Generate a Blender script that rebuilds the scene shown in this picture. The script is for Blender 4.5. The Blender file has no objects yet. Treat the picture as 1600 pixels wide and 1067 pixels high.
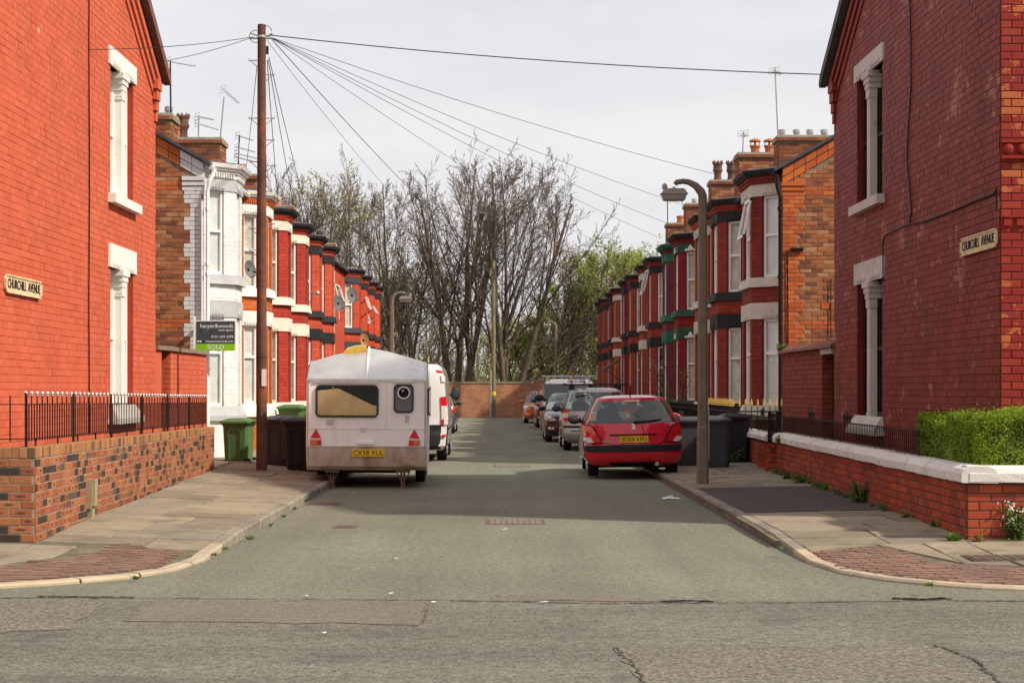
import bpy, math, random
from mathutils import Vector, Matrix
R = math.radians
sc = bpy.context.scene
# ------------------------------------------------------------------ camera
F, CX, CY, H = 2600.0, 780.0, 606.0, 1.65        # photo pixels (1600 wide), eye height
cd = bpy.data.cameras.new('camera'); cam = bpy.data.objects.new('camera', cd)
sc.collection.objects.link(cam)
cam.location = (0, 0, H); cam.rotation_euler = (R(90), 0, 0)
cd.sensor_width = 36; cd.lens = F/1600*36
cd.shift_x = 20/1600; cd.shift_y = 72.5/1600
cd.clip_end = 2000; cd.clip_start = .1
sc.camera = cam
# ------------------------------------------------------------------ sky and sun
SA, SB = 1.04, .44                                # shadow runs -x SA, +y SB for each metre of height
SUN_EL = math.atan(1/math.hypot(SA, SB))
sun_from = Vector((SA, -SB, 1)).normalized()
w = bpy.data.worlds.new('World'); sc.world = w; w.use_nodes = True
nt = w.node_tree; nt.nodes.clear()
N = nt.nodes.new
out = N('ShaderNodeOutputWorld'); bg = N('ShaderNodeBackground'); sky = N('ShaderNodeTexSky')
sky.sky_type = 'NISHITA'; sky.sun_disc = False
sky.sun_elevation = SUN_EL; sky.sun_rotation = math.atan2(sun_from.x, sun_from.y)
sky.dust_density = 4.0; sky.air_density = 1.2
tc = N('ShaderNodeTexCoord'); mp = N('ShaderNodeMapping'); mp.inputs['Scale'].default_value = (1.2, 1.2, 5)
nz = N('ShaderNodeTexNoise'); nz.inputs['Scale'].default_value = 2.2; nz.inputs['Detail'].default_value = 6; nz.inputs['Roughness'].default_value = .55
rp = N('ShaderNodeValToRGB'); rp.color_ramp.elements[0].position = .30; rp.color_ramp.elements[0].color = (.74, .74, .74, 1)
rp.color_ramp.elements[1].position = .62; rp.color_ramp.elements[1].color = (.98, .98, .98, 1)
mx = N('ShaderNodeMix'); mx.data_type = 'RGBA'; mx.inputs['B'].default_value = (8.0, 7.9, 8.1, 1)
L_ = nt.links.new
L_(tc.outputs['Generated'], mp.inputs['Vector']); L_(mp.outputs['Vector'], nz.inputs['Vector'])
L_(nz.outputs['Fac'], rp.inputs['Fac']); L_(rp.outputs['Color'], mx.inputs['Factor'])
L_(sky.outputs['Color'], mx.inputs['A']); L_(mx.outputs['Result'], bg.inputs['Color'])
bg.inputs['Strength'].default_value = .107
L_(bg.outputs['Background'], out.inputs['Surface'])
sl = bpy.data.lights.new('sun', 'SUN'); sl.energy = 5.0; sl.angle = R(2.0); sl.color = (1, .91, .77)
so = bpy.data.objects.new('sun', sl); sc.collection.objects.link(so)
so.rotation_euler = (-sun_from).to_track_quat('-Z', 'Y').to_euler(); so.location = (40, -10, 40)
sc.view_settings.view_transform = 'Standard'; sc.view_settings.look = 'None'
sc.view_settings.exposure = 0.07; sc.view_settings.gamma = 1
sc.view_settings.use_curve_mapping = False
sc.cycles.use_denoising = True
sc.cycles.max_bounces = 6; sc.cycles.transparent_max_bounces = 12
rnd = random.Random(7)

# ------------------------------------------------------------------ materials
def _n(nt, t, **kw):
    n = nt.nodes.new(t)
    for k, v in kw.items():
        if k.startswith('i_'): n.inputs[k[2:].replace('_', ' ')].default_value = v
        else: setattr(n, k, v)
    return n
def c4(c): return (c[0], c[1], c[2], 1)
def sc3(c, f): return (min(1, c[0]*f), min(1, c[1]*f), min(1, c[2]*f))
MATS = {}
def M(name, col, rough=.8, var=.12, scale=5., bump=0., bscale=60., metal=0., ramp=None, peel=None, stain=None, spot=False,
      coat=0., spec=.18, fine=0., fscale=180., trans=0., brick=None, peel2=None, streak=None, chips=None, mid=0., midscale=14., track=0.):
    """procedural surface: base colour, cloudy variation, optional per-brick ramp ('rnd'), peeled patches, stains, relief"""
    m = bpy.data.materials.new(name); m.use_nodes = True; nt = m.node_tree; L = nt.links.new
    b = nt.nodes['Principled BSDF']
    geo = _n(nt, 'ShaderNodeNewGeometry')
    pos = geo.outputs['Position']
    if ramp:
        at_ = _n(nt, 'ShaderNodeAttribute', attribute_name='rnd')
        r = _n(nt, 'ShaderNodeValToRGB'); r.color_ramp.interpolation = 'CONSTANT'
        els = r.color_ramp.elements
        for i, (p, c) in enumerate(ramp):
            e = els[i] if i < 2 else els.new(p)
            e.position = p; e.color = c4(c)
        L(at_.outputs['Fac'], r.inputs['Fac']); base = r.outputs['Color']
    else:
        v = _n(nt, 'ShaderNodeRGB'); v.outputs[0].default_value = c4(col); base = v.outputs[0]
    bfac = None
    if brick:                                            # courses drawn by the wall's own metric UVs (far houses)
        uv = _n(nt, 'ShaderNodeUVMap', uv_map='uv')
        bt = _n(nt, 'ShaderNodeTexBrick', i_Scale=1., i_Mortar_Size=.006, i_Brick_Width=.24, i_Row_Height=.0893, i_Mortar_Smooth=.2, i_Bias=0.)
        bt.inputs['Color1'].default_value = c4(sc3(col, .82)); bt.inputs['Color2'].default_value = c4(sc3(col, 1.15)); bt.inputs['Mortar'].default_value = c4(brick)
        L(uv.outputs['UV'], bt.inputs['Vector']); base = bt.outputs['Color']; bfac = bt.outputs['Fac']
    def mixc(a, bcol, fac):
        x = _n(nt, 'ShaderNodeMix', data_type='RGBA')
        L(fac, x.inputs['Factor']); L(a, x.inputs['A'])
        if isinstance(bcol, tuple): x.inputs['B'].default_value = c4(bcol)
        else: L(bcol, x.inputs['B'])
        return x.outputs['Result']
    def noise(s, d=4, ro=.6):
        n = _n(nt, 'ShaderNodeTexNoise', i_Scale=s, i_Detail=d, i_Roughness=ro); L(pos, n.inputs['Vector']); return n.outputs['Fac']
    def mrange(v, a, b_, c=0., d=1.):
        n = _n(nt, 'ShaderNodeMapRange'); L(v, n.inputs['Value'])
        for k, x in zip(('From Min', 'From Max', 'To Min', 'To Max'), (a, b_, c, d)): n.inputs[k].default_value = x
        return n.outputs['Result']
    def mul(a, f):
        x = _n(nt, 'ShaderNodeMix', data_type='RGBA', blend_type='MULTIPLY'); x.inputs['Factor'].default_value = 1
        L(a, x.inputs['A']); L(f, x.inputs['B']); return x.outputs['Result']
    if spot:
        uv = _n(nt, 'ShaderNodeUVMap', uv_map='uv'); sp = _n(nt, 'ShaderNodeSeparateXYZ'); L(uv.outputs['UV'], sp.inputs[0])
        cv = _n(nt, 'ShaderNodeCombineXYZ'); 
        a1 = _n(nt, 'ShaderNodeMath', operation='MULTIPLY_ADD'); L(sp.outputs['X'], a1.inputs[0]); a1.inputs[1].default_value = 3.2; a1.inputs[2].default_value = -1.6
        a2 = _n(nt, 'ShaderNodeMath', operation='MULTIPLY_ADD'); L(sp.outputs['Y'], a2.inputs[0]); a2.inputs[1].default_value = 4.4; a2.inputs[2].default_value = -2.2
        L(a1.outputs[0], cv.inputs[0]); L(a2.outputs[0], cv.inputs[1])
        ln = _n(nt, 'ShaderNodeVectorMath', operation='LENGTH'); L(cv.outputs[0], ln.inputs[0])
        f = mrange(ln.outputs['Value'], 1.15, .55, 0, .85)
        at2 = _n(nt, 'ShaderNodeAttribute', attribute_name='rnd')
        g = _n(nt, 'ShaderNodeMath', operation='GREATER_THAN'); L(at2.outputs['Fac'], g.inputs[0]); g.inputs[1].default_value = .62
        mm = _n(nt, 'ShaderNodeMath', operation='MULTIPLY'); L(f, mm.inputs[0]); L(g.outputs[0], mm.inputs[1])
        base = mixc(base, (.055, .04, .035), mm.outputs[0])
    if peel:                                             # peel = (colour, threshold, scale)
        f = noise(peel[2], 8, .7)
        n2 = noise(peel[2]*.22, 2, .5)
        ad = _n(nt, 'ShaderNodeMath', operation='ADD'); L(f, ad.inputs[0]); L(n2, ad.inputs[1])
        if ramp or peel2:
            at3 = _n(nt, 'ShaderNodeAttribute', attribute_name='rnd'); k = mrange(at3.outputs['Fac'], 0, 1, -.08, .10)
            ad2 = _n(nt, 'ShaderNodeMath', operation='ADD'); L(ad.outputs[0], ad2.inputs[0]); L(k, ad2.inputs[1]); ad = ad2
        base = mixc(base, peel[0], mrange(ad.outputs[0], peel[1], peel[1]+.025))
    base = mul(base, mrange(noise(scale), .3, .7, 1-var, 1+var))
    if fine: base = mul(base, mrange(noise(fscale, 3, .75), .32, .68, 1-fine, 1+fine))
    if mid: base = mul(base, mrange(noise(midscale, 4, .7), .3, .7, 1-mid, 1+mid))
    if track or streak:
        def stretched(sc_, s, d=5):
            mpn = _n(nt, 'ShaderNodeMapping'); mpn.inputs['Scale'].default_value = sc_; L(pos, mpn.inputs['Vector'])
            n = _n(nt, 'ShaderNodeTexNoise', i_Scale=s, i_Detail=d, i_Roughness=.6); L(mpn.outputs['Vector'], n.inputs['Vector']); return n.outputs['Fac']
        if track: base = mul(base, mrange(stretched((1, .06, 1) if track > 0 else (.06, 1, 1), 1.6), .3, .7, 1-abs(track), 1+abs(track)))
        if streak: base = mixc(base, streak[0], mrange(stretched((1, 1, .09), streak[1]), streak[2], streak[2]+.2, 0, streak[3]))
    if chips:
        vo = _n(nt, 'ShaderNodeTexVoronoi', i_Scale=chips[1]); L(pos, vo.inputs['Vector'])
        base = mixc(base, chips[0], mrange(vo.outputs['Distance'], chips[2], chips[2]*.6, 0, chips[3]))
    if stain: base = mixc(base, stain[0], mrange(noise(stain[1], 6, .65), stain[2], stain[2]+.14, 0, stain[3] if len(stain) > 3 else .8))
    L(base, b.inputs['Base Color'])
    b.inputs['Roughness'].default_value = rough; b.inputs['Metallic'].default_value = metal
    b.inputs['Specular IOR Level'].default_value = spec
    if coat: b.inputs['Coat Weight'].default_value = coat; b.inputs['Coat Roughness'].default_value = .06
    if bump:
        bn = _n(nt, 'ShaderNodeBump', i_Strength=min(1, bump), i_Distance=.01)
        L(noise(bscale, 5, .65), bn.inputs['Height']); nrm = bn.outputs['Normal']
        if bfac:
            b2 = _n(nt, 'ShaderNodeBump', i_Strength=.6, i_Distance=.008, invert=True); L(bfac, b2.inputs['Height']); L(nrm, b2.inputs['Normal']); nrm = b2.outputs['Normal']
        L(nrm, b.inputs['Normal'])
    if trans:
        tb = _n(nt, 'ShaderNodeBsdfTranslucent'); ms = _n(nt, 'ShaderNodeMixShader'); ms.inputs[0].default_value = trans
        L(base, tb.inputs['Color']); L(b.outputs[0], ms.inputs[1]); L(tb.outputs[0], ms.inputs[2])
        L(ms.outputs[0], nt.nodes['Material Output'].inputs['Surface'])
    MATS[name] = m
    return m
def glass(name, tint=(.75, .8, .8), ior=1.5):
    m = bpy.data.materials.new(name); m.use_nodes = True; nt = m.node_tree; L = nt.links.new; nt.nodes.clear()
    o = _n(nt, 'ShaderNodeOutputMaterial'); t = _n(nt, 'ShaderNodeBsdfTransparent'); t.inputs[0].default_value = c4(tint)
    g = _n(nt, 'ShaderNodeBsdfGlossy'); g.inputs['Roughness'].default_value = .02
    ge = _n(nt, 'ShaderNodeNewGeometry'); dt = _n(nt, 'ShaderNodeVectorMath', operation='DOT_PRODUCT'); L(ge.outputs['Normal'], dt.inputs[0]); L(ge.outputs['Incoming'], dt.inputs[1])
    ab = _n(nt, 'ShaderNodeMath', operation='ABSOLUTE'); L(dt.outputs['Value'], ab.inputs[0]); su = _n(nt, 'ShaderNodeMath', operation='SUBTRACT'); su.inputs[0].default_value = 1; L(ab.outputs[0], su.inputs[1])
    pw = _n(nt, 'ShaderNodeMath', operation='POWER'); L(su.outputs[0], pw.inputs[0]); pw.inputs[1].default_value = 5
    f0 = ((ior-1)/(ior+1))**2; fr = _n(nt, 'ShaderNodeMath', operation='MULTIPLY_ADD'); L(pw.outputs[0], fr.inputs[0]); fr.inputs[1].default_value = 1-f0; fr.inputs[2].default_value = f0
    ms = _n(nt, 'ShaderNodeMixShader')
    L(fr.outputs[0], ms.inputs[0]); L(t.outputs[0], ms.inputs[1]); L(g.outputs[0], ms.inputs[2]); L(ms.outputs[0], o.inputs[0])
    return m
GLASS = glass('window_glass', (.93, .95, .95), 1.6)
CARGLASS = glass('car_glass', (.82, .87, .85), 1.9)
DARKGLASS = glass('privacy_glass', (.16, .18, .19), 1.5)

# ------------------------------------------------------------------ mesh builder
UP = Vector((0, 0, 1))
OFF = {}
class Fr:
    """a wall plane: origin, outward normal; u runs left to right as seen from outside"""
    def __init__(s, O, Nn): s.O = Vector(O); s.N = Vector(Nn).normalized(); s.U = UP.cross(s.N).normalized()
    def p(s, u, z, d=0.): return s.O + s.U*u + UP*z + s.N*d
class MB:
    def __init__(s): s.v = []; s.f = []; s.m = []; s.uv = {}; s.rn = None
    def add(s, vs, fs, m=0, uvs=None):
        o = len(s.v); s.v += [tuple(x) for x in vs]
        for i, f in enumerate(fs):
            if uvs: s.uv[len(s.f)] = uvs[i]
            s.f.append(tuple(o+k for k in f)); s.m.append(m)
        return o
    def quad(s, a, b, c, d, m=0, uv=None): s.add([a, b, c, d], [(0, 1, 2, 3)], m, [uv] if uv else None)
    def box(s, x0, x1, y0, y1, z0, z1, m=0):
        x0, x1 = min(x0, x1), max(x0, x1); y0, y1 = min(y0, y1), max(y0, y1)
        s.add([(x0,y0,z0),(x1,y0,z0),(x1,y1,z0),(x0,y1,z0),(x0,y0,z1),(x1,y0,z1),(x1,y1,z1),(x0,y1,z1)],
              [(0,3,2,1),(4,5,6,7),(0,1,5,4),(1,2,6,5),(2,3,7,6),(3,0,4,7)], m)
    def fbox(s, fr, u0, u1, z0, z1, d0, d1, m=0):
        P = fr.p
        s.add([P(u0,z0,d0),P(u1,z0,d0),P(u1,z0,d1),P(u0,z0,d1),P(u0,z1,d0),P(u1,z1,d0),P(u1,z1,d1),P(u0,z1,d1)],
              [(0,1,2,3),(4,7,6,5),(3,2,6,7),(1,0,4,5),(0,3,7,4),(2,1,5,6)], m)
    def prism(s, poly, fn, m=0):
        """poly of 2d points; fn(p, t) -> 3d for t in (0, 1)"""
        n = len(poly); vs = [fn(p, 0) for p in poly] + [fn(p, 1) for p in poly]
        fs = [tuple(range(n))[::-1], tuple(range(n, 2*n))] + [(i, (i+1) % n, n+(i+1) % n, n+i) for i in range(n)]
        s.add(vs, fs, m)
    def tube(s, pts, r, n=8, m=0, cap=True):
        pts = [Vector(p) for p in pts]; k = len(pts)
        rr = r if isinstance(r, (list, tuple)) else [r]*k
        vs = []; ref = None
        for i, p in enumerate(pts):
            t = (pts[min(i+1, k-1)] - pts[max(i-1, 0)])
            if t.length < 1e-9: t = Vector((0, 0, 1))
            t.normalize()
            if ref is None: ref = Vector((1, 0, 0)) if abs(t.x) < .9 else Vector((0, 1, 0))
            a = (ref - t*ref.dot(t)); 
            if a.length < 1e-6: a = t.orthogonal()
            a.normalize(); ref = a; b = t.cross(a)
            for j in range(n):
                q = 2*math.pi*j/n; vs.append(p + (a*math.cos(q) + b*math.sin(q))*rr[i])
        fs = [(i*n+j, i*n+(j+1) % n, (i+1)*n+(j+1) % n, (i+1)*n+j) for i in range(k-1) for j in range(n)]
        if cap and n > 2: fs += [tuple(range(n))[::-1], tuple(range((k-1)*n, k*n))]
        s.add(vs, fs, m)
    def lathe(s, prof, O=(0,0,0), axis='z', n=16, m=0, cap=True):
        O = Vector(O); vs = []
        for (r, h) in prof:
            for j in range(n):
                q = 2*math.pi*j/n; c, d = r*math.cos(q), r*math.sin(q)
                vs.append(O + (Vector((c, d, h)) if axis == 'z' else Vector((h, c, d)) if axis == 'x' else Vector((d, h, c))))
        k = len(prof)
        fs = [(i*n+j, i*n+(j+1) % n, (i+1)*n+(j+1) % n, (i+1)*n+j) for i in range(k-1) for j in range(n)]
        if cap: fs += [tuple(range(n))[::-1], tuple(range((k-1)*n, k*n))]
        s.add(vs, fs, m)
    def ball(s, c, r, n=8, k=6, m=0, sx=1, sy=1, sz=1):
        c = Vector(c); vs = []
        for i in range(k+1):
            a = math.pi*i/k
            for j in range(n):
                b = 2*math.pi*j/n; vs.append(c + Vector((r*sx*math.sin(a)*math.cos(b), r*sy*math.sin(a)*math.sin(b), r*sz*math.cos(a))))
        s.add(vs, [(i*n+j, (i+1)*n+j, (i+1)*n+(j+1) % n, i*n+(j+1) % n) for i in range(k) for j in range(n)], m)
    def wall(s, fr, u0, u1, z0, z1, holes=(), rev=0., m=0, mr=None, d=0.):
        us = sorted({u0, u1, *[min(max(x, u0), u1) for h in holes for x in h[:2]]}); zs = sorted({z0, z1, *[min(max(x, z0), z1) for h in holes for x in h[2:4]]})
        for a, b in zip(us, us[1:]):
            for c, e in zip(zs, zs[1:]):
                mu, mz = (a+b)/2, (c+e)/2
                if any(h[0] < mu < h[1] and h[2] < mz < h[3] for h in holes): continue
                s.quad(fr.p(a,c,d), fr.p(b,c,d), fr.p(b,e,d), fr.p(a,e,d), m, [(a,c),(b,c),(b,e),(a,e)])
        if rev:
            k = m if mr is None else mr
            for (a, b, c, e) in [h[:4] for h in holes]:
                P = fr.p; x = d-rev
                s.quad(P(a,c,d),P(a,e,d),P(a,e,x),P(a,c,x),k,[(0,c),(0,e),(rev,e),(rev,c)]); s.quad(P(b,e,d),P(b,c,d),P(b,c,x),P(b,e,x),k,[(0,e),(0,c),(rev,c),(rev,e)])
                s.quad(P(a,e,d),P(b,e,d),P(b,e,x),P(a,e,x),k,[(a,0),(b,0),(b,rev),(a,rev)]); s.quad(P(b,c,d),P(a,c,d),P(a,c,x),P(b,c,x),k,[(b,0),(a,0),(a,rev),(b,rev)])
    def build(s, name, mats, parent=None, smooth=False, label=None, local=False):
        me = bpy.data.meshes.new(name); off = OFF.get(parent.name, Vector()) if (parent and not local) else Vector()
        vs = [(a-off.x, b-off.y, c-off.z) for a, b, c in s.v] if off.length else s.v
        me.from_pydata(vs, [], s.f)
        if not isinstance(mats, (list, tuple)): mats = [mats]
        for x in mats: me.materials.append(x)
        if len(mats) > 1: me.polygons.foreach_set('material_index', s.m)
        if smooth: me.polygons.foreach_set('use_smooth', [True]*len(s.f))
        if s.uv:
            ul = me.uv_layers.new(name='uv').data
            for fi, uvs in s.uv.items():
                if uvs:
                    st = me.polygons[fi].loop_start
                    for k, q in enumerate(uvs): ul[st+k].uv = q
        if s.rn is not None:
            a = me.attributes.new('rnd', 'FLOAT', 'POINT'); a.data.foreach_set('value', s.rn)
        o = bpy.data.objects.new(name, me); sc.collection.objects.link(o)
        if parent: o.parent = parent
        OFF[o.name] = off.copy()
        if label: o['label'] = label
        return o
def smooth_by_angle(o, ang=35):
    o.data.polygons.foreach_set('use_smooth', [True]*len(o.data.polygons))
    o.data.set_sharp_from_angle(angle=R(ang))
    return o
def tag(o, label, cat, group=None):
    o['label'] = label; o['category'] = cat
    if group: o['group'] = group
    return o
def thing(name, label, cat, loc=(0,0,0), rotz=0, group=None, world=True):
    o = bpy.data.objects.new(name, None); o.empty_display_size = .2; sc.collection.objects.link(o)
    o.location = loc; o.rotation_euler = (0, 0, rotz); tag(o, label, cat, group)
    OFF[o.name] = Vector(loc) if world else Vector()
    return o
def struct(name, mb, mats, **k):
    o = mb.build(name, mats, **k); o['kind'] = 'structure'; return o
def sempty(name):
    o = bpy.data.objects.new(name, None); sc.collection.objects.link(o); o['kind'] = 'structure'; OFF[o.name] = Vector(); return o
def text(parent, body, size, loc, nrm, mat, name='lettering', ax='CENTER', ext=.003, sx=1., up=None, spacing=1.0):
    cu = bpy.data.curves.new(name, 'FONT'); cu.body = body; cu.size = size; cu.extrude = ext; cu.align_x = ax; cu.align_y = 'CENTER'; cu.space_character = spacing
    cu.resolution_u = 3
    cu.materials.append(mat)
    o = bpy.data.objects.new(name, cu); sc.collection.objects.link(o)
    nrm = Vector(nrm).normalized(); u = UP.cross(nrm).normalized(); v = nrm.cross(u)
    m = Matrix(((u.x, v.x, nrm.x), (u.y, v.y, nrm.y), (u.z, v.z, nrm.z))).to_4x4()
    off = OFF.get(parent.name, Vector()) if parent else Vector()
    m.translation = Vector(loc) - off
    me = bpy.data.meshes.new_from_object(o); bpy.data.objects.remove(o); me.materials.clear(); me.materials.append(mat)
    o = bpy.data.objects.new(name, me); sc.collection.objects.link(o)
    o.parent = parent; o.matrix_local = m @ Matrix.Diagonal((sx, 1, 1, 1))
    OFF[o.name] = off; o['kind'] = 'stuff'
    return o
def at(px, py, Y): return Vector(((px-CX)*Y/F, Y, H+(CY-py)*Y/F))
def gnd(px, py, z=0.):
    Y = F*(H-z)/(py-CY); return Vector(((px-CX)*Y/F, Y, z))
def lerp(a, b, t): return a+(b-a)*t

# ------------------------------------------------------------------ bricks
NV = 12
_unit = {}
def unit_brick(mat, k):
    key = (mat.name, k)
    if key in _unit: return _unit[key]
    e = .035
    b = MB()
    fr = [(-.5+e,-.5+e*1.6,1),(.5-e,-.5+e*1.6,1),(.5-e,.5-e*1.6,1),(-.5+e,.5-e*1.6,1)]
    md = [(-.5,-.5,.55),(.5,-.5,.55),(.5,.5,.55),(-.5,.5,.55)]; bk = [(x,y,-1.2) for x,y,_ in md]
    b.add(fr+md+bk, [(0,1,2,3)]+[(4+i,4+(i+1)%4,(i+1)%4,i) for i in range(4)]+[(8+i,8+(i+1)%4,4+(i+1)%4,4+i) for i in range(4)], 0,
          [[(0,0),(1,0),(1,1),(0,1)]]+[[(0,0)]*4]*8)
    me = bpy.data.meshes.new('brick'); me.from_pydata(b.v, [], b.f); me.materials.append(mat)
    ul = me.uv_layers.new(name='uv').data
    for fi, uvs in b.uv.items():
        for j, q in enumerate(uvs): ul[me.polygons[fi].loop_start+j].uv = q
    a = me.attributes.new('rnd', 'FLOAT', 'POINT'); a.data.foreach_set('value', [(k+.5)/NV]*len(b.v))
    _unit[key] = me
    return me
def courses(u0, u1, z0, z1, holes=(), bl=.24, bh=.0893, j=.012, header=0, seed=1, top=None, shift=0., clip=None):
    """list of (u, z, length, height) bricks of a bonded wall, cut around its openings"""
    r = random.Random(seed); res = []; z = z0; row = 0
    while z + bh*.6 < z1:
        h = min(bh, z1-z); L = bl/2 if header and row % header == header-1 else bl
        off = (shift + (row % 2)*L/2 + (0 if L == bl else bl/4)) % L
        lo, hi = (clip(z+h) if clip else (u0, u1))
        segs = [(max(u0, lo), min(u1, hi))]
        for (a, b, c, e) in [q[:4] for q in holes]:
            if z+h*.5 > c and z+h*.5 < e:
                ns = []
                for (p, q) in segs:
                    if b <= p or a >= q: ns.append((p, q)); continue
                    if a > p: ns.append((p, a))
                    if b < q: ns.append((b, q))
                segs = ns
        for (p, q) in segs:
            u = u0 - off
            while u < q:
                a, b = max(u, p), min(u+L, q)
                if b-a > .05: res.append(((a+b)/2, z+h/2, b-a-j, h-j))
                u += L
        z += bh; row += 1
    return res
def emit_bricks(parent, sets, mat, cap=300, proud=.006, name='brick', jit=.0025, seed=3):
    """sets: [(frame, bricks, depth)]. The cap that show largest are parts of their own, the rest one joined part"""
    r = random.Random(seed); allb = []
    for fr, bl, dep in sets:
        for (u, z, lu, lz) in bl:
            c = fr.p(u, z, dep); Y = max(c.y, 1)
            px, py = CX+F*c.x/Y, CY-F*(c.z-H)/Y
            inv = px < -5 or px > 1605 or py < -5 or py > 1072
            allb.append((inv, -lu*lz/(Y*Y)*abs(fr.N.dot((Vector((0,0,H))-c).normalized())), fr, u, z, lu, lz, dep))
    allb.sort(key=lambda t: (t[0], t[1]))
    cap = min(cap, sum(1 for t in allb if not t[0]))
    off = OFF[parent.name]
    for (inv, k, fr, u, z, lu, lz, dep) in allb[:cap]:
        o = bpy.data.objects.new(name, unit_brick(mat, r.randrange(NV))); sc.collection.objects.link(o); o.parent = parent
        c = fr.p(u, z, dep) - off; p = proud + r.uniform(-jit, jit)
        a = fr.U*lu; n = fr.N*p
        o.matrix_local = Matrix(((a.x, 0, n.x, c.x), (a.y, 0, n.y, c.y), (0, lz, 0, c.z), (0, 0, 0, 1)))
        OFF[o.name] = Vector()
    rest = allb[cap:]
    if rest:
        b = MB(); b.rn = []
        for (inv, k, fr, u, z, lu, lz, dep) in rest:
            p = dep + proud + r.uniform(-jit, jit); P = fr.p; a, c = u-lu/2, u+lu/2; d, e = z-lz/2, z+lz/2
            b.add([P(a,d,p),P(c,d,p),P(c,e,p),P(a,e,p),P(a,d,dep-.008),P(c,d,dep-.008),P(c,e,dep-.008),P(a,e,dep-.008)],
                  [(0,1,2,3),(4,5,1,0),(5,6,2,1),(6,7,3,2),(7,4,0,3)], 0, [[(0,0),(1,0),(1,1),(0,1)]]+[[(0,0)]*4]*4)
            b.rn += [(r.randrange(NV)+.5)/NV]*8
        o = b.build(name+'work', mat, parent); o['kind'] = 'stuff'
# ------------------------------------------------------------------ surfaces
m_tar = M('avenue_asphalt', (.170, .168, .126), .92, .14, .4, bump=.7, bscale=110, fine=.55, fscale=48, mid=.34, midscale=15, track=.10, chips=((.34, .33, .27), 26, .10, .55), stain=((.11, .107, .08), .8, .58, .55))
m_tar2 = M('main_road_asphalt', (.152, .141, .116), .9, .14, .5, bump=.9, bscale=70, fine=.6, fscale=40, mid=.34, midscale=11, track=-.14, chips=((.33, .29, .22), 30, .15, .6), stain=((.085, .075, .066), 1.2, .56, .6))
m_tar3 = M('patch_asphalt', (.166, .145, .120), .9, .10, .9, bump=.8, bscale=90, fine=.48, fscale=50, mid=.2, chips=((.36, .28, .22), 30, .14, .6))
m_tar4 = M('dark_asphalt', (.078, .068, .060), .92, .12, 1.5, bump=.6, bscale=120, fine=.35, fscale=90, mid=.18, midscale=9)
m_tar5 = M('coarse_asphalt', (.158, .143, .113), .9, .12, 1.2, bump=1., bscale=50, fine=.62, fscale=30, mid=.28, chips=((.38, .33, .24), 26, .2, .65))
m_seam = M('tar_seam', (.06, .05, .043), .7, .3, 6, fine=.3)
m_soil = M('soil', (.13, .11, .075), .95, .3, 3, bump=.6, bscale=30)
m_joint = M('joint_dirt', (.135, .117, .082), .95, .35, 4, stain=((.06, .085, .03), 3, .55))
m_slab = M('paving_stone', (.27, .225, .165), .9, .16, 1.6, bump=.5, bscale=45, fine=.16, fscale=110, ramp=[(0, (.255, .21, .15)), (.3, (.205, .17, .125)), (.55, (.275, .225, .16)), (.8, (.23, .195, .15))], mid=.14, midscale=9, stain=((.14, .118, .085), 2.2, .53, .7))
m_kerb = M('kerb_stone', (.30, .26, .20), .9, .2, 2.5, bump=.6, bscale=60, fine=.2, fscale=120, ramp=[(0, (.24, .21, .165)), (.4, (.27, .235, .19)), (.7, (.21, .185, .15))], stain=((.12, .105, .08), 3, .55, .6))
m_kerb2 = M('pale_kerb_stone', (.42, .33, .23), .9, .15, 3, bump=.5, bscale=60, fine=.15, ramp=[(0, (.43, .34, .24)), (.5, (.38, .31, .23)), (.8, (.47, .37, .25))], stain=((.22, .18, .13), 4, .6, .6))
m_paver = M('paving_block', (.2, .1, .07), .9, .14, 2, bump=.5, bscale=80, fine=.2, fscale=120, ramp=[(0, (.225, .135, .10)), (.3, (.195, .115, .086)), (.6, (.25, .15, .112)), (.8, (.18, .112, .088))], stain=((.15, .115, .085), 3, .58, .6))
m_green = M('weed_leaf', (.10, .17, .03), .6, .35, 9, trans=.3)
m_dark_leaf = M('ivy_leaf', (.07, .115, .03), .6, .4, 9, trans=.25)
m_hedge = M('hedge_leaf', (.20, .29, .022), .5, .45, 7, trans=.35)
m_white = M('white_upvc', (.84, .83, .81), .35, .04, 3)
m_wpaint = M('white_paint', (.74, .70, .65), .7, .08, 2, bump=.2, bscale=60, stain=((.42, .35, .27), 5, .66, .6))
m_black = M('black_paint', (.012, .011, .011), .4, .3, 6, bump=.15, bscale=90)
m_iron = M('black_iron', (.018, .013, .012), .5, .35, 8, stain=((.09, .035, .018), 9, .62, .8))
m_gold = M('gold_paint', (.72, .48, .12), .35, .15, 9, metal=.6)
m_silver = M('silver_paint', (.62, .60, .57), .3, .1, 9, metal=.7)
m_steel = M('galvanised_steel', (.42, .42, .42), .45, .15, 9, metal=.6)
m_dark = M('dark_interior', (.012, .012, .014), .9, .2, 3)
m_blind = M('pale_blind', (.88, .88, .84), .8, .1, 3)
m_curt = M('net_curtain', (.72, .70, .62), .9, .2, 9)
m_roof = M('roof_slate', (.075, .075, .085), .7, .25, 5, bump=.4, bscale=20)
m_plast = M('black_plastic', (.02, .02, .022), .45, .2, 8)

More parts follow.
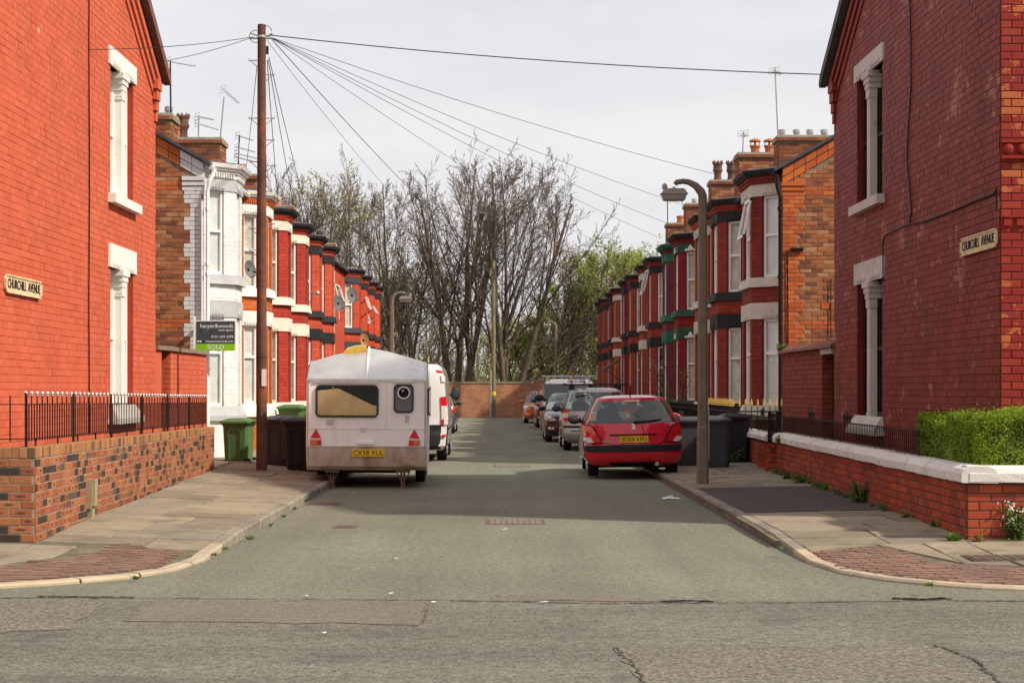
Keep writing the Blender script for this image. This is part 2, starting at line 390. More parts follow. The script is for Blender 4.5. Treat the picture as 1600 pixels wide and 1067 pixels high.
# ------------------------------------------------------------------ ground and roads
b = MB(); g = 600
b.quad((-g, -60, -.03), (g, -60, -.03), (g, 900, -.03), (-g, 900, -.03)); struct('ground', b, m_soil)
b = MB(); b.quad((-60, -25, 0), (60, -25, 0), (60, 12.93, 0), (-60, 12.93, 0)); struct('main_road', b, m_tar2)
b = MB()
b.quad((-60, 12.93, 0), (60, 12.93, 0), (60, 17.6, 0), (-60, 17.6, 0)); b.quad((-3.1, 17.6, 0), (3.2, 17.6, 0), (3.2, 93.2, 0), (-3.1, 93.2, 0))
struct('avenue_road', b, m_tar)
def sheet(name, pts, z, mat, n=7, wob=.05, seed=1):
    """an uneven-edged patch of surfacing lying on the road"""
    r = random.Random(seed); vs = []
    for i, (x, y) in enumerate(pts):
        x2, y2 = pts[(i+1) % len(pts)]
        for k in range(n):
            t = k/n; vs.append((lerp(x, x2, t)+r.uniform(-wob, wob), lerp(y, y2, t)+r.uniform(-wob, wob), z))
    b = MB(); b.add(vs, [tuple(range(len(vs)))]); return struct(name, b, mat)
def gp(*pp): return [tuple(gnd(*p)[:2]) for p in pp]
sheet('road_patch', gp((255, 938), (672, 942), (660, 975), (190, 972)), .004, m_tar3, seed=2)
sheet('road_patch', gp((-60, 938), (165, 938), (105, 985), (-90, 990)), .004, m_tar5, seed=3)
sheet('road_patch', gp((962, 1012), (1465, 1008), (1570, 1075), (1010, 1078)), .004, m_tar5, 9, .035, seed=4)
sheet('road_patch', gp((780, 930), (1105, 935), (1100, 942), (770, 938)), .004, m_tar3, seed=5)
def seam(pts, w, z, seed, name='road_crack'):
    r = random.Random(seed); P = []
    for (a, c) in zip(pts, pts[1:]):
        for k in range(24): P.append((lerp(a[0], c[0], k/24)+r.uniform(-.02, .02), lerp(a[1], c[1], k/24)+r.uniform(-.02, .02)))
    P.append(pts[-1]); b = MB()
    for (a, c) in zip(P, P[1:]):
        d = Vector((c[0]-a[0], c[1]-a[1])); n = Vector((-d.y, d.x)).normalized()*w*r.uniform(.15, .8)
        b.quad((a[0]-n.x, a[1]-n.y, z), (a[0]+n.x, a[1]+n.y, z), (c[0]+n.x, c[1]+n.y, z), (c[0]-n.x, c[1]-n.y, z))
    return struct(name, b, m_seam)
seam(gp((-80, 934), (255, 935), (700, 938), (940, 943), (1220, 942), (1470, 938), (1700, 940)), .022, .006, 1, 'road_seam')
seam(gp((960, 1012), (990, 1040), (1012, 1080)), .012, .008, 2)
seam(gp((1458, 1008), (1520, 1030), (1570, 1075)), .018, .008, 3)
seam(gp((668, 942), (660, 975)), .006, .008, 4)
seam(gp((1035, 940), (1075, 939), (1112, 940)), .06, .0075, 6, 'tar_smear'); seam(gp((1395, 935), (1440, 937), (1480, 935)), .09, .0075, 7, 'tar_smear'); seam(gp((60, 932), (130, 933), (210, 933)), .04, .0075, 8, 'tar_smear')

# ------------------------------------------------------------------ pavements
KR = [(2.9, 93.2), (2.9, 17.2), (2.9, 15.7), (3.02, 14.75), (3.28, 14.2), (3.6, 13.85), (3.95, 13.6), (4.4, 13.45), (5.2, 13.38), (7, 13.35), (30, 13.35)]
KL = [(-2.8, 93.2), (-2.8, 17.2), (-2.8, 15.8), (-2.92, 14.95), (-3.2, 14.38), (-3.65, 13.97), (-4.1, 13.68), (-4.7, 13.5), (-5.6, 13.42), (-8, 13.4), (-30, 13.4)]
def hk(Y): return .035 + .075*min(1, max(0, (Y-15.6)/2.4))
def wallx(side, Y):                                   # line of the low front walls
    return lerp(4.78, 5.0, (Y-17)/13) if side > 0 else -lerp(4.6, 5.0, (Y-16.5)/12.7)
def pz(side, X, Y):
    a = abs(X) - (2.9 if side > 0 else 2.8)
    if Y < 18: a = min(a, Y-ycurve(KR if side > 0 else KL, X)-.12)
    t = min(1, max(0, a/2.))
    rise = .04 if side > 0 else lerp(.07, .13, min(1, max(0, (Y-17)/12)))
    return hk(Y) + rise*t
def ycurve(K, X):                                     # kerb y at |x| along the bend
    pts = [(abs(x), y) for x, y in K[2:]]
    a = abs(X)
    if a <= pts[0][0]: return pts[0][1]
    for (p, q) in zip(pts, pts[1:]):
        if p[0] <= a <= q[0]: return lerp(p[1], q[1], (a-p[0])/(q[0]-p[0]))
    return pts[-1][1]
for side, K in ((1, KR), (-1, KL)):
    pav = sempty('pavement_right' if side > 0 else 'pavement_left')
    b = MB()                                          # bed under the stones
    ys = [17.2+i*1.5 for i in range(51)]
    for y0, y1 in zip(ys, ys[1:]):
        for x0, x1 in ((2.85, 3.9), (3.9, 5.0), (5.0, 7.5)):
            q = [(side*x0, y0), (side*x1, y0), (side*x1, y1), (side*x0, y1)]
            b.quad(*[(x, y, pz(side, x, y)-.014) for x, y in (q if side > 0 else q[::-1])])
    xs = [2.9, 3.0, 3.15, 3.3, 3.5, 3.75, 4.0, 4.4, 5, 6, 8, 12, 30]
    for x0, x1 in zip(xs, xs[1:]):
        c0, c1 = ycurve(K, x0)+.03, ycurve(K, x1)+.03
        for i in range(4):
            q = [(side*x0, lerp(c0, 17.2, i/4)), (side*x1, lerp(c1, 17.2, i/4)), (side*x1, lerp(c1, 17.2, (i+1)/4)), (side*x0, lerp(c0, 17.2, (i+1)/4))]
            b.quad(*[(x, y, pz(side, x, y)-.014) for x, y in (q if side > 0 else q[::-1])])
    b.build('bed', m_joint, pav)
    # kerb stones along the line
    kerb = sempty('kerb_right' if side > 0 else 'kerb_left')
    path = []; 
    for p, q in zip(K, K[1:]):
        n = max(1, int(math.hypot(q[0]-p[0], q[1]-p[1])/.15))
        path += [(lerp(p[0], q[0], i/n), lerp(p[1], q[1], i/n)) for i in range(n)]
    path.append(K[-1])
    def stone(seg, mat, name='kerb_stone', gap=.011):
        b = MB(); L = []; Rr = []
        for i, (x, y) in enumerate(seg):
            a, c = seg[max(0, i-1)], seg[min(len(seg)-1, i+1)]
            d = Vector((c[0]-a[0], c[1]-a[1])).normalized(); n = Vector((d.y, -d.x))*(-1 if side > 0 else 1)   # towards the pavement
            if i == 0: x += d.x*gap; y += d.y*gap
            if i == len(seg)-1: x -= d.x*gap; y -= d.y*gap
            h = hk(y)+rnd.uniform(-.002, .002)
            L.append([(x, y, -.02), (x, y, h-.018), (x+n.x*.018, y+n.y*.018, h), (x+n.x*.13, y+n.y*.13, h+.002), (x+n.x*.13, y+n.y*.13, -.02)])
        vs = [p for s_ in L for p in s_]; k = 5
        fs = [(i*k+j, i*k+(j+1) % k, (i+1)*k+(j+1) % k, (i+1)*k+j) for i in range(len(L)-1) for j in range(k)] + [tuple(range(k))[::-1], tuple(range((len(L)-1)*k, len(L)*k))]
        if side < 0: pass
        b.add(vs, fs); b.rn = [rnd.random()]*len(vs)
        return b.build(name, mat, kerb)
    seg = [path[0]]; acc = 0; tgt = .9
    far = [p for p in path if p[1] > 50]
    stone(far[::20]+[far[-1]], m_kerb, 'kerb_run')
    near = [p for p in path if p[1] <= 50 and abs(p[0]) < 9]
    seg = [far[-1]]
    for p in near:
        acc += math.hypot(p[0]-seg[-1][0], p[1]-seg[-1][1]); seg.append(p)
        if acc >= tgt:
            stone(seg, m_kerb2 if p[1] < 16.4 else m_kerb); seg = [p]; acc = 0; tgt = rnd.choice((.9, .9, .75, .6))
    if len(seg) > 1: stone(seg, m_kerb2)
    # block paving at the corner
    if side > 0: up = [tuple(gnd(*p, .06)[:2]) for p in ((1232, 862), (1405, 852), (1470, 877), (1600, 884), (1760, 888))]
    else: up = [tuple(gnd(*p, .06)[:2]) for p in ((352, 864), (180, 853), (120, 869), (0, 884), (-120, 890))]
    up = [(abs(x), y) for x, y in up]
    def upy(a):
        if a <= up[0][0]: return up[0][1]
        for p, q in zip(up, up[1:]):
            if p[0] <= a <= q[0]: return lerp(p[1], q[1], (a-p[0])/(q[0]-p[0]))
        return up[-1][1]
    cells = []; y = 13.3; row = 0
    while y < 17.3:
        a = 2.95 - (row % 2)*.1
        while a < 6.2:
            if all(ycurve(K, q[0])+.135 < q[1] < upy(q[0]) and q[0] > 3.02 for q in ((a, y), (a+.2, y), (a, y+.1), (a+.2, y+.1))): cells.append((a+.1, y+.05))
            a += .205
        y += .104; row += 1
    cells.sort(key=lambda c: (c[0]**2+c[1]**2))
    bb = MB(); pm = []
    for k in range(4):
        t = MB(); t.box(-.099, .099, -.048, .048, -.03, 0); t.rn = [k/4+.1]*8
        me = t.build('tmp', m_paver); pm.append(me.data); bpy.data.objects.remove(me)
    rest = MB(); rest.rn = []
    for i, (a, y) in enumerate(cells):
        X = side*a; z = pz(side, X, y)+rnd.uniform(-.004, .003)
        if i < 300:
            o = bpy.data.objects.new('paving_block', rnd.choice(pm)); sc.collection.objects.link(o); o.parent = pav
            o.location = (X, y, z); o.rotation_euler = (rnd.uniform(-.02, .02), rnd.uniform(-.015, .015), rnd.uniform(-.03, .03))
        else:
            rest.box(X-.099, X+.099, y-.048, y+.048, z-.03, z); rest.rn += [rnd.random()]*8
    if rest.v:
        o = rest.build('block_paving', m_paver, pav); o['kind'] = 'stuff'
    # flagstones
    def slab(x0, x1, y0, y1, y0b=None):
        y0b = y0 if y0b is None else y0b
        if x1-x0 < .12 or y1-min(y0, y0b) < .08 or y1-max(y0, y0b) < .02: return
        b = MB(); g_ = rnd.uniform(.008, .017); dz = rnd.uniform(-.008, .004)
        c = [(x0+g_, y0+g_), (x1-g_, y0b+g_), (x1-g_, y1-g_), (x0+g_, y1-g_)]
        c = [(x+rnd.uniform(-.006, .006), y+rnd.uniform(-.006, .006)) for x, y in c]
        if side < 0: c = [(-x, y) for x, y in c][::-1]
        t = [(x, y, pz(side, x, y)+dz+rnd.uniform(-.003, .003)) for x, y in c]
        mx_, my_ = sum(p[0] for p in t)/4, sum(p[1] for p in t)/4
        ti = [(lerp(x, mx_, .012), lerp(y, my_, .012), z) for x, y, z in t]
        lo = [(x, y, z-.008) for x, y, z in t]; bo = [(x, y, z-.05) for x, y, z in t]
        b.add(ti+lo+bo, [(0,1,2,3)]+[(4+i,4+(i+1)%4,(i+1)%4,i) for i in range(4)]+[(8+i,8+(i+1)%4,4+(i+1)%4,4+i) for i in range(4)])
        b.rn = [rnd.random()]*12; b.build('paving_slab', m_slab, pav)
    k0 = (2.9 if side > 0 else 2.8) + .135
    bands = [(16.73, 20.6), (25.6, 48)] if side > 0 else [(16.36, 48)]
    for (ya, yb) in bands:
        y = ya
        while y < yb:
            d = rnd.choice((.6, .6, .75, .9)) if y < 30 else rnd.choice((.9, 1.2)); x = k0; xe = abs(wallx(side, y))-.02
            if y > 30.5: xe = 5.75 if side > 0 else 5.85
            while x < xe-.05:
                wdt = rnd.choice((.6, .75, .9, .9, 1.05)); x2 = min(x+wdt, xe)
                if xe-x2 < .25: x2 = xe
                if y+d/2 > upy(x): slab(x, x2, max(y, upy(x) if x > k0+.01 else y), y+d)
                x = x2
            y += d
    x = k0                                              # along the main road
    while x < 7.2:
        x2 = x + rnd.choice((.45, .6, .75)); ya_, yb_ = upy(x)+.01, upy(x2)+.01; y1 = 16.72 if side > 0 else 16.35; y0 = max(ya_, yb_)
        if y1-y0 > .9: slab(x, x2, ya_, lerp(y0, y1, .5), yb_); slab(x, x2, lerp(y0, y1, .5), y1)
        else: slab(x, x2, ya_, y1, yb_)
        x = x2
    x = lerp(up[0][0], up[2][0], .35)
    if side > 0:
        b = MB(); ysd = [20.6+i*.5 for i in range(11)]
        for y0, y1 in zip(ysd, ysd[1:]):
            for xa, xb in ((k0, 3.9), (3.9, None)):
                xq0 = xb or wallx(1, y0); xq1 = xb or wallx(1, y1)
                b.quad(*[(x, y, pz(1, x, y)-.002) for x, y in ((xa, y0), (xq0, y0), (xq1, y1), (xa, y1))])
        b.build('asphalt_patch', m_tar4, pav)
# covers set in the road
def cover(px, py, wd, dp, label, m, rows=5, cols=10):
    c = gnd(px, py); t = thing('inspection_cover', label, 'cover', (c.x, c.y, 0))
    b = MB(); b.box(c.x-wd/2-.04, c.x+wd/2+.04, c.y-dp/2-.04, c.y+dp/2+.04, -.02, .005); b.build('frame', m_iron_b, t)
    for i in range(cols):
        for j in range(rows):
            q = MB(); x0 = c.x-wd/2+wd*i/cols; y0 = c.y-dp/2+dp*j/rows
            q.box(x0+.008, x0+wd/cols-.008, y0+.008, y0+dp/rows-.008, 0, .008+rnd.uniform(0, .002)); q.build('tile', m, t)
m_iron_b = M('rusty_cover', (.12, .085, .065), .7, .25, 8, bump=.4, bscale=60, stain=((.16, .07, .04), 9, .55, .7))
m_iron_c = M('cover_block', (.20, .155, .14), .8, .2, 8, bump=.4, bscale=80)
cover(805, 815.5, .64, .62, 'rectangular inspection cover of small blocks in the middle of the road', m_iron_c, 4, 9)
cover(800, 728, .7, .7, 'worn inspection cover in the sunlit strip of road beyond the parked red car', m_iron_c, 3, 8)
cover(540, 823, .2, .28, 'small rusty stopcock cover in the road near the left kerb', m_iron_b, 3, 3)
cover(507, 787, .42, .4, 'iron gully grating beside the left kerb behind the caravan', m_iron_b, 1, 7)
c = gnd(1570, 873, .06); q = thing('inspection_cover', 'rusty iron cover let into the right corner pavement', 'cover', (c.x, c.y, .06))
b = MB(); b.box(c.x-.35, c.x+.35, c.y-.22, c.y+.22, .0, pz(1, c.x, c.y)+.004); b.build('frame', m_iron_b, q)
for i in range(7):
    b = MB(); b.box(c.x-.32+i*.092, c.x-.32+i*.092+.075, c.y-.19, c.y+.19, 0, pz(1, c.x, c.y)+.010); b.build('rib', m_iron_b, q)
# ------------------------------------------------------------------ corner houses
LP = (.52, .108, .052)
m_lred = M('bright_red_masonry_paint', LP, .75, .06, .8, bump=.35, bscale=70, fine=.05, ramp=[(0, (.52, .108, .052)), (.35, (.545, .114, .055)), (.6, (.49, .10, .048)), (.85, (.555, .12, .06))], stain=((.44, .12, .07), 1.1, .56, .5), streak=((.40, .085, .045), 1.8, .52, .5), peel=((.55, .30, .17), 1.36, 9), peel2=True)
m_lmort = M('bright_red_joint', (.46, .078, .036), .85, .1, 3, stain=((.10, .03, .02), 2.5, .58, .7))
m_lreveal = M('red_reveal', (.36, .04, .02), .8, .1, 3)
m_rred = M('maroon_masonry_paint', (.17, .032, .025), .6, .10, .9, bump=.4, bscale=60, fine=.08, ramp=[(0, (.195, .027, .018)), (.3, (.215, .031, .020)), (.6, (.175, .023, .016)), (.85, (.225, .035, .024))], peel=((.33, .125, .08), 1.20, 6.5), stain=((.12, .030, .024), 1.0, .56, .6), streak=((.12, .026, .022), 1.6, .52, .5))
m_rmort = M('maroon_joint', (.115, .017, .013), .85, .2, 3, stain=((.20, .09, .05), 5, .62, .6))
m_rfront = M('peeling_red_paint', (.2, .03, .02), .6, .10, 2, bump=.4, bscale=60, ramp=[(0, (.26, .022, .014)), (.4, (.24, .026, .018)), (.7, (.30, .035, .02))], peel=((.45, .115, .038), 1.13, 7))
m_stone = M('white_stone_paint', (.74, .70, .64), .75, .07, 2, bump=.4, bscale=60, stain=((.45, .40, .33), 6, .62, .55))
m_stone2 = M('grimy_white_stone', (.52, .47, .44), .8, .10, 3, bump=.5, bscale=60, stain=((.26, .20, .17), 5, .58, .7))
m_bframe = M('dark_brown_frame', (.028, .014, .012), .4, .2, 4)
m_sign = M('old_sign_cream', (.66, .53, .33), .7, .1, 6, bump=.3, bscale=40, stain=((.36, .17, .06), 14, .52, .85))
m_letter = M('worn_black_letter', (.02, .018, .018), .6, .2, 20, stain=((.35, .24, .13), 30, .62, .8))
m_cable = M('black_cable', (.015, .013, .013), .5, .1, 4)
m_verge = M('brown_verge_tile', (.16, .075, .055), .8, .2, 6, bump=.4)

def relief(b, fr, u, z, wd, d, m=0):
    """little crested ornament cut in the lintels"""
    b.fbox(fr, u-wd/2, u+wd/2, z, z+.035, d, d+.015, m)
    for i in range(5): b.fbox(fr, u-wd/2+wd*(i+.2)/5, u-wd/2+wd*(i+.8)/5, z-.03, z, d, d+.012, m)
    b.add([fr.p(u-wd*.3, z+.035, d), fr.p(u+wd*.3, z+.035, d), fr.p(u+.012, z+.16, d), fr.p(u-.012, z+.16, d),
           fr.p(u-wd*.22, z+.035, d+.016), fr.p(u+wd*.22, z+.035, d+.016), fr.p(u+.006, z+.14, d+.016), fr.p(u-.006, z+.14, d+.016)],
          [(4,5,6,7), (0,1,5,4), (1,2,6,5), (2,3,7,6), (3,0,4,7)], m)
def sash(parent, fr, u0, u1, z0, z1, d, mat, mid=.5, blind=None, fw=.055, cur=True, pane=GLASS):
    """window: frame, two panes, something hung behind them"""
    b = MB(); zm = lerp(z0, z1, mid)
    b.fbox(fr, u0, u0+fw, z0, z1, d-.06, d); b.fbox(fr, u1-fw, u1, z0, z1, d-.06, d)
    b.fbox(fr, u0+fw, u1-fw, z0, z0+fw*1.2, d-.06, d-.002); b.fbox(fr, u0+fw, u1-fw, z1-fw, z1, d-.06, d-.002)
    b.fbox(fr, u0+fw, u1-fw, zm-fw*.5, zm+fw*.5, d-.055, d-.004)
    w_ = b.build('window', mat, parent)
    for a, c in ((z0+fw, zm-fw*.4), (zm+fw*.4, z1-fw*.9)):
        g = MB(); g.quad(fr.p(u0+fw*.9, a, d-.035), fr.p(u1-fw*.9, a, d-.035), fr.p(u1-fw*.9, c, d-.035), fr.p(u0+fw*.9, c, d-.035)); g.build('pane', pane, w_)
    if blind:
        g = MB()
        n = 24; U0, U1 = u0+fw*.5, u1-fw*.5
        if blind is m_blind:
            k = int((z1-z0)/.045)
            for i in range(k):
                zz = z0+.04+i*.045
                g.quad(fr.p(U0, zz, d-.075), fr.p(U1, zz, d-.075), fr.p(U1, zz+.042, d-.062), fr.p(U0, zz+.042, d-.062))
        else:
            for i in range(n):
                a, c = lerp(U0, U1, i/n), lerp(U0, U1, (i+1)/n); da, dc = d-.085+.016*math.sin(i*2.1), d-.085+.016*math.sin((i+1)*2.1)
                g.quad(fr.p(a, z0+.03, da), fr.p(c, z0+.03, dc), fr.p(c, z1-.03, dc), fr.p(a, z1-.03, da))
        g.build('blind' if blind is m_blind else 'curtain', blind, w_)
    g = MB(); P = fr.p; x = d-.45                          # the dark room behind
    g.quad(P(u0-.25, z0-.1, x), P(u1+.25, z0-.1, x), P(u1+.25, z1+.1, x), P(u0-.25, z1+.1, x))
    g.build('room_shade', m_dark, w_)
    return w_
for side in (1, -1):
    Xg = 5.7 if side > 0 else 5.8
    Y0, Y1, ze, SL = 18.92, (28.3 if side > 0 else 28.07), 6.9, .55
    Ym = (Y0+Y1)/2; zr = ze+(Ym-Y0)*SL
    t = thing('corner_house', 'corner house with maroon peeling paint on its brick gable, behind the hedge' if side > 0 else
              'corner house with bright red painted brick gable above the black railings', 'house', (side*Xg, 24, 0))
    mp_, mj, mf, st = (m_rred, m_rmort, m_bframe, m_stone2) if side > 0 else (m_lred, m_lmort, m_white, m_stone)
    fr = Fr((side*Xg, 0, 0), (-side, 0, 0)); uY = (lambda Y: -Y) if side > 0 else (lambda Y: Y)
    rg = lambda a, c: tuple(sorted((uY(a), uY(c))))
    wy = (24.74, 26.46) if side > 0 else (24.8, 26.35)
    lz = (1.22, 3.28, 3.61) if side > 0 else (1.39, 3.45, 3.80); uz = (4.52, 6.50, 6.77) if side > 0 else (4.54, 6.46, 6.73)
    holes = [(*rg(*wy), lz[0], lz[1]), (*rg(*wy), uz[0], uz[1])]
    u0, u1 = rg(Y0, Y1)
    b = MB(); b.wall(fr, u0, u1, -.1, ze, holes, .3, 0, 1)
    b.add([fr.p(u0, ze), fr.p(u1, ze), fr.p((u0+u1)/2, zr)], [(0, 1, 2)])
    fb = Fr((side*Xg, Y1, 0), (0, 1, 0)); b.quad((side*Xg, Y1, -.1), (side*(Xg+8), Y1, -.1), (side*(Xg+8), Y1, ze), (side*Xg, Y1, ze))
    b.quad((side*Xg, Y0, -.1), (side*(Xg+8), Y0, -.1), (side*(Xg+8), Y0, ze), (side*Xg, Y0, ze))
    b.build('wall', [mj, m_lreveal if side < 0 else M('maroon_reveal', (.15, .018, .014), .7, .1, 3)], t)
    cl = lambda z: (u0+max(0, z-ze)/SL, u1-max(0, z-ze)/SL)
    lin = [(*rg(wy[0]-.13, wy[1]+.13), lz[1], lz[2]), (*rg(wy[0]-.13, wy[1]+.13), uz[1], uz[2]), (*rg(wy[0]-.13, wy[1]+.13), uz[0]-.13, uz[0]), (*rg(wy[0]-.05, wy[1]+.05), lz[0]-.28, lz[0])]
    bl = courses(u0, u1, .02, zr-.2, holes+lin, header=5, clip=cl, seed=2, j=.008)
    sets = [(fr, bl, 0.)]
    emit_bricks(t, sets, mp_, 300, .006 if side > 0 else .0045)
    # quoin strip on the main-road front
    ff = Fr((side*Xg, Y0, 0), (0, -1, 0))
    if side > 0:
        bf = courses(0, 1.9, .02, ze, [(0, 1.9, 4.27, 4.45), (0, 1.9, 3.47, 3.60)], header=0, seed=5, shift=.12)
        emit_bricks(t, [(ff, bf, 0.)], m_rfront, 160, .006, seed=9)
        b = MB(); b.fbox(ff, 0, 1.9, 4.27, 4.45, -.05, .02); b.fbox(ff, 0, 1.9, 4.43, 4.47, .02, .06); b.fbox(ff, 0, 1.9, 4.25, 4.285, .02, .06)
        for i in range(12): b.ball(ff.p(.08+i*.16, 4.36, .03), .062, 10, 6, 0, 1, .7, 1.1)
        b.build('ball_moulding', m_rfront, t, smooth=False)
        b = MB(); b.fbox(ff, 0, 1.9, 3.47, 3.60, -.05, .012); b.fbox(ff, 0, 1.9, 3.585, 3.61, .012, .045)
        for i in range(13): b.fbox(ff, .03+i*.145, .03+i*.145+.09, 3.49, 3.575, .012, .035)
        b.build('carved_band', m_rfront, t)
    uc = (rg(*wy)[0]+rg(*wy)[1])/2; hw = (wy[1]-wy[0])/2
    for (z0, z1, z2, low) in ((*lz, 1), (*uz, 0)):
        b = MB(); b.fbox(fr, uc-hw-.13, uc+hw+.13, z1, z2, -.25, .035)
        for s_ in (-1, 1): relief(b, fr, uc+s_*hw*.55, z1+.05, hw*.75, .035)
        b.build('lintel', st, t)
        b = MB()
        if low:
            b.add([fr.p(uc-hw-.05, z0, -.25), fr.p(uc+hw+.05, z0, -.25), fr.p(uc-hw-.05, z0, .03), fr.p(uc+hw+.05, z0, .03), fr.p(uc-hw-.15, z0-.2, .16), fr.p(uc+hw+.15, z0-.2, .16),
                   fr.p(uc-hw-.15, z0-.28, .16), fr.p(uc+hw+.15, z0-.28, .16), fr.p(uc-hw-.15, z0-.28, -.02), fr.p(uc+hw+.15, z0-.28, -.02)],
                  [(0,2,3,1), (2,4,5,3), (4,6,7,5), (6,8,9,7), (0,8,6,4,2), (1,3,5,7,9)])
        else: b.fbox(fr, uc-hw-.14, uc+hw+.14, z0-.135, z0+.002, -.25, .12)
        b.build('sill', st, t)
        b = MB(); cw = .10                                   # stone column between the two lights
        b.fbox(fr, uc-cw, uc+cw, z0, z1-.36, -.14, .02); b.fbox(fr, uc-cw-.02, uc+cw+.02, z1-.40, z1-.36, -.15, .035)
        for k, (e, q) in enumerate(((.025, .10), (.05, .09), (.085, .08), (.13, .09))):
            zz = z1-.36+sum((.10, .09, .08, .09)[:k]); b.fbox(fr, uc-cw-e, uc+cw+e, zz, zz+q, -.15, .025+e*.4)
        b.fbox(fr, uc-cw-.02, uc+cw+.02, z0, z0+.05, -.15, .03)
        b.build('column', st, t)
        for a, c in ((uc-hw+.0, uc-cw*.8), (uc+cw*.8, uc+hw)):
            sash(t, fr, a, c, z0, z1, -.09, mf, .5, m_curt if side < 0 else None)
    # verge: stepped brick courses under the roof edge, corbel at the eaves
    for k in range(3):
        b = MB(); e = .03+.035*(2-k); dz = .16+.155*k
        for s_ in (0, 1):
            ua, ub = (u0, (u0+u1)/2) if s_ == 0 else ((u0+u1)/2, u1)
            za, zb = (ze, zr) if s_ == 0 else (zr, ze)
            n = 22
            for i in range(n):
                a, c = lerp(ua, ub, i/n)+.008, lerp(ua, ub, (i+1)/n)-.008; z_a, z_c = lerp(za, zb, (i+.02)/n)-dz+.1, lerp(za, zb, (i+.98)/n)-dz+.1
                P = fr.p; h = .14
                b.add([P(a,z_a-h,-.02),P(c,z_c-h,-.02),P(c,z_c,-.02),P(a,z_a,-.02),P(a,z_a-h,e),P(c,z_c-h,e),P(c,z_c,e),P(a,z_a,e)], [(4,5,6,7),(0,1,5,4),(1,2,6,5),(2,3,7,6),(3,0,4,7)])
        b.rn = [.4]*len(b.v); b.build('verge_course', mp_, t)
    for k in range(4):
        for ue, s_ in ((u0, 1), (u1, -1)):
            b = MB(); zz = ze-.10-.17*k; a, c = sorted((ue-s_*(.02), ue+s_*(.34-.07*k)))
            b.fbox(fr, a, c, zz-.16, zz, -.02, .11-.025*k); b.rn = [.4]*len(b.v); b.build('corbel', mp_, t)
    b = MB(); XA, XB = side*(Xg-.17), side*(Xg+9)
    for (ya, za, yb, zb) in ((Y0-.25, ze-.05, Ym, zr+.12), (Y1+.25, ze-.05, Ym, zr+.12)):
        b.add([(XA,ya,za),(XB,ya,za),(XB,yb,zb),(XA,yb,zb),(XA,ya,za+.10),(XB,ya,za+.10),(XB,yb,zb+.10),(XA,yb,zb+.10)], [(0,1,2,3),(7,6,5,4),(0,4,5,1),(1,5,6,2),(3,7,4,0)])
    rf = b.build('roof', m_roof, t)
    for i in range(22):                                      # verge tiles
        for s_ in (0, 1):
            ya, yb = (Y0-.25, Ym) if s_ == 0 else (Y1+.25, Ym)
            a, c = lerp(ya, yb, i/22), lerp(ya, yb, (i+1)/22); za, zb = lerp(ze-.05, zr+.12, i/22), lerp(ze-.05, zr+.12, (i+1)/22)
            b = MB(); x0, x1 = side*(Xg-.21), side*(Xg-.10)
            b.prism([(a, za-.06), (c, zb-.06), (c, zb+.125), (a, za+.125)], lambda p, q: (x0 if q == 0 else x1, p[0], p[1]+(i % 2)*.006))
            b.build('verge_tile', m_verge if side < 0 else m_roof, rf)
    b = MB(); b.tube([(side*(Xg-.2), Y1+.3, ze-.02), (side*(Xg+8), Y1+.3, ze-.02)], .06, 8); b.build('gutter', m_black, t)
    # cables pinned to the wall
    b = MB()
    if side < 0:
        b.tube([fr.p(23.45+.015*math.sin(z*1.7), z, .022) for z in [1.0+.3*i for i in range(22)]], .010, 5)
        b.tube([fr.p(23.45+.10*math.sin(q)-.05, 7.45+.2*math.cos(q), .03) for q in [i*.5 for i in range(13)]], .008, 5)
    else:
        pts = [(1423, -40), (1426, 60), (1426, 140), (1422, 200), (1420, 250), (1424, 290), (1427, 330), (1424, 350), (1405, 358), (1385, 368), (1382, 382), (1382, 440)]
        def on(px, py): Y = Xg*F/(px-CX); p = at(px, py, Y); p.x -= .025; return p
        b.tube([on(*p) for p in pts], .012, 5); b.tube([on(*p) for p in ((1424, 350), (1450, 345), (1490, 330), (1530, 312), (1557, 302), (1560, 296))], .014, 5)
        b.tube([on(1560, 302), on(1560, 330)], .01, 5)
    b.build('cable', m_cable, t)
    # street name plate
    sgn = thing('street_sign', 'cream cast-iron name plate reading CHURCHILL AVENUE on the '+('maroon gable' if side > 0 else 'bright red gable'), 'sign', (side*Xg, 20, 3))
    ya, yb = (18.98, 20.42) if side > 0 else (19.45, 20.95); za, zb = (3.26, 3.47) if side > 0 else (2.77, 2.98)
    a, c = rg(ya, yb); b = MB()
    oct_ = [(a+.05, za), (c-.05, za), (c, za+.05), (c, zb-.05), (c-.05, zb), (a+.05, zb), (a, zb-.05), (a, za+.05)]
    b.prism(oct_, lambda p, q: fr.p(p[0], p[1], .012 if q == 0 else .035)); b.build('plate', m_sign, sgn)
    b = MB()
    for (e0, e1) in ((0, .018),):
        b.fbox(fr, a+.04, c-.04, zb-.016, zb+.004, .03, .048); b.fbox(fr, a+.04, c-.04, za-.004, za+.016, .03, .048)
        b.fbox(fr, a-.004, a+.016, za+.04, zb-.04, .03, .048); b.fbox(fr, c-.016, c+.004, za+.04, zb-.04, .03, .048)
    b.build('raised_border', m_sign, sgn)
    text(sgn, 'CHURCHILL  AVENUE', .158, fr.p((a+c)/2, (za+zb)/2, .036), fr.N, m_letter, sx=.86 if side > 0 else .9, ext=.006)
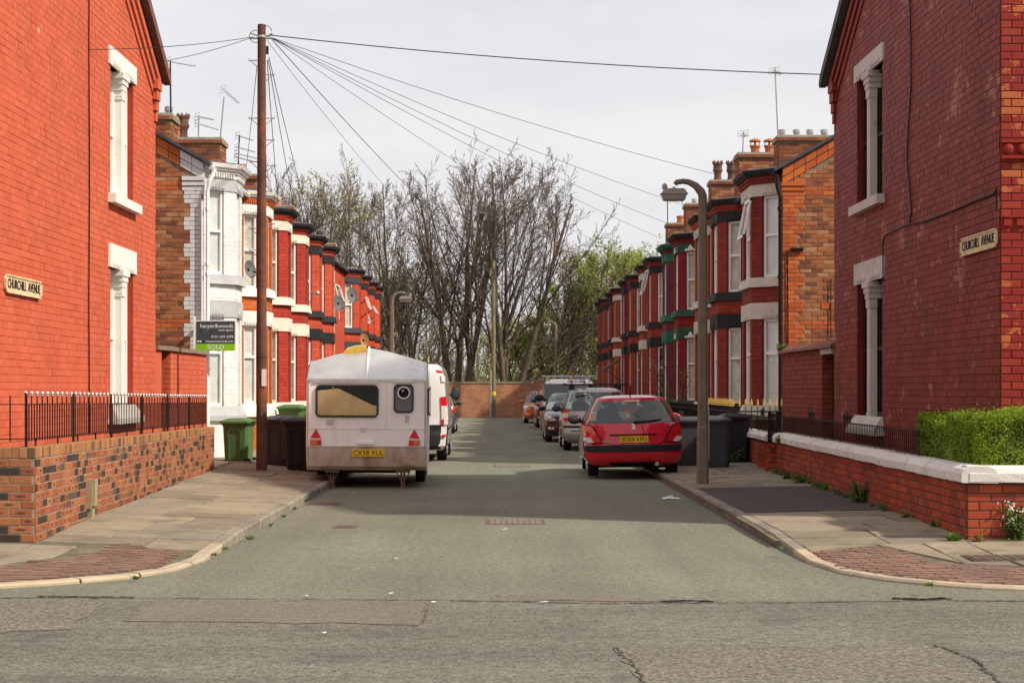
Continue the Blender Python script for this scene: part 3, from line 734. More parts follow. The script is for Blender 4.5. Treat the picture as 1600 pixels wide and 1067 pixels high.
# ------------------------------------------------------------------ yard walls behind the corner houses
m_ycope = M('coping_stone', (.22, .17, .12), .9, .2, 5, bump=.5, stain=((.10, .12, .05), 6, .55, .6))
m_ytile = M('clay_coping', (.20, .085, .06), .85, .25, 6, bump=.4, ramp=[(0, (.21, .09, .065)), (.4, (.17, .075, .06)), (.7, (.25, .11, .08))])
m_rbrick = M('dull_red_brick', (.2, .05, .03), .8, .12, 2, bump=.4, bscale=60, ramp=[(0, (.22, .045, .026)), (.3, (.18, .038, .024)), (.6, (.25, .055, .03)), (.85, (.2, .05, .035))], stain=((.10, .045, .035), 2, .6, .5))
m_rbm = M('dull_red_joint', (.075, .03, .022), .9, .2, 4)
t = thing('yard_wall', 'bright red painted yard wall with stone coping beside the white house', 'wall', (-5.8, 30.6, 0))
fr = Fr((-5.8, 0, 0), (1, 0, 0)); b = MB(); b.fbox(fr, 29.35, 33.0, 0, 2.30, -.22, 0); b.build('wall', m_lmort, t)
emit_bricks(t, [(fr, courses(29.35, 33.0, .02, 2.3, header=5), 0.), (Fr((-5.8, 29.35, 0), (0, -1, 0)), courses(-.22, 0, .02, 2.3), 0.)], m_lred, 300, .0045)
for i in range(5):
    b = MB(); b.fbox(fr, 28.1+i*.985, 28.1+(i+1)*.985-.01, 2.30+(i % 2)*.004, 2.37+(i % 2)*.006, -.27, .05); b.build('coping', m_ycope, t)
b = MB(); b.fbox(fr, 28.6, 29.33, 0, 2.28, -.25, -.18); b.build('door', m_black, t)
b = MB(); b.fbox(fr, 28.08, 28.6, 0, 2.30, -.22, -.002); b.build('jamb', m_lred, t)
t = thing('yard_wall', 'dull red brick yard wall with clay coping tiles next to the maroon gable', 'wall', (5.7, 31, 0))
fr = Fr((5.7, 0, 0), (-1, 0, 0)); b = MB(); b.fbox(fr, -33.5, -29.35, 0, 2.33, -.22, 0); b.build('wall', m_rbm, t)
emit_bricks(t, [(fr, courses(-33.5, -29.35, .02, 2.33, header=4), 0.), (Fr((5.7, 29.35, 0), (0, -1, 0)), courses(0, .22, .02, 2.33), 0.)], m_rbrick, 300, .006)
for i in range(14):
    a, c = -33.55+i*.38, -33.55+(i+1)*.38-.012
    b = MB(); b.prism([(.10, 2.335), (.07, 2.39), (-.11, 2.49), (-.29, 2.39), (-.32, 2.335)], lambda p, q: fr.p(a if q == 0 else c, p[1]+rnd.uniform(0, .006), p[0])); b.rn = [rnd.random()]*len(b.v); b.build('coping_tile', m_ytile, t)
b = MB(); b.fbox(fr, -29.35, -28.62, 0, 2.24, -.24, -.18); b.build('door', m_black, t)
b = MB(); b.fbox(fr, -29.5, -28.5, 2.24, 2.332, -.2, .012); b.build('door_lintel', m_stone2, t)
# ------------------------------------------------------------------ low front walls
m_flash = M('mottled_brick', (.4, .13, .05), .85, .14, 3, bump=.5, bscale=70, fine=.12, fscale=120, spot=True,
            ramp=[(0, (.055, .038, .032)), (.15, (.33, .125, .056)), (.32, (.105, .072, .056)), (.40, (.28, .095, .046)), (.55, (.37, .145, .065)), (.75, (.31, .108, .05)), (.9, (.26, .08, .04))])
m_sold = M('brick_on_edge', (.3, .13, .06), .88, .16, 3, bump=.5, bscale=70, fine=.12, ramp=[(0, (.33, .155, .065)), (.3, (.27, .12, .055)), (.5, (.38, .18, .08)), (.7, (.13, .075, .048)), (.8, (.34, .15, .06))])
m_mort = M('grey_mortar', (.30, .25, .19), .95, .2, 6, bump=.4, stain=((.62, .58, .52), 7, .66, .7))
A, B = Vector((-4.6, 16.5, 1.06)), Vector((-5.0, 29.2, .97)); Lw = (B-A).length
fl = Fr((A.x, A.y, 0), Vector((B.y-A.y, -(B.x-A.x), 0))); fl.U = (Vector((B.x, B.y, 0))-Vector((A.x, A.y, 0)))/Lw + Vector((0, 0, (B.z-A.z)/Lw))
fo = Fr((A.x, A.y, 0), (0, -1, 0))
t = thing('garden_wall', 'low wall of mottled orange and black bricks on the left corner, under black railings', 'wall', (A.x, A.y, 0))
b = MB(); b.fbox(fl, .02, Lw, -.2, 1.05, -.215, 0); b.fbox(fo, -6, -.01, -.1, 1.05, -.215, 0); b.build('wall', m_mort, t)
ch = .0825
emit_bricks(t, [(fl, courses(0, Lw, .12-ch, .12+10*ch, bl=.192, bh=ch, j=.011, seed=4), 0.), (fo, courses(-3.2, 0, .12-ch, .12+10*ch, bl=.235, bh=ch, j=.011, seed=8, shift=.118), 0.)], m_flash, 300, .006)
emit_bricks(t, [(fl, courses(0, Lw, .95, 1.06, bl=.078, bh=.11, j=.009), 0.), (fo, courses(-3.2, 0, .95, 1.06, bl=.08, bh=.11, j=.009), 0.)], m_sold, 240, .008, 'coping_brick', seed=6)
b = MB()                                                   # tops of the brick-on-edge coping
n = int(Lw/.078)
b.fbox(fl, 0, Lw, 1.048, 1.061, -.22, .004); b.fbox(fo, -6, -.22, 1.046, 1.059, -.22, .004); b.build('coping_top', m_sold, t); 
m_cope = M('whitewashed_coping', (.66, .62, .585), .85, .10, 3, bump=.6, bscale=40, stain=((.33, .27, .21), 5, .60, .75))
m_rwall = M('red_garden_brick', (.3, .06, .03), .75, .12, 2, bump=.4, bscale=60, ramp=[(0, (.33, .058, .026)), (.3, (.275, .048, .025)), (.5, (.37, .072, .03)), (.8, (.235, .048, .028))], stain=((.10, .045, .033), 1.6, .57, .7), streak=((.16, .055, .04), 2.5, .52, .5))
m_rwm = M('red_garden_joint', (.085, .05, .038), .95, .25, 5, stain=((.32, .25, .2), 8, .62, .7))
def coped_wall(A, B, label, z0, zt, zc, ends=True, front=None, nb=300):
    A, B = Vector(A), Vector(B); L = (B-A).length; f = Fr((A.x, A.y, 0), Vector((B.y-A.y, -(B.x-A.x), 0)))
    t = thing('garden_wall', label, 'wall', (A.x, A.y, 0))
    b = MB(); b.fbox(f, .001, L-.001, z0-.15, zt, -.22, 0); sets = [(f, courses(0, L, z0-.02, zt, header=0, seed=12), 0.)]
    fe = Fr((A.x, A.y, 0), -f.U); sets.append((fe, courses(0, .22, z0-.02, zt), 0.))
    if front:
        g = Fr((B.x, B.y, 0), (0, -1, 0)); b.fbox(g, .22, front, z0-.15, zt, -.22, 0); sets.append((g, courses(0, front, z0-.02, zt, bl=.24, shift=.12, seed=14), 0.))
    else:
        g = Fr((B.x, B.y, 0), f.U); sets.append((g, courses(-.22, 0, z0-.02, zt), 0.))
    b.build('wall', m_rwm, t); emit_bricks(t, sets, m_rwall, nb, .006)
    prof = [(-.30, zt), (.065, zt), (.075, zt+.01), (.075, lerp(zt, zc, .55)), (.045, lerp(zt, zc, .82)), (-.03, zc), (-.20, zc), (-.27, lerp(zt, zc, .8)), (-.30, lerp(zt, zc, .5))]
    def stones(f, L, u=0.):
        while u < L-.01:
            e = min(u+rnd.choice((.85, .95, .7)), L); 
            if L-e < .3: e = L
            b = MB(); dz = rnd.uniform(-.006, .006); 
            k = 5
            vs = [f.p(lerp(u+.008, e-.008, i/k), p[1]+dz+rnd.uniform(-.004, .004), p[0]+rnd.uniform(-.004, .004)) for i in range(k+1) for p in prof]; m_ = len(prof)
            b.add(vs, [(i*m_+j, i*m_+(j+1) % m_, (i+1)*m_+(j+1) % m_, (i+1)*m_+j)[::-1] for i in range(k) for j in range(m_)] + [tuple(range(m_)), tuple(range(k*m_, (k+1)*m_))[::-1]])
            b.build('coping_stone', m_cope, t); u = e
    stones(f, L+(.075 if front else 0), -.03)
    if front: stones(g, front, .0)
    return f, L
# u runs from the far end towards the camera on the street side of this wall
fR, LR = coped_wall((5.0, 30.0), (4.78, 17.0), 'long low red brick wall with whitewashed coping below the hedge', .06, .68, .85, front=4.0)
fS, LS = coped_wall((5.12, 35.3), (5.03, 31.05), 'short low red brick wall with whitewashed coping beside the wheelie bins', .1, .66, .80)
# ------------------------------------------------------------------ terraced houses
m_ob = M('orange_pressed_brick', (.5, .15, .05), .75, .12, 2, bump=.3, bscale=60, ramp=[(0, (.52, .13, .035)), (.3, (.46, .11, .032)), (.6, (.58, .16, .045)), (.85, (.42, .10, .035))])
m_obm = M('orange_brick_joint', (.22, .12, .07), .95, .2, 4)
m_stock = M('rough_stock_brick', (.4, .2, .1), .9, .18, 5, bump=.6, bscale=50, fine=.12, ramp=[(0, (.36, .13, .055)), (.15, (.24, .085, .045)), (.3, (.38, .155, .072)), (.45, (.30, .10, .045)), (.6, (.43, .22, .115)), (.72, (.19, .075, .045)), (.85, (.40, .15, .06))], stain=((.10, .06, .045), 1.4, .62, .6))
m_stockm = M('lime_mortar', (.26, .20, .14), .95, .25, 5, bump=.4)
m_chim = M('chimney_brick', (.3, .12, .06), .9, .18, 4, bump=.5, bscale=40, ramp=[(0, (.30, .11, .05)), (.2, (.22, .08, .045)), (.4, (.36, .16, .075)), (.6, (.26, .085, .04)), (.8, (.17, .07, .045))], stain=((.05, .04, .035), 1.5, .6, .6))
m_pot = M('clay_pot', (.42, .14, .055), .8, .15, 5); m_potd = M('sooty_clay_pot', (.14, .075, .055), .8, .3, 6)
m_cornw = M('white_fascia', (.66, .64, .60), .6, .08, 3, stain=((.35, .32, .27), 5, .64, .5)); m_flaunch = M('chimney_mortar', (.36, .31, .24), .95, .2, 6)
ZS = dict(s0=(.98, 1.28), w0=(1.28, 3.10), l0=(3.10, 3.44), s1=(3.77, 3.97), w1=(3.97, 5.68), l1=(5.68, 5.93), band=(5.93, 6.03), corn=(6.03, 6.22))
COL = {}
def cm(name, col, **k):
    if name not in COL: COL[name] = M(name, col, **k)
    return COL[name]
def wallmat(c):                                          # (real-brick material, joint material, far material)
    key = 'w%d' % int(sum(x*(i+3)*997 for i, x in enumerate(c)))
    if key not in COL:
        pale = c[1] > .5; q = .97 if pale else .88
        COL[key] = (M('painted_brick', c, .7, .1, 2, bump=.35, bscale=60, ramp=[(0, c), (.3, sc3(c, q)), (.6, sc3(c, 2-q)), (.85, sc3(c, .97))], stain=(sc3(c, .6), 2, .62, .5)),
                    M('painted_joint', sc3(c, .9 if pale else .75), .85, .15, 4), M('far_painted_brick', c, .75, .1, 2, bump=.3, bscale=50, brick=sc3(c, .62)))
    return COL[key]
def trimmat(c):
    key = 't%d' % int(sum(x*(i+3)*997 for i, x in enumerate(c)))
    if key not in COL: COL[key] = M('trim_paint', c, .65, .10, 3, bump=.25, bscale=50, stain=(sc3(c, .55), 5, .64, .6))
    return COL[key]
def chimney(parent, x0, x1, y0, y1, z0, z1, pots, side):
    b = MB(); b.box(x0, x1, y0, y1, z0, z1-.12); b.box(x0-.05, x1+.05, y0-.05, y1+.05, z1-.12, z1-.02); st = b.build('chimney_stack', m_stockm, parent)
    f = Fr((x0, y0, 0), (0, -1, 0)); fs = Fr((x1, y0, 0), (1, 0, 0)) if side < 0 else Fr((x0, y1, 0), (-1, 0, 0))
    sets = [(f, courses(0, x1-x0, z0, z1-.12, bl=.24, seed=3), 0.), (fs, courses(0, y1-y0, z0, z1-.12, seed=4), 0.),
            (Fr((x0-.05, y0-.05, 0), (0, -1, 0)), courses(0, x1-x0+.1, z1-.12, z1-.02, bh=.09), 0.)]
    emit_bricks(st, sets, m_chim, 120, .008, jit=.004)
    b = MB(); b.box(x0-.03, x1+.03, y0-.03, y1+.03, z1-.02, z1+.03); b.build('flaunching', m_flaunch, st)
    for (fx, kind) in pots:
        x = lerp(x0, x1, fx); y = (y0+y1)/2; b = MB(); z = z1+.02
        if kind == 'crown':
            b.lathe([(.14, 0), (.11, .12), (.105, .22), (.14, .30), (.15, .31), (.15, .36), (.135, .37), (.135, .50), (.155, .51), (.155, .55), (.12, .56), (.10, .40)], (x, y, z), n=12)
            for i in range(8):
                q = i*math.pi/4; b.tube([(x+.14*math.cos(q), y+.14*math.sin(q), z+.54), (x+.14*math.cos(q), y+.14*math.sin(q), z+.64)], [.045, .008], 4)
            b.build('chimney_pot', m_potd, st)
        elif kind == 'short': b.lathe([(.15, 0), (.14, .22), (.165, .24), (.165, .30), (.13, .30), (.12, .15)], (x, y, z), n=12); b.build('chimney_pot', m_pot, st)
        elif kind == 'cowl':
            b.lathe([(.12, 0), (.12, .18), (.15, .20), (.15, .25), (.11, .25)], (x, y, z), n=12); b.tube([(x, y, z+.2), (x, y, z+.4)], .02, 5)
            for i in range(4): b.tube([(x+.12*math.cos(i*1.57), y+.12*math.sin(i*1.57), z+.2), (x+.12*math.cos(i*1.57), y+.12*math.sin(i*1.57), z+.38)], .012, 4)
            b.lathe([(.17, .36), (.15, .40), (.02, .45)], (x, y, z), n=12); b.build('chimney_pot', m_pot, st)
        else: b.lathe([(.07, 0), (.07, .10), (.09, .10), (.09, .19), (.07, .20)], (x, y, z), n=10); b.build('flue_terminal', m_steel, st)
    return st
def house(side, xf, ya, yb, bay, spec, label, real=0, end=False, far_detail=True):
    """ya..yb the frontage, bay = (start, end) or None; spec colours: wall, trim, cornice, band"""
    t = thing('terraced_house', label, 'house', (side*xf, (ya+yb)/2, 0), group='terraced houses along the '+('right' if side > 0 else 'left')+' side')
    wm, jm, fm = wallmat(spec['wall']); tm = trimmat(spec['trim']); km = trimmat(spec.get('corn', (.02, .02, .02))); bm = wallmat(spec.get('band', spec['wall']))[0]
    W = lambda d, y: Vector((side*(xf-d), y, 0))
    def face(p, q):                                       # frame from plan point p to q (as seen from the street u left->right)
        a, c = W(*p), W(*q)
        if side > 0: a, c = c, a                            # right row: seen from the street, left is the far end
        n = Vector(((c-a).y, -(c-a).x, 0)); f = Fr(a, n); return f, (c-a).length
    main = fm if not real else jm
    b = MB(); c = .5; rv = .12
    ZT = 6.1
    segs = []
    if bay:
        b0, b1 = bay; P = [(0, b0), (c, b0+c), (c, b1-c), (0, b1)]
        f0, L0 = face((0, ya), P[0]); f3, L3 = face(P[3], (0, yb)); segs = [(f0, L0, []), (f3, L3, [])]
    else: f0, L0 = face((0, ya), (0, yb)); segs = [(f0, L0, [])]
    sets = []; wins = []
    door_seg = max(segs, key=lambda s_: s_[1])
    for s_ in segs:
        f, L, ho = s_
        if s_ is door_seg and L > 1.1:
            dc = L/2 if bay else (L*.25 if side > 0 else L*.75)
            ho.append((dc-.42, dc+.42, .12, 2.75)); ho.append((dc-.36, dc+.36, 4.2, 5.6))
            if not bay:
                q = L-dc; ho.append((q-.8, q+.8, 1.2, 3.0)); ho.append((q-.75, q+.75, 4.0, 5.6))
        if L > .02:
            b.wall(f, 0, L, -.1, ZT, ho, rv); sets.append((f, courses(0, L, .0, ZT, ho, seed=21), 0.)); wins.append((f, ho))
    faces = []
    if bay:
        for k, (p, q) in enumerate(zip(P, P[1:])):
            f, L = face(p, q); ho = []
            near = 0                                        # the cant that faces the camera
            if k == 1: a0, a1 = .24, L-.24
            elif k == near: a0, a1 = (.04, L*.62) if side < 0 else (L*.38, L-.04)
            else: a0, a1 = (L*.38, L-.04) if side < 0 else (.04, L*.62)
            if k != 2: ho = [(a0, a1, *ZS['w0']), (a0, a1, *ZS['w1'])]
            b.wall(f, 0, L, -.1, ZT, ho, rv)
            sk = [(0, L, ZS['s0'][0], ZS['s0'][1]), (0, L, *ZS['l0']), (0, L, *ZS['s1']), (0, L, ZS['l1'][0], ZT)]
            sets.append((f, courses(0, L, .0, ZT, ho+sk, seed=22+k), 0.)); wins.append((f, ho)); faces.append((f, L, ho))
    b.build('wall', main, t)
    if real: emit_bricks(t, [s_ for s_ in sets], wm, 300, .005, jit=.0015)
    # bands, lintels, sills round the bay
    def ring(e, z0, z1, mat, name, e2=None, z2=None):
        def pl(e): return [(-.05, b0-e*1.1), (e*0, b0-e*1.1), (c+e, b0+c-e*.41), (c+e, b1-c+e*.41), (0, b1+e*1.1), (-.05, b1+e*1.1)]
        bb = MB(); A_, B_ = pl(e), pl(e if e2 is None else e2); n = len(A_)
        vs = [(side*(xf-d), y, z0) for d, y in A_] + [(side*(xf-d), y, z1) for d, y in B_]
        bb.add(vs, [tuple(range(n)), tuple(range(n, 2*n))[::-1]] + [(i, (i+1) % n, n+(i+1) % n, n+i) for i in range(n)])
        return bb.build(name, mat, t)
    if bay:
        ring(.03, *ZS['l0'], tm, 'lintel'); ring(.03, *ZS['l1'], tm, 'lintel')
        ring(.10, *ZS['s1'], tm, 'sill', .06); ring(.10, ZS['s0'][0], ZS['s0'][0]+.1, tm, 'sill'); ring(.10, ZS['s0'][0]+.1, ZS['s0'][1], tm, 'sill_slope', .01)
        ring(.05, *ZS['band'], bm if real else fm, 'corbel_band'); ring(.09, ZS['band'][1], ZS['corn'][0]+.05, bm if real else fm, 'corbel_band')
        ring(.13, ZS['corn'][0]+.05, ZS['corn'][0]+.11, km, 'cornice', .17); ring(.19, ZS['corn'][0]+.11, ZS['corn'][1], km, 'gutter', .21)
        ring(.16, ZS['corn'][1], ZS['corn'][1]+.05, m_roof, 'bay_roof', .02)
        for (f, L, ho) in faces[:2]:
            if not ho: continue
            uc = (ho[0][0]+ho[0][1])/2
            for zl in ((ZS['l0'][0], ZS['l1'][0]) if ya < 62 else ()):
                q = MB(); relief(q, f, uc, zl+.055, min(.42, ho[0][1]-ho[0][0]), .032)
                q.build('crest', trimmat(spec['crest']) if 'crest' in spec else tm, t)
            if real:
                q = MB()
                for i in range(int(L/.06)): q.fbox(f, i*.06+.01, i*.06+.045, 5.95, 6.03, .05, .075)
                q.build('dentils', bm, t)
    for (f, ho) in wins:
        for k, h in enumerate(ho):
            if h[2] < .5:                                    # the front door
                d = MB(); d.fbox(f, h[0], h[1], h[2], 2.2, -.14, -.09); dr = d.build('door', trimmat(spec.get('door', (.65, .64, .62))), t)
                d = MB(); d.fbox(f, h[0], h[1], 2.2, h[3], -.14, -.1); d.build('fanlight', GLASS, dr)
                d = MB(); d.ball(f.p(h[0]+.08, 1.1, -.08), .03); d.build('handle', m_steel, dr)
                continue
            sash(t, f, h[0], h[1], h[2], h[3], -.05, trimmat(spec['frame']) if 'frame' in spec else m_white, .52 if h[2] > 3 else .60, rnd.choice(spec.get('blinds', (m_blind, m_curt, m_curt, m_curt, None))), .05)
    # roof and body
    zr = 6.15+4*.58; x1 = xf+4; b = MB()
    e0, e1 = ya - (.12 if end else 0), yb
    for (xa, za, xb, zb) in ((xf-.15, 6.12, x1, zr), (xf+8.1, 6.12, x1, zr)):
        q = [(side*xa, e0, za), (side*xa, e1, za), (side*xb, e1, zb), (side*xb, e0, zb)]
        b.add(q+[(x, y, z+.07) for x, y, z in q], [(0,1,2,3), (4,7,6,5), (0,4,5,1), (0,3,7,4), (1,5,6,2)])
    b.build('roof', m_roof, t)
    b = MB(); b.quad((side*(xf+8), ya, 0), (side*(xf+8), yb, 0), (side*(xf+8), yb, 6.15), (side*(xf+8), ya, 6.15))
    b.quad((side*xf, yb-.01, 0), (side*(xf+8), yb-.01, 0), (side*(xf+8), yb-.01, 6.15), (side*xf, yb-.01, 6.15)); b.add([(side*xf, yb-.01, 6.15), (side*(xf+8), yb-.01, 6.15), (side*x1, yb-.01, zr)], [(0, 1, 2)])
    b.build('back_wall', fm, t)
    b = MB(); b.tube([(side*(xf-.14), ya, 6.1), (side*(xf-.14), (bay[0] if bay else yb), 6.1)], .055, 6)
    if bay: b.tube([(side*(xf-.14), bay[1], 6.1), (side*(xf-.14), yb, 6.1)], .055, 6)
    b.build('eaves_gutter', km, t)
    return t
CREAM, BLK, WHT = (.62, .57, .47), (.02, .02, .023), (.70, .69, .68)
XR, XL = 5.85, 5.95
RH = [ # bay start, wall, trim, cornice, blinds, label
 (34.7, dict(wall=(.20, .030, .022), trim=(.50, .46, .39), corn=BLK, blinds=(m_blind,)), 'dark red bay house with cream lintels and bare orange brick side wall'),
 (40.1, dict(wall=(.26, .040, .022), trim=BLK, corn=BLK, blinds=(m_curt,)), 'orange-red bay house with black lintels, next to the dark red end house'),
 (43.6, dict(wall=(.34, .075, .03), trim=(.50, .46, .38), corn=BLK), 'natural brick bay house with cream lintels behind the near lamp post'),
 (49.1, dict(wall=(.22, .016, .014), trim=(.03, .075, .045), corn=(.02, .02, .02), crest=(.7, .7, .68)), 'deep crimson bay house with dark green lintels and white crests'),
 (52.6, dict(wall=(.15, .035, .045), trim=(.018, .13, .07), corn=(.018, .13, .07)), 'plum-coloured bay house with bright green lintels'),
 (58.1, dict(wall=(.30, .045, .025), trim=BLK, corn=BLK), 'orange-red bay house with black trim and an upper window tilted open'),
 (61.6, dict(wall=(.28, .06, .03), trim=(.55, .50, .40), corn=BLK), 'slim-looking brick bay house with cream lintels beyond the plum house'),
 (67.1, dict(wall=(.28, .055, .028), trim=BLK, corn=BLK), 'brick bay house with black trim just before the brown porch'),
 (70.6, dict(wall=(.20, .02, .02), trim=BLK, corn=BLK), 'deep red bay house with black trim and a brown pitched porch'),
 (76.1, dict(wall=(.30, .06, .028), trim=(.55, .50, .42), corn=BLK), 'brick bay house with pale lintels, fourth from the far end of the row'),
 (79.6, dict(wall=(.21, .025, .022), trim=BLK, corn=BLK), 'dark red bay house, third from the far end of the row'),
 (85.1, dict(wall=(.28, .05, .028), trim=BLK, corn=BLK), 'small-looking red bay house, last but one by the far wall'),
 (88.6, dict(wall=(.27, .045, .025), trim=BLK, corn=BLK), 'red bay house at the far end of the row on the right')]
bounds = [34.4]
for i in range(len(RH)-1): bounds.append((RH[i][0]+2.4+RH[i+1][0])/2)
bounds.append(92.6)
RHO = []
for i, (y, sp, lab) in enumerate(RH):
    RHO.append(house(1, XR, bounds[i], bounds[i+1], (y, y+2.4), sp, lab, real=1 if i < 3 else 0, end=(i == 0)))
LH = [
 (35.2, dict(wall=(.74, .72, .71), trim=(.42, .42, .43), corn=(.66, .65, .64), band=(.66, .65, .64), blinds=(m_blind,)), 'white painted bay house with grey lintels, nearest of its row, with brick side wall'),
 (39.95, dict(wall=(.50, .12, .03), trim=(.68, .66, .63), corn=(.62, .60, .56), band=(.48, .12, .035), blinds=(m_curt, m_blind)), 'orange brick bay house with white lintels behind the near telegraph pole'),
 (43.6, dict(wall=(.38, .042, .024), trim=(.68, .62, .52), corn=BLK, frame=(.70, .66, .58)), 'glossy red bay house with cream lintels next to the orange brick house'),
 (47.5, dict(wall=(.35, .040, .024), trim=(.68, .62, .50), corn=BLK), 'red bay house with cream lintels, the farther one of the cream pair'),
 (51.15, dict(wall=(.48, .075, .035), trim=BLK, corn=BLK), 'red bay house with black lintels and a wall lamp, nearer one of the black-trimmed pair'),
 (54.9, dict(wall=(.50, .085, .042), trim=BLK, corn=BLK), 'bright red bay house with black lintels beside the pebbledashed house'),
 (None, dict(wall=(.46, .34, .18), trim=(.4, .3, .2), corn=BLK), 'flat-fronted sandy pebbledashed house in the red row'),
 (65.4, dict(wall=(.47, .07, .034), trim=(.05, .05, .055), corn=BLK, blinds=(m_curt,)), 'red bay house with black lintels and two grey satellite dishes'),
 (69.0, dict(wall=(.50, .07, .03), trim=BLK, corn=BLK), 'red bay house with black trim above the rusty dish'),
 (72.9, dict(wall=(.48, .065, .03), trim=BLK, corn=BLK), 'red bay house with black trim, last but one on the left'),
 (76.3, dict(wall=(.50, .075, .032), trim=BLK, corn=BLK), 'red bay house with black trim at the far end of the row on the left')]
lb = [33.5, 37.1, 41.0, 44.7, 48.6, 52.3, 56.1, 60.3, 66.2, 70.2, 73.9, 77.6]
LHO = []
for i, (y, sp, lab) in enumerate(LH):
    bay = (y-1.4, y+.5) if y else None
    LHO.append(house(-1, XL, lb[i], lb[i+1], bay, sp, lab, real=1 if i < 3 else 0, end=(i == 0)))
# side walls of the end houses, facing the camera
def side_wall(t, side, xf, y, qw, qmat, qj):
    f = Fr((side*xf, y, 0), (0, -1, 0)); sg = side
    ua, ub = (0, 4.) if sg > 0 else (-4., 0)
    zt = lambda u: 6.2+abs(u)*.58
    b = MB(); b.add([f.p(ua, -.1), f.p(ub, -.1), f.p(ub, zt(ub)), f.p(ua, zt(ua))], [(0, 1, 2, 3)]); b.add([f.p(sg*4, -.1), f.p(sg*8, -.1), f.p(sg*8, 6.2), f.p(sg*4, zt(4))], [(0, 1, 2, 3)])
    b.build('side_wall', m_stockm, t)
    stock, quoin = [], []
    qe = lambda z: qw[0] if (int(z/.0893-.5) // 3) % 2 else qw[1]
    sgn_ = lambda lo, hi: (lo, hi) if sg > 0 else (-hi, -lo)
    for (u, z, lu, lz) in courses(ua, ub, .0, 8.4, seed=31, j=.014, clip=lambda z: sgn_(qe(z), 4.)):
        if z > zt(0) + (abs(u)-lu/2)*.58 - .36: continue
        if int(z/.0893) in (63, 64, 32, 33): quoin.append((u, z, lu, lz, 1))
        else: stock.append((u, z, lu, lz))
    for (u, z, lu, lz) in courses(ua, ub, .0, 6.6, seed=32, j=.010, clip=lambda z: sgn_(0., qe(z))):
        if z < zt(0) + (abs(u)-lu/2)*.58 - .36: quoin.append((u, z, lu, lz, 0))
    emit_bricks(t, [(f, stock, 0.)], m_stock, 300, .007, jit=.004, seed=11)
    emit_bricks(t, [(f, [q[:4] for q in quoin if q[4]], 0.)], m_ob, 40, .008, 'band_brick', seed=13)
    emit_bricks(t, [(f, [q[:4] for q in quoin if not q[4]], 0.)], qmat, 200, .012, 'quoin_brick', seed=14)
    for k in range(2):                                      # raking courses under the slates
        for i in range(17):
            a, c = i*.235+.006, (i+1)*.235-.006; b = MB(); h0 = .035+.165*k
            vs = []
            for u in (a, c):
                for d in (-.01, .05-.022*k): vs += [f.p(sg*u, zt(u)-h0-.155, d), f.p(sg*u, zt(u)-h0, d)]
            b.add(vs, [(2,3,7,6), (0,1,3,2), (4,6,7,5), (1,5,7,3), (0,2,6,4)]); b.rn = [rnd.random()]*8; b.build('rake_brick', qmat if (side < 0 and a < qw[1]*.9) else m_ob, t)
    b = MB()
    for k in range(3): b.fbox(f, *sorted((-sg*(.02), sg*(qw[1]+.02))), 5.62+k*.10, 5.70+k*.10, 0, .02+.018*k)
    b.rn = [.3]*len(b.v); b.build('kneeler', qmat, t)
wq = wallmat((.66, .64, .635))[0]
side_wall(LHO[0], -1, XL, 33.5, (.28, .41), wq, wq)
side_wall(RHO[0], 1, XR, 34.4, (.32, .45), m_ob, m_obm)
b = MB(); b.tube([(5.93, 34.36, 4.5), (5.95, 34.37, 4.4), (5.97, 34.37, 1.0)], .012, 5); b.tube([(6.85, 34.37, 3.9), (6.85, 34.37, 2.6), (6.6, 34.37, 2.2)], .01, 5); b.build('cable', m_cable, RHO[0])
b = MB(); b.box(6.02, 6.28, 34.33, 34.39, 4.48, 4.54); b.build('bulkhead_lamp', m_black, RHO[0])
f = Fr((XR, 34.4, 0), (0, -1, 0)); b = MB(); b.fbox(f, .80, 1.02, 3.27, 3.40, .0, .016)
for i in range(6): b.fbox(f, .81+i*.035, .835+i*.035, 3.28, 3.39, .016, .022)
b.rn = [.1]*len(b.v); b.build('air_brick', m_ob, RHO[0])
# downpipes
b = MB(); b.tube([(5.72, 34.34, 6.05), (5.74, 34.33, 5.8), (5.80, 34.33, 5.6), (5.80, 34.33, .3)], .045, 8)
for z in (5.3, 3.9, 2.4): b.lathe([(.06, z), (.06, z+.08)], (5.80, 34.33, 0), n=8)
b.build('downpipe', m_black, RHO[0])
b = MB(); b.tube([(-5.72, 33.5, 6.05), (-5.82, 33.45, 5.8), (-5.86, 33.44, 5.6), (-5.86, 33.44, .3)], .04, 8); b.tube([(-5.97, 33.45, 5.4), (-5.97, 33.45, .3)], .028, 6)
for z in (5.2, 4.1, 3.9, 2.0): b.lathe([(.055, z), (.055, z+.07)], (-5.86, 33.44, 0), n=8)
b.build('downpipe', m_white, LHO[0])
# white house plinth of rough bricks
f = Fr((-XL, 34.0, 0), (1, -1, 0)); f2 = Fr((-XL, 33.5, 0), (0, -1, 0))
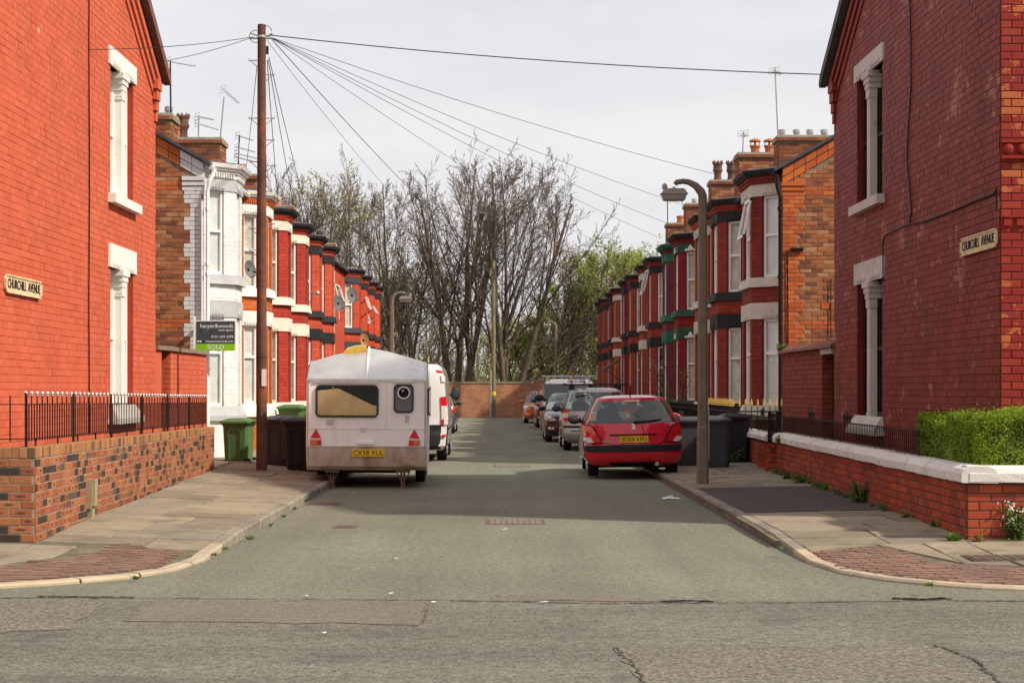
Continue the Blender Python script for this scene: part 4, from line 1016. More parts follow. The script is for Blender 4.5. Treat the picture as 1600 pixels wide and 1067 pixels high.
# chimneys: on the slopes, by the party walls
chimney(LHO[0], -8.1, -6.9, 35.0, 35.7, 6.0, 7.40, [(.2, 'flue'), (.9, 'flue')], -1)
chimney(LHO[1], -7.9, -6.6, 39.4, 40.2, 6.0, 7.55, [(.14, 'short'), (.26, 'crown')], -1)
for i, y in ((2, 44.6), (4, 52.2), (7, 65.8)): chimney(LHO[i], -7.5, -6.5, y, y+.6, 6.0, 7.35, [(.5, 'short')], -1)
chimney(RHO[1], 6.9, 8.3, 41.1, 41.8, 6.0, 7.86, [(.1, 'flue'), (.36, 'flue'), (.6, 'flue'), (.85, 'flue')], 1)
chimney(RHO[2], 6.6, 7.8, 45.8, 46.6, 6.0, 8.1, [(.42, 'cowl'), (.75, 'cowl')], 1)
chimney(RHO[3], 6.5, 7.6, 51.0, 51.7, 6.0, 8.0, [(.22, 'crown'), (.6, 'crown'), (.95, 'short')], 1)
chimney(RHO[5], 6.5, 7.6, 57.9, 58.6, 6.0, 8.05, [(.3, 'flue'), (.7, 'flue')], 1)
chimney(RHO[6], 6.5, 7.6, 64.3, 65.0, 6.0, 8.0, [(.5, 'short')], 1)
# windows tilted open
def casement(t, px0, px1, py0, py1, X, tilt, name='open_casement'):
    Ya, Yb = F*X/(px0-CX), F*X/(px1-CX); z0 = at(px0, py1, Ya).z; z1 = at(px0, py0, Ya).z
    y0, y1 = sorted((abs(Ya), abs(Yb))); s_ = 1 if X > 0 else -1; b = MB(); g_ = MB()
    q = lambda y, k: (X-s_*tilt*(1-k), y, lerp(z0, z1, k))
    for (ya_, yb_, ka, kb) in ((y0, y0+.05, 0, 1), (y1-.05, y1, 0, 1), (y0, y1, 0, .06), (y0, y1, .94, 1)):
        a = [q(ya_, ka), q(yb_, ka), q(yb_, kb), q(ya_, kb)]; b.add(a+[(x-s_*.04, y, z) for x, y, z in a], [(0,1,2,3), (4,5,6,7), (0,1,5,4), (1,2,6,5), (2,3,7,6), (3,0,4,7)])
    g_.quad(q(y0, 0), q(y1, 0), q(y1, 1), q(y0, 1)); o = b.build(name, m_white, t); g_.build('pane', GLASS, o)
casement(RHO[0], 1175, 1166, 310, 370, 5.33, .16)
casement(RHO[5], 1015, 1009, 420, 458, 5.33, .2)
casement(LHO[6], 522, 531, 443, 466, -5.93, .15); casement(LHO[8], 570, 574, 463, 482, -5.42, .15); casement(LHO[9], 581, 585, 478, 488, -5.42, .15)
# pitched porch on the right row
c = at(962, 556, 74.5); b = MB(); y0, y1 = 73.6, 75.4
b.add([(XR-.5, y0, 2.85), (XR-.5, y1, 2.85), (XR-1.25, y1, 2.35), (XR-1.25, y0, 2.35), (XR-.5, y0, 2.95), (XR-.5, y1, 2.95), (XR-1.27, y1, 2.44), (XR-1.27, y0, 2.44)], [(0,1,2,3), (4,5,6,7), (2,3,7,6), (0,3,7,4)])
b.tube([(XR-.45, y0, 1.95), (XR-1.1, y0, 2.42)], .03, 5); b.build('porch', m_verge, RHO[8])
# sandy house: stone dressing; alarm box; wall lamp
b = MB(); p = at(1163, 560, 40.3); b.box(p.x-.1, p.x+.1, 40.2, 40.3, p.z-.2, p.z+.2); b.build('alarm_box', m_white, RHO[1])
b = MB(); p = at(489, 458, 49.9); b.tube([(p.x-.12, p.y, p.z), (p.x+.1, p.y, p.z+.03)], .02, 6); b.ball((p.x+.14, p.y, p.z), .07); b.build('wall_lamp', m_steel, LHO[4])
# ------------------------------------------------------------------ vehicles
m_tyre = M('tyre_rubber', (.018, .017, .017), .85, .2, 12, bump=.3, bscale=60)
m_rim = M('wheel_metal', (.42, .42, .43), .35, .1, 8, metal=.7)
m_under = M('underbody', (.012, .012, .012), .9, .2, 5)
m_trim = M('bumper_plastic', (.022, .022, .024), .5, .12, 9, bump=.1)
m_seat = M('seat_cloth', (.05, .053, .06), .9, .2, 9)
m_redl = M('red_lamp_lens', (.60, .010, .012), .12, .25, 30, coat=.8); m_clear = M('clear_lamp_lens', (.62, .60, .58), .1, .15, 40, coat=.8)
m_amber = M('amber_lens', (.65, .16, .02), .15, .1, 30, coat=.6); m_head = M('headlamp_lens', (.45, .47, .50), .08, .3, 30, metal=.3, coat=1)
m_mirr = M('mirror_face', (.05, .055, .06), .12, .1, 4)
m_chrome = M('chrome', (.7, .7, .72), .12, .05, 5, metal=1)
m_plate = M('yellow_plate', (.78, .50, .03), .4, .05, 4); m_platew = M('white_plate', (.75, .75, .72), .4, .05, 4)
m_ink = M('plate_black', (.01, .01, .01), .5, .1, 4); m_wink = M('white_ink', (.8, .8, .8), .5, .03, 4)
def paint(n, c, metal=.0, rough=.28): return M(n, c, rough, .05, 2, metal=metal, coat=1., stain=(sc3(c, .7), 3, .68, .35))
US = [0, .16, .32, .46, .6, .72, .82, .9, .96, 1.]
class Car:
    """body = stack of plan outlines; level = (z, y_rear, y_front, half width, rear corner depth, front corner depth)"""
    NS = 15
    def __init__(s, lv): s.lv = lv
    def at(s, z):
        lv = s.lv
        if z <= lv[0][0]: return lv[0]
        for a, c in zip(lv, lv[1:]):
            if a[0] <= z <= c[0]:
                t = (z-a[0])/max(1e-6, c[0]-a[0]); return tuple(lerp(p, q, t) for p, q in zip(a, c))
        return lv[-1]
    def rear(s, u, z):                                     # u in half widths, beyond 1 wraps on to the flank
        _, yr, yf, w_, cr, cf = s.at(z); a = abs(u); sg = 1 if u >= 0 else -1
        if a <= 1: return Vector((sg*a*w_, yr+cr*(a**5*.62+a**2*.38), z))
        return Vector((sg*w_*(1+.0*(a-1)), yr+cr+(a-1)*w_, z))
    def front(s, u, z):
        _, yr, yf, w_, cr, cf = s.at(z); a = abs(u); sg = 1 if u >= 0 else -1
        if a <= 1: return Vector((sg*a*w_, yf-cf*(a**5*.55+a**2*.45), z))
        return Vector((sg*w_, yf-cf-(a-1)*w_, z))
    def flank(s, y, z, sg): return Vector((sg*s.at(z)[3], y, z))
    def ring(s, L):
        z, yr, yf, w_, cr, cf = L; P = []
        r = [(u*w_, yr+cr*(u**5*.62+u**2*.38)) for u in US]; f = [(u*w_, yf-cf*(u**5*.55+u**2*.45)) for u in US]
        P += [(x, y) for x, y in r]
        y0, y1 = r[-1][1], f[-1][1]
        P += [(w_+.012*math.sin(math.pi*i/s.NS), lerp(y0, y1, i/s.NS)) for i in range(1, s.NS)]
        P += f[::-1]
        P += [(-x, y) for x, y in f[1:]]
        P += [(-w_-.012*math.sin(math.pi*i/s.NS), lerp(y1, y0, i/s.NS)) for i in range(1, s.NS)]
        P += [(-x, y) for x, y in r[:0:-1]]
        return [(x, y, z) for x, y in P]
    def build(s, root, mat, wl, glazing, roofmat=None):
        """wl = (first, last) level index of the glazing band"""
        rings = [s.ring(L) for L in s.lv]; n = len(rings[0]); nr = len(US)
        side_i = (nr-1, nr-1+s.NS)
        body = MB(); gl = {k: MB() for k in ('rear_window', 'windscreen', 'side_window')}
        vs = [p for r in rings for p in r]
        def zone(j):
            m = j if j < n//2 else n-1-j                    # mirror
            if m < nr-1: return 'rear_window', m, nr-1
            if m < nr-1+s.NS: return 'side_window', m-(nr-1), s.NS
            return 'windscreen', (nr-1)*2+s.NS-1-m, nr-1
        keep = []; groups = {'rear_window': [], 'windscreen': [], 'sw': {}}
        for i in range(len(rings)-1):
            for j in range(n):
                f = (i*n+j, i*n+(j+1) % n, (i+1)*n+(j+1) % n, (i+1)*n+j)
                if wl[0] <= i < wl[1]:
                    z_, k, kk = zone(j)
                    if z_ == 'rear_window' and k < glazing.get('rear', 7): groups['rear_window'].append(f); continue
                    if z_ == 'windscreen' and k < glazing.get('front', 8): groups['windscreen'].append(f); continue
                    if z_ == 'side_window':
                        hit = False
                        for (a, c) in glazing.get('side', ()):
                            if a <= k < c and i >= wl[0]: groups['sw'].setdefault((a, j < n//2), []).append(f); hit = True
                        if hit: continue
                keep.append(f)
        body.add(vs, keep + [tuple(range((len(rings)-1)*n, len(rings)*n)), tuple(range(n))[::-1]])
        bo = body.build('body', mat, root, local=True); smooth_by_angle(bo, 38)
        def g(fs, name, m_):
            if not fs: return
            b = MB(); b.add(vs, fs); used = sorted({k for f in fs for k in f}); mp_ = {k: i for i, k in enumerate(used)}
            b = MB(); b.add([vs[k] for k in used], [tuple(mp_[k] for k in f) for f in fs]); o = b.build(name, m_, root, local=True, smooth=True)
        g(groups['rear_window'], 'rear_window', glazing.get('rmat', CARGLASS)); g(groups['windscreen'], 'windscreen', CARGLASS)
        for k, fs in groups['sw'].items(): g(fs, 'side_window', glazing.get('smat', CARGLASS))
        return bo
    def patch(s, root, poly, name, mat, kind='rear', off=.006, sg=1, rings=4, sub=4, parent=None, label=None):
        """a panel that follows the body: poly in (u, z) for rear/front, (y, z) for the flanks"""
        fn = {'rear': s.rear, 'front': s.front, 'flank': lambda y, z: s.flank(y, z, sg)}[kind]
        def nrm(u, z):
            e = .02; a = fn(u+e, z)-fn(u-e, z); c = fn(u, z+e)-fn(u, z-e); n = a.cross(c)
            if kind == 'rear' and n.y > 0: n = -n
            if kind == 'front' and n.y < 0: n = -n
            if kind == 'flank': return Vector((sg, 0, 0))
            if abs(u) > 1: return Vector((1 if u > 0 else -1, 0, 0))
            return n.normalized()
        out_ = []
        for i, p in enumerate(poly):
            q = poly[(i+1) % len(poly)]
            out_ += [(lerp(p[0], q[0], k/sub), lerp(p[1], q[1], k/sub)) for k in range(sub)]
        cx, cz = sum(p[0] for p in out_)/len(out_), sum(p[1] for p in out_)/len(out_)
        b = MB(); vs = []; n = len(out_)
        for p in out_: vs.append(fn(*p) - nrm(*p)*.004)
        for r in range(rings):
            t = r/rings
            for p in out_: q = (lerp(p[0], cx, t), lerp(p[1], cz, t)); vs.append(fn(*q)+nrm(*q)*off)
        vs.append(fn(cx, cz)+nrm(cx, cz)*off)
        fs = [(r*n+i, r*n+(i+1) % n, (r+1)*n+(i+1) % n, (r+1)*n+i) for r in range(rings) for i in range(n)] + [(rings*n+i, rings*n+(i+1) % n, (rings+1)*n) for i in range(n)]
        b.add(vs, fs); o = b.build(name, mat, parent or root, local=True, label=label); smooth_by_angle(o, 40); return o
def wheel(root, x, y, r, w_, hub=m_rim):
    sg = 1 if x > 0 else -1; b = MB()
    b.lathe([(r*.62, -w_/2), (r*.93, -w_/2), (r, -w_*.36), (r*1.0, w_*.36), (r*.93, w_/2), (r*.62, w_/2)], (x, y, r), 'x', 24); o = b.build('wheel', m_tyre, root, local=True); smooth_by_angle(o, 40)
    b = MB(); X = x+sg*w_*.36
    b.lathe([(r*.64, 0), (r*.60, sg*.03), (r*.52, sg*.012), (r*.18, sg*.03), (r*.10, sg*.045)], (X, y, r), 'x', 20)
    for i in range(7):
        q = i*2*math.pi/7; b.tube([(X+sg*.035, y+r*.12*math.cos(q), r+r*.12*math.sin(q)), (X+sg*.03, y+r*.58*math.cos(q), r+r*.58*math.sin(q))], .028, 4)
    b.build('rim', hub, o, local=True)
def mirror(root, x, y, z, mat, big=1., sx=1., sz=1., back=True):
    sg = 1 if x > 0 else -1; b = MB(); b.ball((x+sg*.10*big, y, z+.02), .1*big, 12, 8, 0, 1.15*sx, .55, .80*sz); b.tube([(x-sg*.08, y+.03, z-.04), (x+sg*.06*big, y, z-.01)], .03, 6); o = b.build('door_mirror', mat, root, local=True, smooth=True)
    if back: b = MB(); b.ball((x+sg*.10*big, y-.035*big, z+.02), .085*big, 12, 8, 0, 1.1*sx, .3, .76*sz); b.build('mirror_glass', m_mirr, o, local=True, smooth=True)
    return o
def seats(root, y, z, w_, head=True):
    for x in (-w_, w_):
        b = MB(); b.box(x-.24, x+.24, y, y+.5, z-.5, z-.35); b.prism([(x-.24, z-.4), (x+.24, z-.4), (x+.21, z+.15), (x+.12, z+.22), (x-.12, z+.22), (x-.21, z+.15)], lambda p, q: (p[0], y+(0 if q == 0 else .14), p[1]))
        if head: b.tube([(x, y+.07, z+.2), (x, y+.07, z+.3)], .02, 5); b.ball((x, y+.07, z+.36), .13, 10, 8, 0, 1, .5, .8)
        b.build('seat', m_seat, root, local=True)
def number_plate(root, car, z, txt, front=False, wd=.52, ht=.112, u=0., tilt=0., mat=None):
    fn = car.front if front else car.rear; p = fn(u, z); sg = 1 if front else -1
    b = MB(); b.box(p.x-wd/2, p.x+wd/2, p.y+sg*.012, p.y+sg*.03, z-ht/2, z+ht/2); o = b.build('number_plate', mat or (m_platew if front else m_plate), root, local=True)
    if txt:
        text(root, txt, .112, (p.x, p.y+sg*.031, z-.004), (0, sg, 0), m_ink, sx=.94, ext=.002).parent = o
    return o
def arches(root, car, ys, r, mat=m_under):
    for y in ys:
        for sg in (-1, 1):
            poly = [(y+r*math.cos(q), max(.2, r*.92+r*math.sin(q))) for q in [math.pi*i/12 for i in range(13)]] + [(y-r, .2), (y+r, .2)]
            car.patch(root, poly, 'wheel_arch', mat, 'flank', .006, sg, 2, 1)
def hatch_levels(L, w_, belt, roof, nose, ws, rw, tail=.0, hood=.0, scr=(.9, .6)):
    """generic hatchback: nose height, ws windscreen base from the front, rw rear glass run"""
    t = tail
    return [(.20, .10, L-.10, w_-.10, .25, .30), (.28, .03, L-.03, w_-.03, .24, .32), (.42, .0, L, w_, .22, .36), (.55, .0+t, L-.01, w_+.005, .2, .4), (nose-.08, .03+t, L-.04, w_+.005, .2, .45),
            (nose, .05+t, L-.16, w_-.005, .2, .5), (lerp(nose, belt, .55), .07+t, L-.55, w_-.015, .2, .35), (belt-.03, .08+t, L-ws, w_-.03, .2, .22), (belt, .09+t, L-ws-.05, w_-.04, .2, .2),
            (lerp(belt, roof, .35), .09+t+rw*.30, L-ws-.05-scr[0]*.35, w_-.11, .2, .2), (lerp(belt, roof, .7), .09+t+rw*.65, L-ws-.05-scr[0]*.7, w_-.19, .2, .22), (roof-.075, .09+t+rw*.93, L-ws-.05-scr[0], w_-.25, .2, .25),
            (roof-.03, .09+t+rw, L-ws-.1-scr[0], w_-.30, .24, .3), (roof-.006, .3+t+rw, L-ws-.35-scr[0], w_-.42, .3, .3), (roof, .6+t+rw, L-ws-.7-scr[0], w_-.58, .3, .3)]
# ---- red hatchback
P_RED = paint('red_car_paint', (.60, .012, .030))
def red_car():
    c = gnd(986, 745); root = thing('hatchback', 'red hatchback with yellow plate SD59 VPU parked half on the right kerb', 'car', (2.44, 29.9, .045), R(-.6), world=False)
    root.rotation_euler = (0, R(-1.2), R(-.6))
    lv = [(.20, .16, 3.9, .74, .25, .3), (.26, .07, 3.97, .82, .24, .32), (.34, .02, 4.0, .865, .26, .36), (.46, .0, 4.02, .875, .30, .4), (.555, .0, 4.02, .878, .32, .42), (.575, .02, 4.01, .878, .32, .42), (.66, .035, 3.98, .875, .32, .45),
          (.80, .06, 3.7, .868, .33, .5), (.94, .10, 3.2, .852, .33, .4), (.965, .115, 2.95, .846, .33, .25), (1.02, .16, 2.85, .825, .33, .2), (1.14, .25, 2.65, .765, .32, .2), (1.28, .37, 2.4, .70, .30, .22), (1.375, .46, 2.2, .635, .28, .25),
          (1.425, .47, 2.05, .585, .26, .3), (1.462, .62, 1.75, .47, .3, .3), (1.475, .95, 1.5, .3, .3, .3)]
    car = Car(lv); car.build(root, P_RED, (9, 13), dict(rear=8, front=8, side=((1, 6), (7, 13))))
    # black frit round the rear glass
    car.patch(root, [(-.97, .572), (.97, .572), (.985, .53), (.97, .46), (-.97, .46), (-.985, .53)], 'bumper_strip', m_trim, off=.022, sub=10)
    car.patch(root, [(-.5, .205), (.45, .205), (.5, .275), (-.55, .275)], 'diffuser', m_under, off=.02)
    for sg in (-1, 1):
        ol = [(.70, .80), (.845, .60), (.985, .625), (1.12, .70), (1.13, .80), (1.07, .90), (.955, .935), (.83, .90)]
        car.patch(root, [(sg*u, z) for u, z in ([(.625, .622), (.84, .600), (1.02, .648), (1.13, .735), (1.15, .835), (1.07, .93), (.95, .962), (.81, .912)])], 'lamp_housing', m_under, off=.010, sub=5)
        lens = car.patch(root, [(sg*u, z) for u, z in ([(.655, .635), (.84, .615), (1.0, .66), (1.10, .74), (1.12, .83), (1.05, .915), (.95, .945), (.83, .90)])], 'tail_light', m_redl, off=.018, sub=5)
        car.patch(root, [(sg*u, z) for u, z in [(.80, .632), (.90, .62), (1.02, .672), (1.04, .72), (.88, .715)]], 'reversing_lens', m_clear, off=.026, parent=lens)
        car.patch(root, [(sg*u, z) for u, z in [(.86, .80), (1.0, .82), (1.0, .88), (.90, .87)]], 'indicator_lens', m_redl, off=.026, parent=lens)
        mirror(root, sg*.86, 2.55, .99, m_trim if sg < 0 else P_RED, 1.15)
    # handle strip, its recess shade painted as a darker red patch; plate
    car.patch(root, [(-.50, .775), (.46, .775), (.46, .742), (-.50, .742)], 'handle_recess_shade', M('red_crease_shade', (.20, .006, .012), .3, .05, 4), off=.006, sub=8)
    car.patch(root, [(-.52, .805), (.48, .805), (.46, .775), (-.50, .775)], 'boot_handle', P_RED, off=.026, sub=8)
    number_plate(root, car, .682, 'SD59 VPU', wd=.51, ht=.118)
    text(root, 'PEUGEOT', .038, car.rear(-.56, .652)+Vector((0, -.012, 0)), (-.15, -1, 0), m_chrome, 'badge', ext=.002)
    text(root, '207', .055, car.rear(.55, .648)+Vector((0, -.012, 0)), (.15, -1, 0), m_chrome, 'badge', ext=.002)
    b = MB(); p = car.rear(0, .905); e = [(-.035, -.05), (-.015, -.05), (-.01, -.02), (.005, -.035), (.03, -.05), (.035, -.03), (.018, -.01), (.03, .015), (.012, .015), (.02, .045), (-.005, .055), (-.035, .05), (-.03, .03), (-.01, .03), (-.012, .005), (-.04, .015), (-.038, -.002), (-.02, -.01)]
    b.prism(e, lambda q, k: (p.x+q[0], p.y-.012*k-.004, p.z+q[1])); b.build('emblem', m_chrome, root, local=True)
    b = MB()
    for sg in (-1, 1): b.tube([car.rear(sg*u, z)+Vector((0, -.003, 0)) for u, z in ((.78, .955), (.70, .80), (.625, .66), (.56, .605), (.40, .588), (.2, .585), (0, .585))], .0045, 4)
    b.build('hatch_gap', m_under, root, local=True)
    # wiper, brake light, aerial, exhaust
    b = MB(); a, e = car.rear(0, .985), car.rear(.62, 1.03); b.tube([a+Vector((0, -.03, 0)), car.rear(.3, 1.005)+Vector((0, -.04, .0)), e+Vector((0, -.02, 0))], [.028, .016, .008], 6); b.build('rear_wiper', m_plast, root, local=True)
    car.patch(root, [(-.23, 1.350), (.23, 1.350), (.22, 1.385), (-.22, 1.385)], 'brake_light', M('pale_brake_lens', (.62, .38, .27), .3, .1, 20), off=.01, sub=4)
    b = MB(); b.tube([(0, .85, 1.46), (0, .78, 1.66)], [.018, .005], 6); b.build('aerial', m_plast, root, local=True)
    b = MB(); b.tube([(.40, .1, .24), (.40, -.02, .235)], .035, 10); b.tube([(.40, .3, .24), (.40, .1, .24)], .045, 8); b.build('exhaust', m_steel, root, local=True)
    for x in (-.72, .72):
        for y in (.72, 3.26): wheel(root, x, y, .30, .19)
    arches(root, car, (.72, 3.26), .36)
    b = MB(); b.box(-.68, .68, .3, 3.7, .17, .30); b.build('underbody', m_under, root, local=True)
    b = MB(); b.box(-.74, .74, .35, 2.9, .5, .90); b.build('cabin_floor', m_seat, root, local=True)
    seats(root, 1.9, 1.0, .36); seats(root, .85, .88, .34)
    b = MB(); b.box(-.08, .08, 2.45, 2.5, 1.22, 1.28); b.build('rear_view_mirror', m_plast, root, local=True)
    return root
red_car()
# ---- silver estate car with ladder on roof bars
P_SIL = paint('silver_car_paint', (.40, .375, .345), .45, .35)
def silver_car():
    root = thing('estate_car', 'silver people carrier with roof bars and a folded ladder, behind the red hatchback', 'car', (2.56, 43.4, 0), 0, world=False)
    lv = [(.22, .12, 4.1, .76, .2, .3), (.30, .03, 4.2, .84, .18, .3), (.42, .0, 4.25, .868, .16, .35), (.56, .0, 4.27, .872, .16, .4), (.60, .03, 4.27, .872, .16, .42), (.80, .04, 4.1, .868, .15, .5), (.98, .06, 3.5, .86, .15, .4), (1.04, .07, 3.2, .85, .15, .25),
          (1.10, .08, 3.1, .835, .15, .2), (1.25, .13, 2.8, .785, .16, .2), (1.42, .21, 2.5, .725, .18, .2), (1.54, .27, 2.3, .68, .2, .25), (1.60, .30, 2.1, .63, .24, .3), (1.64, .45, 1.9, .5, .3, .3), (1.655, .8, 1.6, .3, .3, .3)]
    car = Car(lv); car.build(root, P_SIL, (7, 11), dict(rear=8, front=8, side=((1, 5), (5, 9), (10, 14))))
    for sg in (-1, 1):
        q = car.patch(root, [(sg*u, z) for u, z in [(.87, .78), (1.04, .78), (1.05, 1.02), (1.0, 1.13), (.90, 1.08), (.86, .95)]], 'tail_light', m_redl, off=.016)
        car.patch(root, [(sg*u, z) for u, z in [(.875, .87), (1.03, .87), (1.035, .985), (.87, .985)]], 'clear_lens', m_clear, off=.024, parent=q)
        mirror(root, sg*.86, 3.0, 1.05, m_trim, 1.1)
    car.patch(root, [(-.99, .61), (.99, .61), (.99, .665), (-.99, .665)], 'bumper_strip', m_trim, off=.02, sub=10)
    car.patch(root, [(-.80, .52), (.80, .52), (.80, .545), (-.80, .545)], 'lower_strip', m_trim, off=.012, sub=10)
    car.patch(root, [(-.28, .97), (.28, .97), (.28, 1.03), (-.28, 1.03)], 'boot_handle', P_SIL, off=.04, sub=4)
    number_plate(root, car, .87, '')
    b = MB(); a = car.rear(-.75, 1.42)+Vector((0, -.02, 0)); b.tube([a, car.rear(-.35, 1.47)+Vector((0, -.03, 0))], .012, 5); b.tube([car.rear(-.35, 1.55)+Vector((0, -.03, 0)), car.rear(-.31, 1.36)+Vector((0, -.03, 0))], .014, 5); b.build('rear_wiper', m_plast, root, local=True)
    for x in (-.75, .75):
        for y in (.85, 3.5): wheel(root, x, y, .31, .2)
    arches(root, car, (.85, 3.5), .37)
    b = MB(); b.box(-.70, .70, .3, 3.9, .2, .32); b.build('underbody', m_under, root, local=True)
    b = MB(); b.box(-.76, .76, .35, 3.2, .5, 1.0); b.build('cabin_floor', m_seat, root, local=True)
    seats(root, 2.0, 1.08, .36); seats(root, 1.0, 1.05, .4)
    for y in (.65, 1.75):
        b = MB(); b.tube([(-.80, y, 1.74), (.80, y, 1.74)], .02, 6)
        for x in (-.62, .62): b.box(x-.05, x+.05, y-.04, y+.04, 1.60, 1.75)
        b.box(-.85, -.78, y-.03, y+.03, 1.72, 1.77); b.box(.78, .85, y-.03, y+.03, 1.72, 1.77); b.build('roof_bar', m_plast, root, local=True)
    b = MB(); b.tube([(.0, .9, 1.65), (.0, .8, 1.92)], [.015, .004], 5); b.build('aerial', m_plast, root, local=True)
    # ladder, a thing of its own resting on the bars
    ld = thing('ladder', 'folded aluminium ladder lying on the roof bars of the silver car', 'ladder', (2.08, 43.95, 1.765), 0, world=False)
    for k in range(3):
        b = MB(); z = .03+k*.065
        for x in (-.16, .16): b.box(x-.02+.03*k, x+.02+.03*k, -.05+.05*k, 2.4, z, z+.05)
        for i in range(8): b.tube([(-.16+.03*k, .1+i*.3, z+.025), (.16+.03*k, .1+i*.3, z+.025)], .014, 5)
        b.build('ladder_section', m_steel, ld, local=True)
    b = MB()
    for x in (-.18, .16): b.box(x-.02, x+.03, -.09, -.04, .0, .06); b.box(x+.04, x+.09, .06, .1, .16, .24)
    b.build('end_cap', M('orange_cap', (.45, .05, .02), .6, .1, 5), ld, local=True)
silver_car()
def facing(name, label, X, Y, c, spec):
    """a car with its nose to the camera: built rear first, then turned round"""
    L = spec['L']; root = thing(name, label, 'car' if name != 'panel_van' else 'van', (X, Y+L, 0), R(180), world=False)
    lv = spec['lv']; car = Car(lv); car.build(root, c, spec['wl'], spec['gl'])
    hz = spec['hz']
    for sg in (-1, 1):
        q = car.patch(root, [(sg*u, z) for u, z in spec.get('head', [(.58, hz), (.80, hz-.04), (1.0, hz+.01), (1.12, hz+.12), (1.0, hz+.15), (.75, hz+.09)])], 'headlight', m_head, 'front', .016)
        b = MB(); p = car.front(sg*.84, hz+.05); b.ball(p+Vector((0, .02, 0)), .055, 10, 8, 0, 1, .4, 1); b.build('lamp_bulb', m_chrome, q, local=True)
        car.patch(root, [(sg*u, z) for u, z in [(.66, .38), (.86, .38), (.90, .46), (.70, .46)]], 'fog_light', spec.get('fog', m_chrome), 'front', .012)
        mirror(root, sg*spec['mx'], spec['my'], spec['mz'], spec.get('mm', c), spec.get('mb', 1.1), back=False)
    car.patch(root, [(-.5, .30), (.5, .30), (.58, .46), (-.58, .46)], 'lower_grille', m_under, 'front', .008)
    car.patch(root, [(-.40, hz-.03), (.40, hz-.03), (.46, hz+.07), (-.46, hz+.07)], 'grille', m_under, 'front', .008)
    number_plate(root, car, .50, '', True)
    for x in (-(spec['w']-.12), spec['w']-.12):
        for y in spec['ax']: wheel(root, x, y, spec['wr'], .2)
    arches(root, car, spec['ax'], spec['wr']+.06)
    w_ = spec['w']; b = MB(); b.box(-w_+.18, w_-.18, .3, L-.4, .2, .32); b.build('underbody', m_under, root, local=True)
    b = MB(); b.box(-w_+.12, w_-.12, .35, L-1.6, .5, lv[spec['wl'][0]][0]-.06); b.build('cabin_floor', m_seat, root, local=True)
    seats(root, spec['sy'], lv[spec['wl'][0]][0]+.02, .36)
    return root, car
P_BLK = paint('black_car_paint', (.012, .013, .02), .2); P_NAVY = paint('navy_car_paint', (.02, .025, .05), .2); P_ORG = paint('orange_car_paint', (.45, .12, .018), .35)
P_RB = paint('brick_red_car_paint', (.30, .035, .03)); P_VAN = paint('white_van_paint', (.66, .65, .62), 0, .35); P_GRY = paint('grey_car_paint', (.12, .12, .125), .5, .35)
def hspec(L, w_, belt, roof, nose, **k):
    lv = hatch_levels(L, w_, belt, roof, nose, 1.25, .55)
    d = dict(L=L, w=w_, lv=lv, wl=(8, 11), gl=dict(rear=7, front=9, side=((1, 6), (7, 13))), hz=nose-.18, mx=w_-.05, my=L-1.75, mz=belt+.04, ax=(.75, L-.82), wr=.31, sy=L-2.45)
    d.update(k); return d
facing('hatchback', 'black hatchback facing the camera between the silver car and the white van', 2.28, 50.2, P_BLK, hspec(4.25, .885, .96, 1.49, .86, mm=P_BLK))
facing('small_car', 'brick red car almost hidden behind the white van, only a strip of its wing showing', 2.48, 64.9, P_RB, hspec(3.8, .83, .92, 1.45, .82))
facing('sport_utility_car', 'dark navy car facing the camera, next to the orange hatchback', 2.42, 68.6, P_NAVY, hspec(4.3, .90, 1.05, 1.64, .95, wr=.34))
facing('hatchback', 'orange hatchback facing the camera, farthest parked car by the brick wall', 2.02, 77.1, P_ORG, hspec(4.0, .87, .95, 1.49, .86, mm=P_ORG))
# ---- white van facing, right side
def van_lv(L, w_, belt, roof, nose, ws):
    return [(.24, .08, L-.1, w_-.08, .1, .3), (.34, .0, L-.02, w_-.01, .08, .3), (.60, .0, L, w_, .08, .35), (nose-.1, .0, L-.05, w_, .08, .4), (nose, .0, L-.2, w_-.005, .08, .4), (belt-.05, .01, L-ws, w_-.01, .08, .25), (belt, .01, L-ws-.06, w_-.015, .08, .22),
            (lerp(belt, roof, .4), .02, L-ws-.38, w_-.06, .1, .2), (lerp(belt, roof, .78), .04, L-ws-.68, w_-.11, .1, .2), (roof-.08, .06, L-ws-.85, w_-.16, .12, .2), (roof-.03, .09, L-ws-1.0, w_-.24, .14, .25), (roof, .2, L-ws-1.3, w_-.45, .2, .3)]
lv = van_lv(4.8, .95, 1.18, 1.97, 1.02, .75)
rt, car = facing('panel_van', 'white van facing the camera with a roof rack bar, in the row of parked cars', 2.46, 56.6, P_VAN, dict(L=4.8, w=.95, lv=lv, wl=(6, 8), gl=dict(rear=0, front=9, side=((9, 13),)), hz=.78, mx=.92, my=3.75, mz=1.28, mm=m_trim, mb=1.5, ax=(.95, 3.9), wr=.33, sy=2.9))
for y in (1.2, 3.0):
    b = MB(); b.tube([(-.85, y, 2.06), (.85, y, 2.06)], .028, 6)
    for x in (-.72, .72): b.box(x-.03, x+.03, y-.03, y+.03, 1.88, 2.06)
    b.ball((-.87, y, 2.06), .05); b.ball((.87, y, 2.06), .05); b.build('roof_bar', m_steel, rt, local=True)
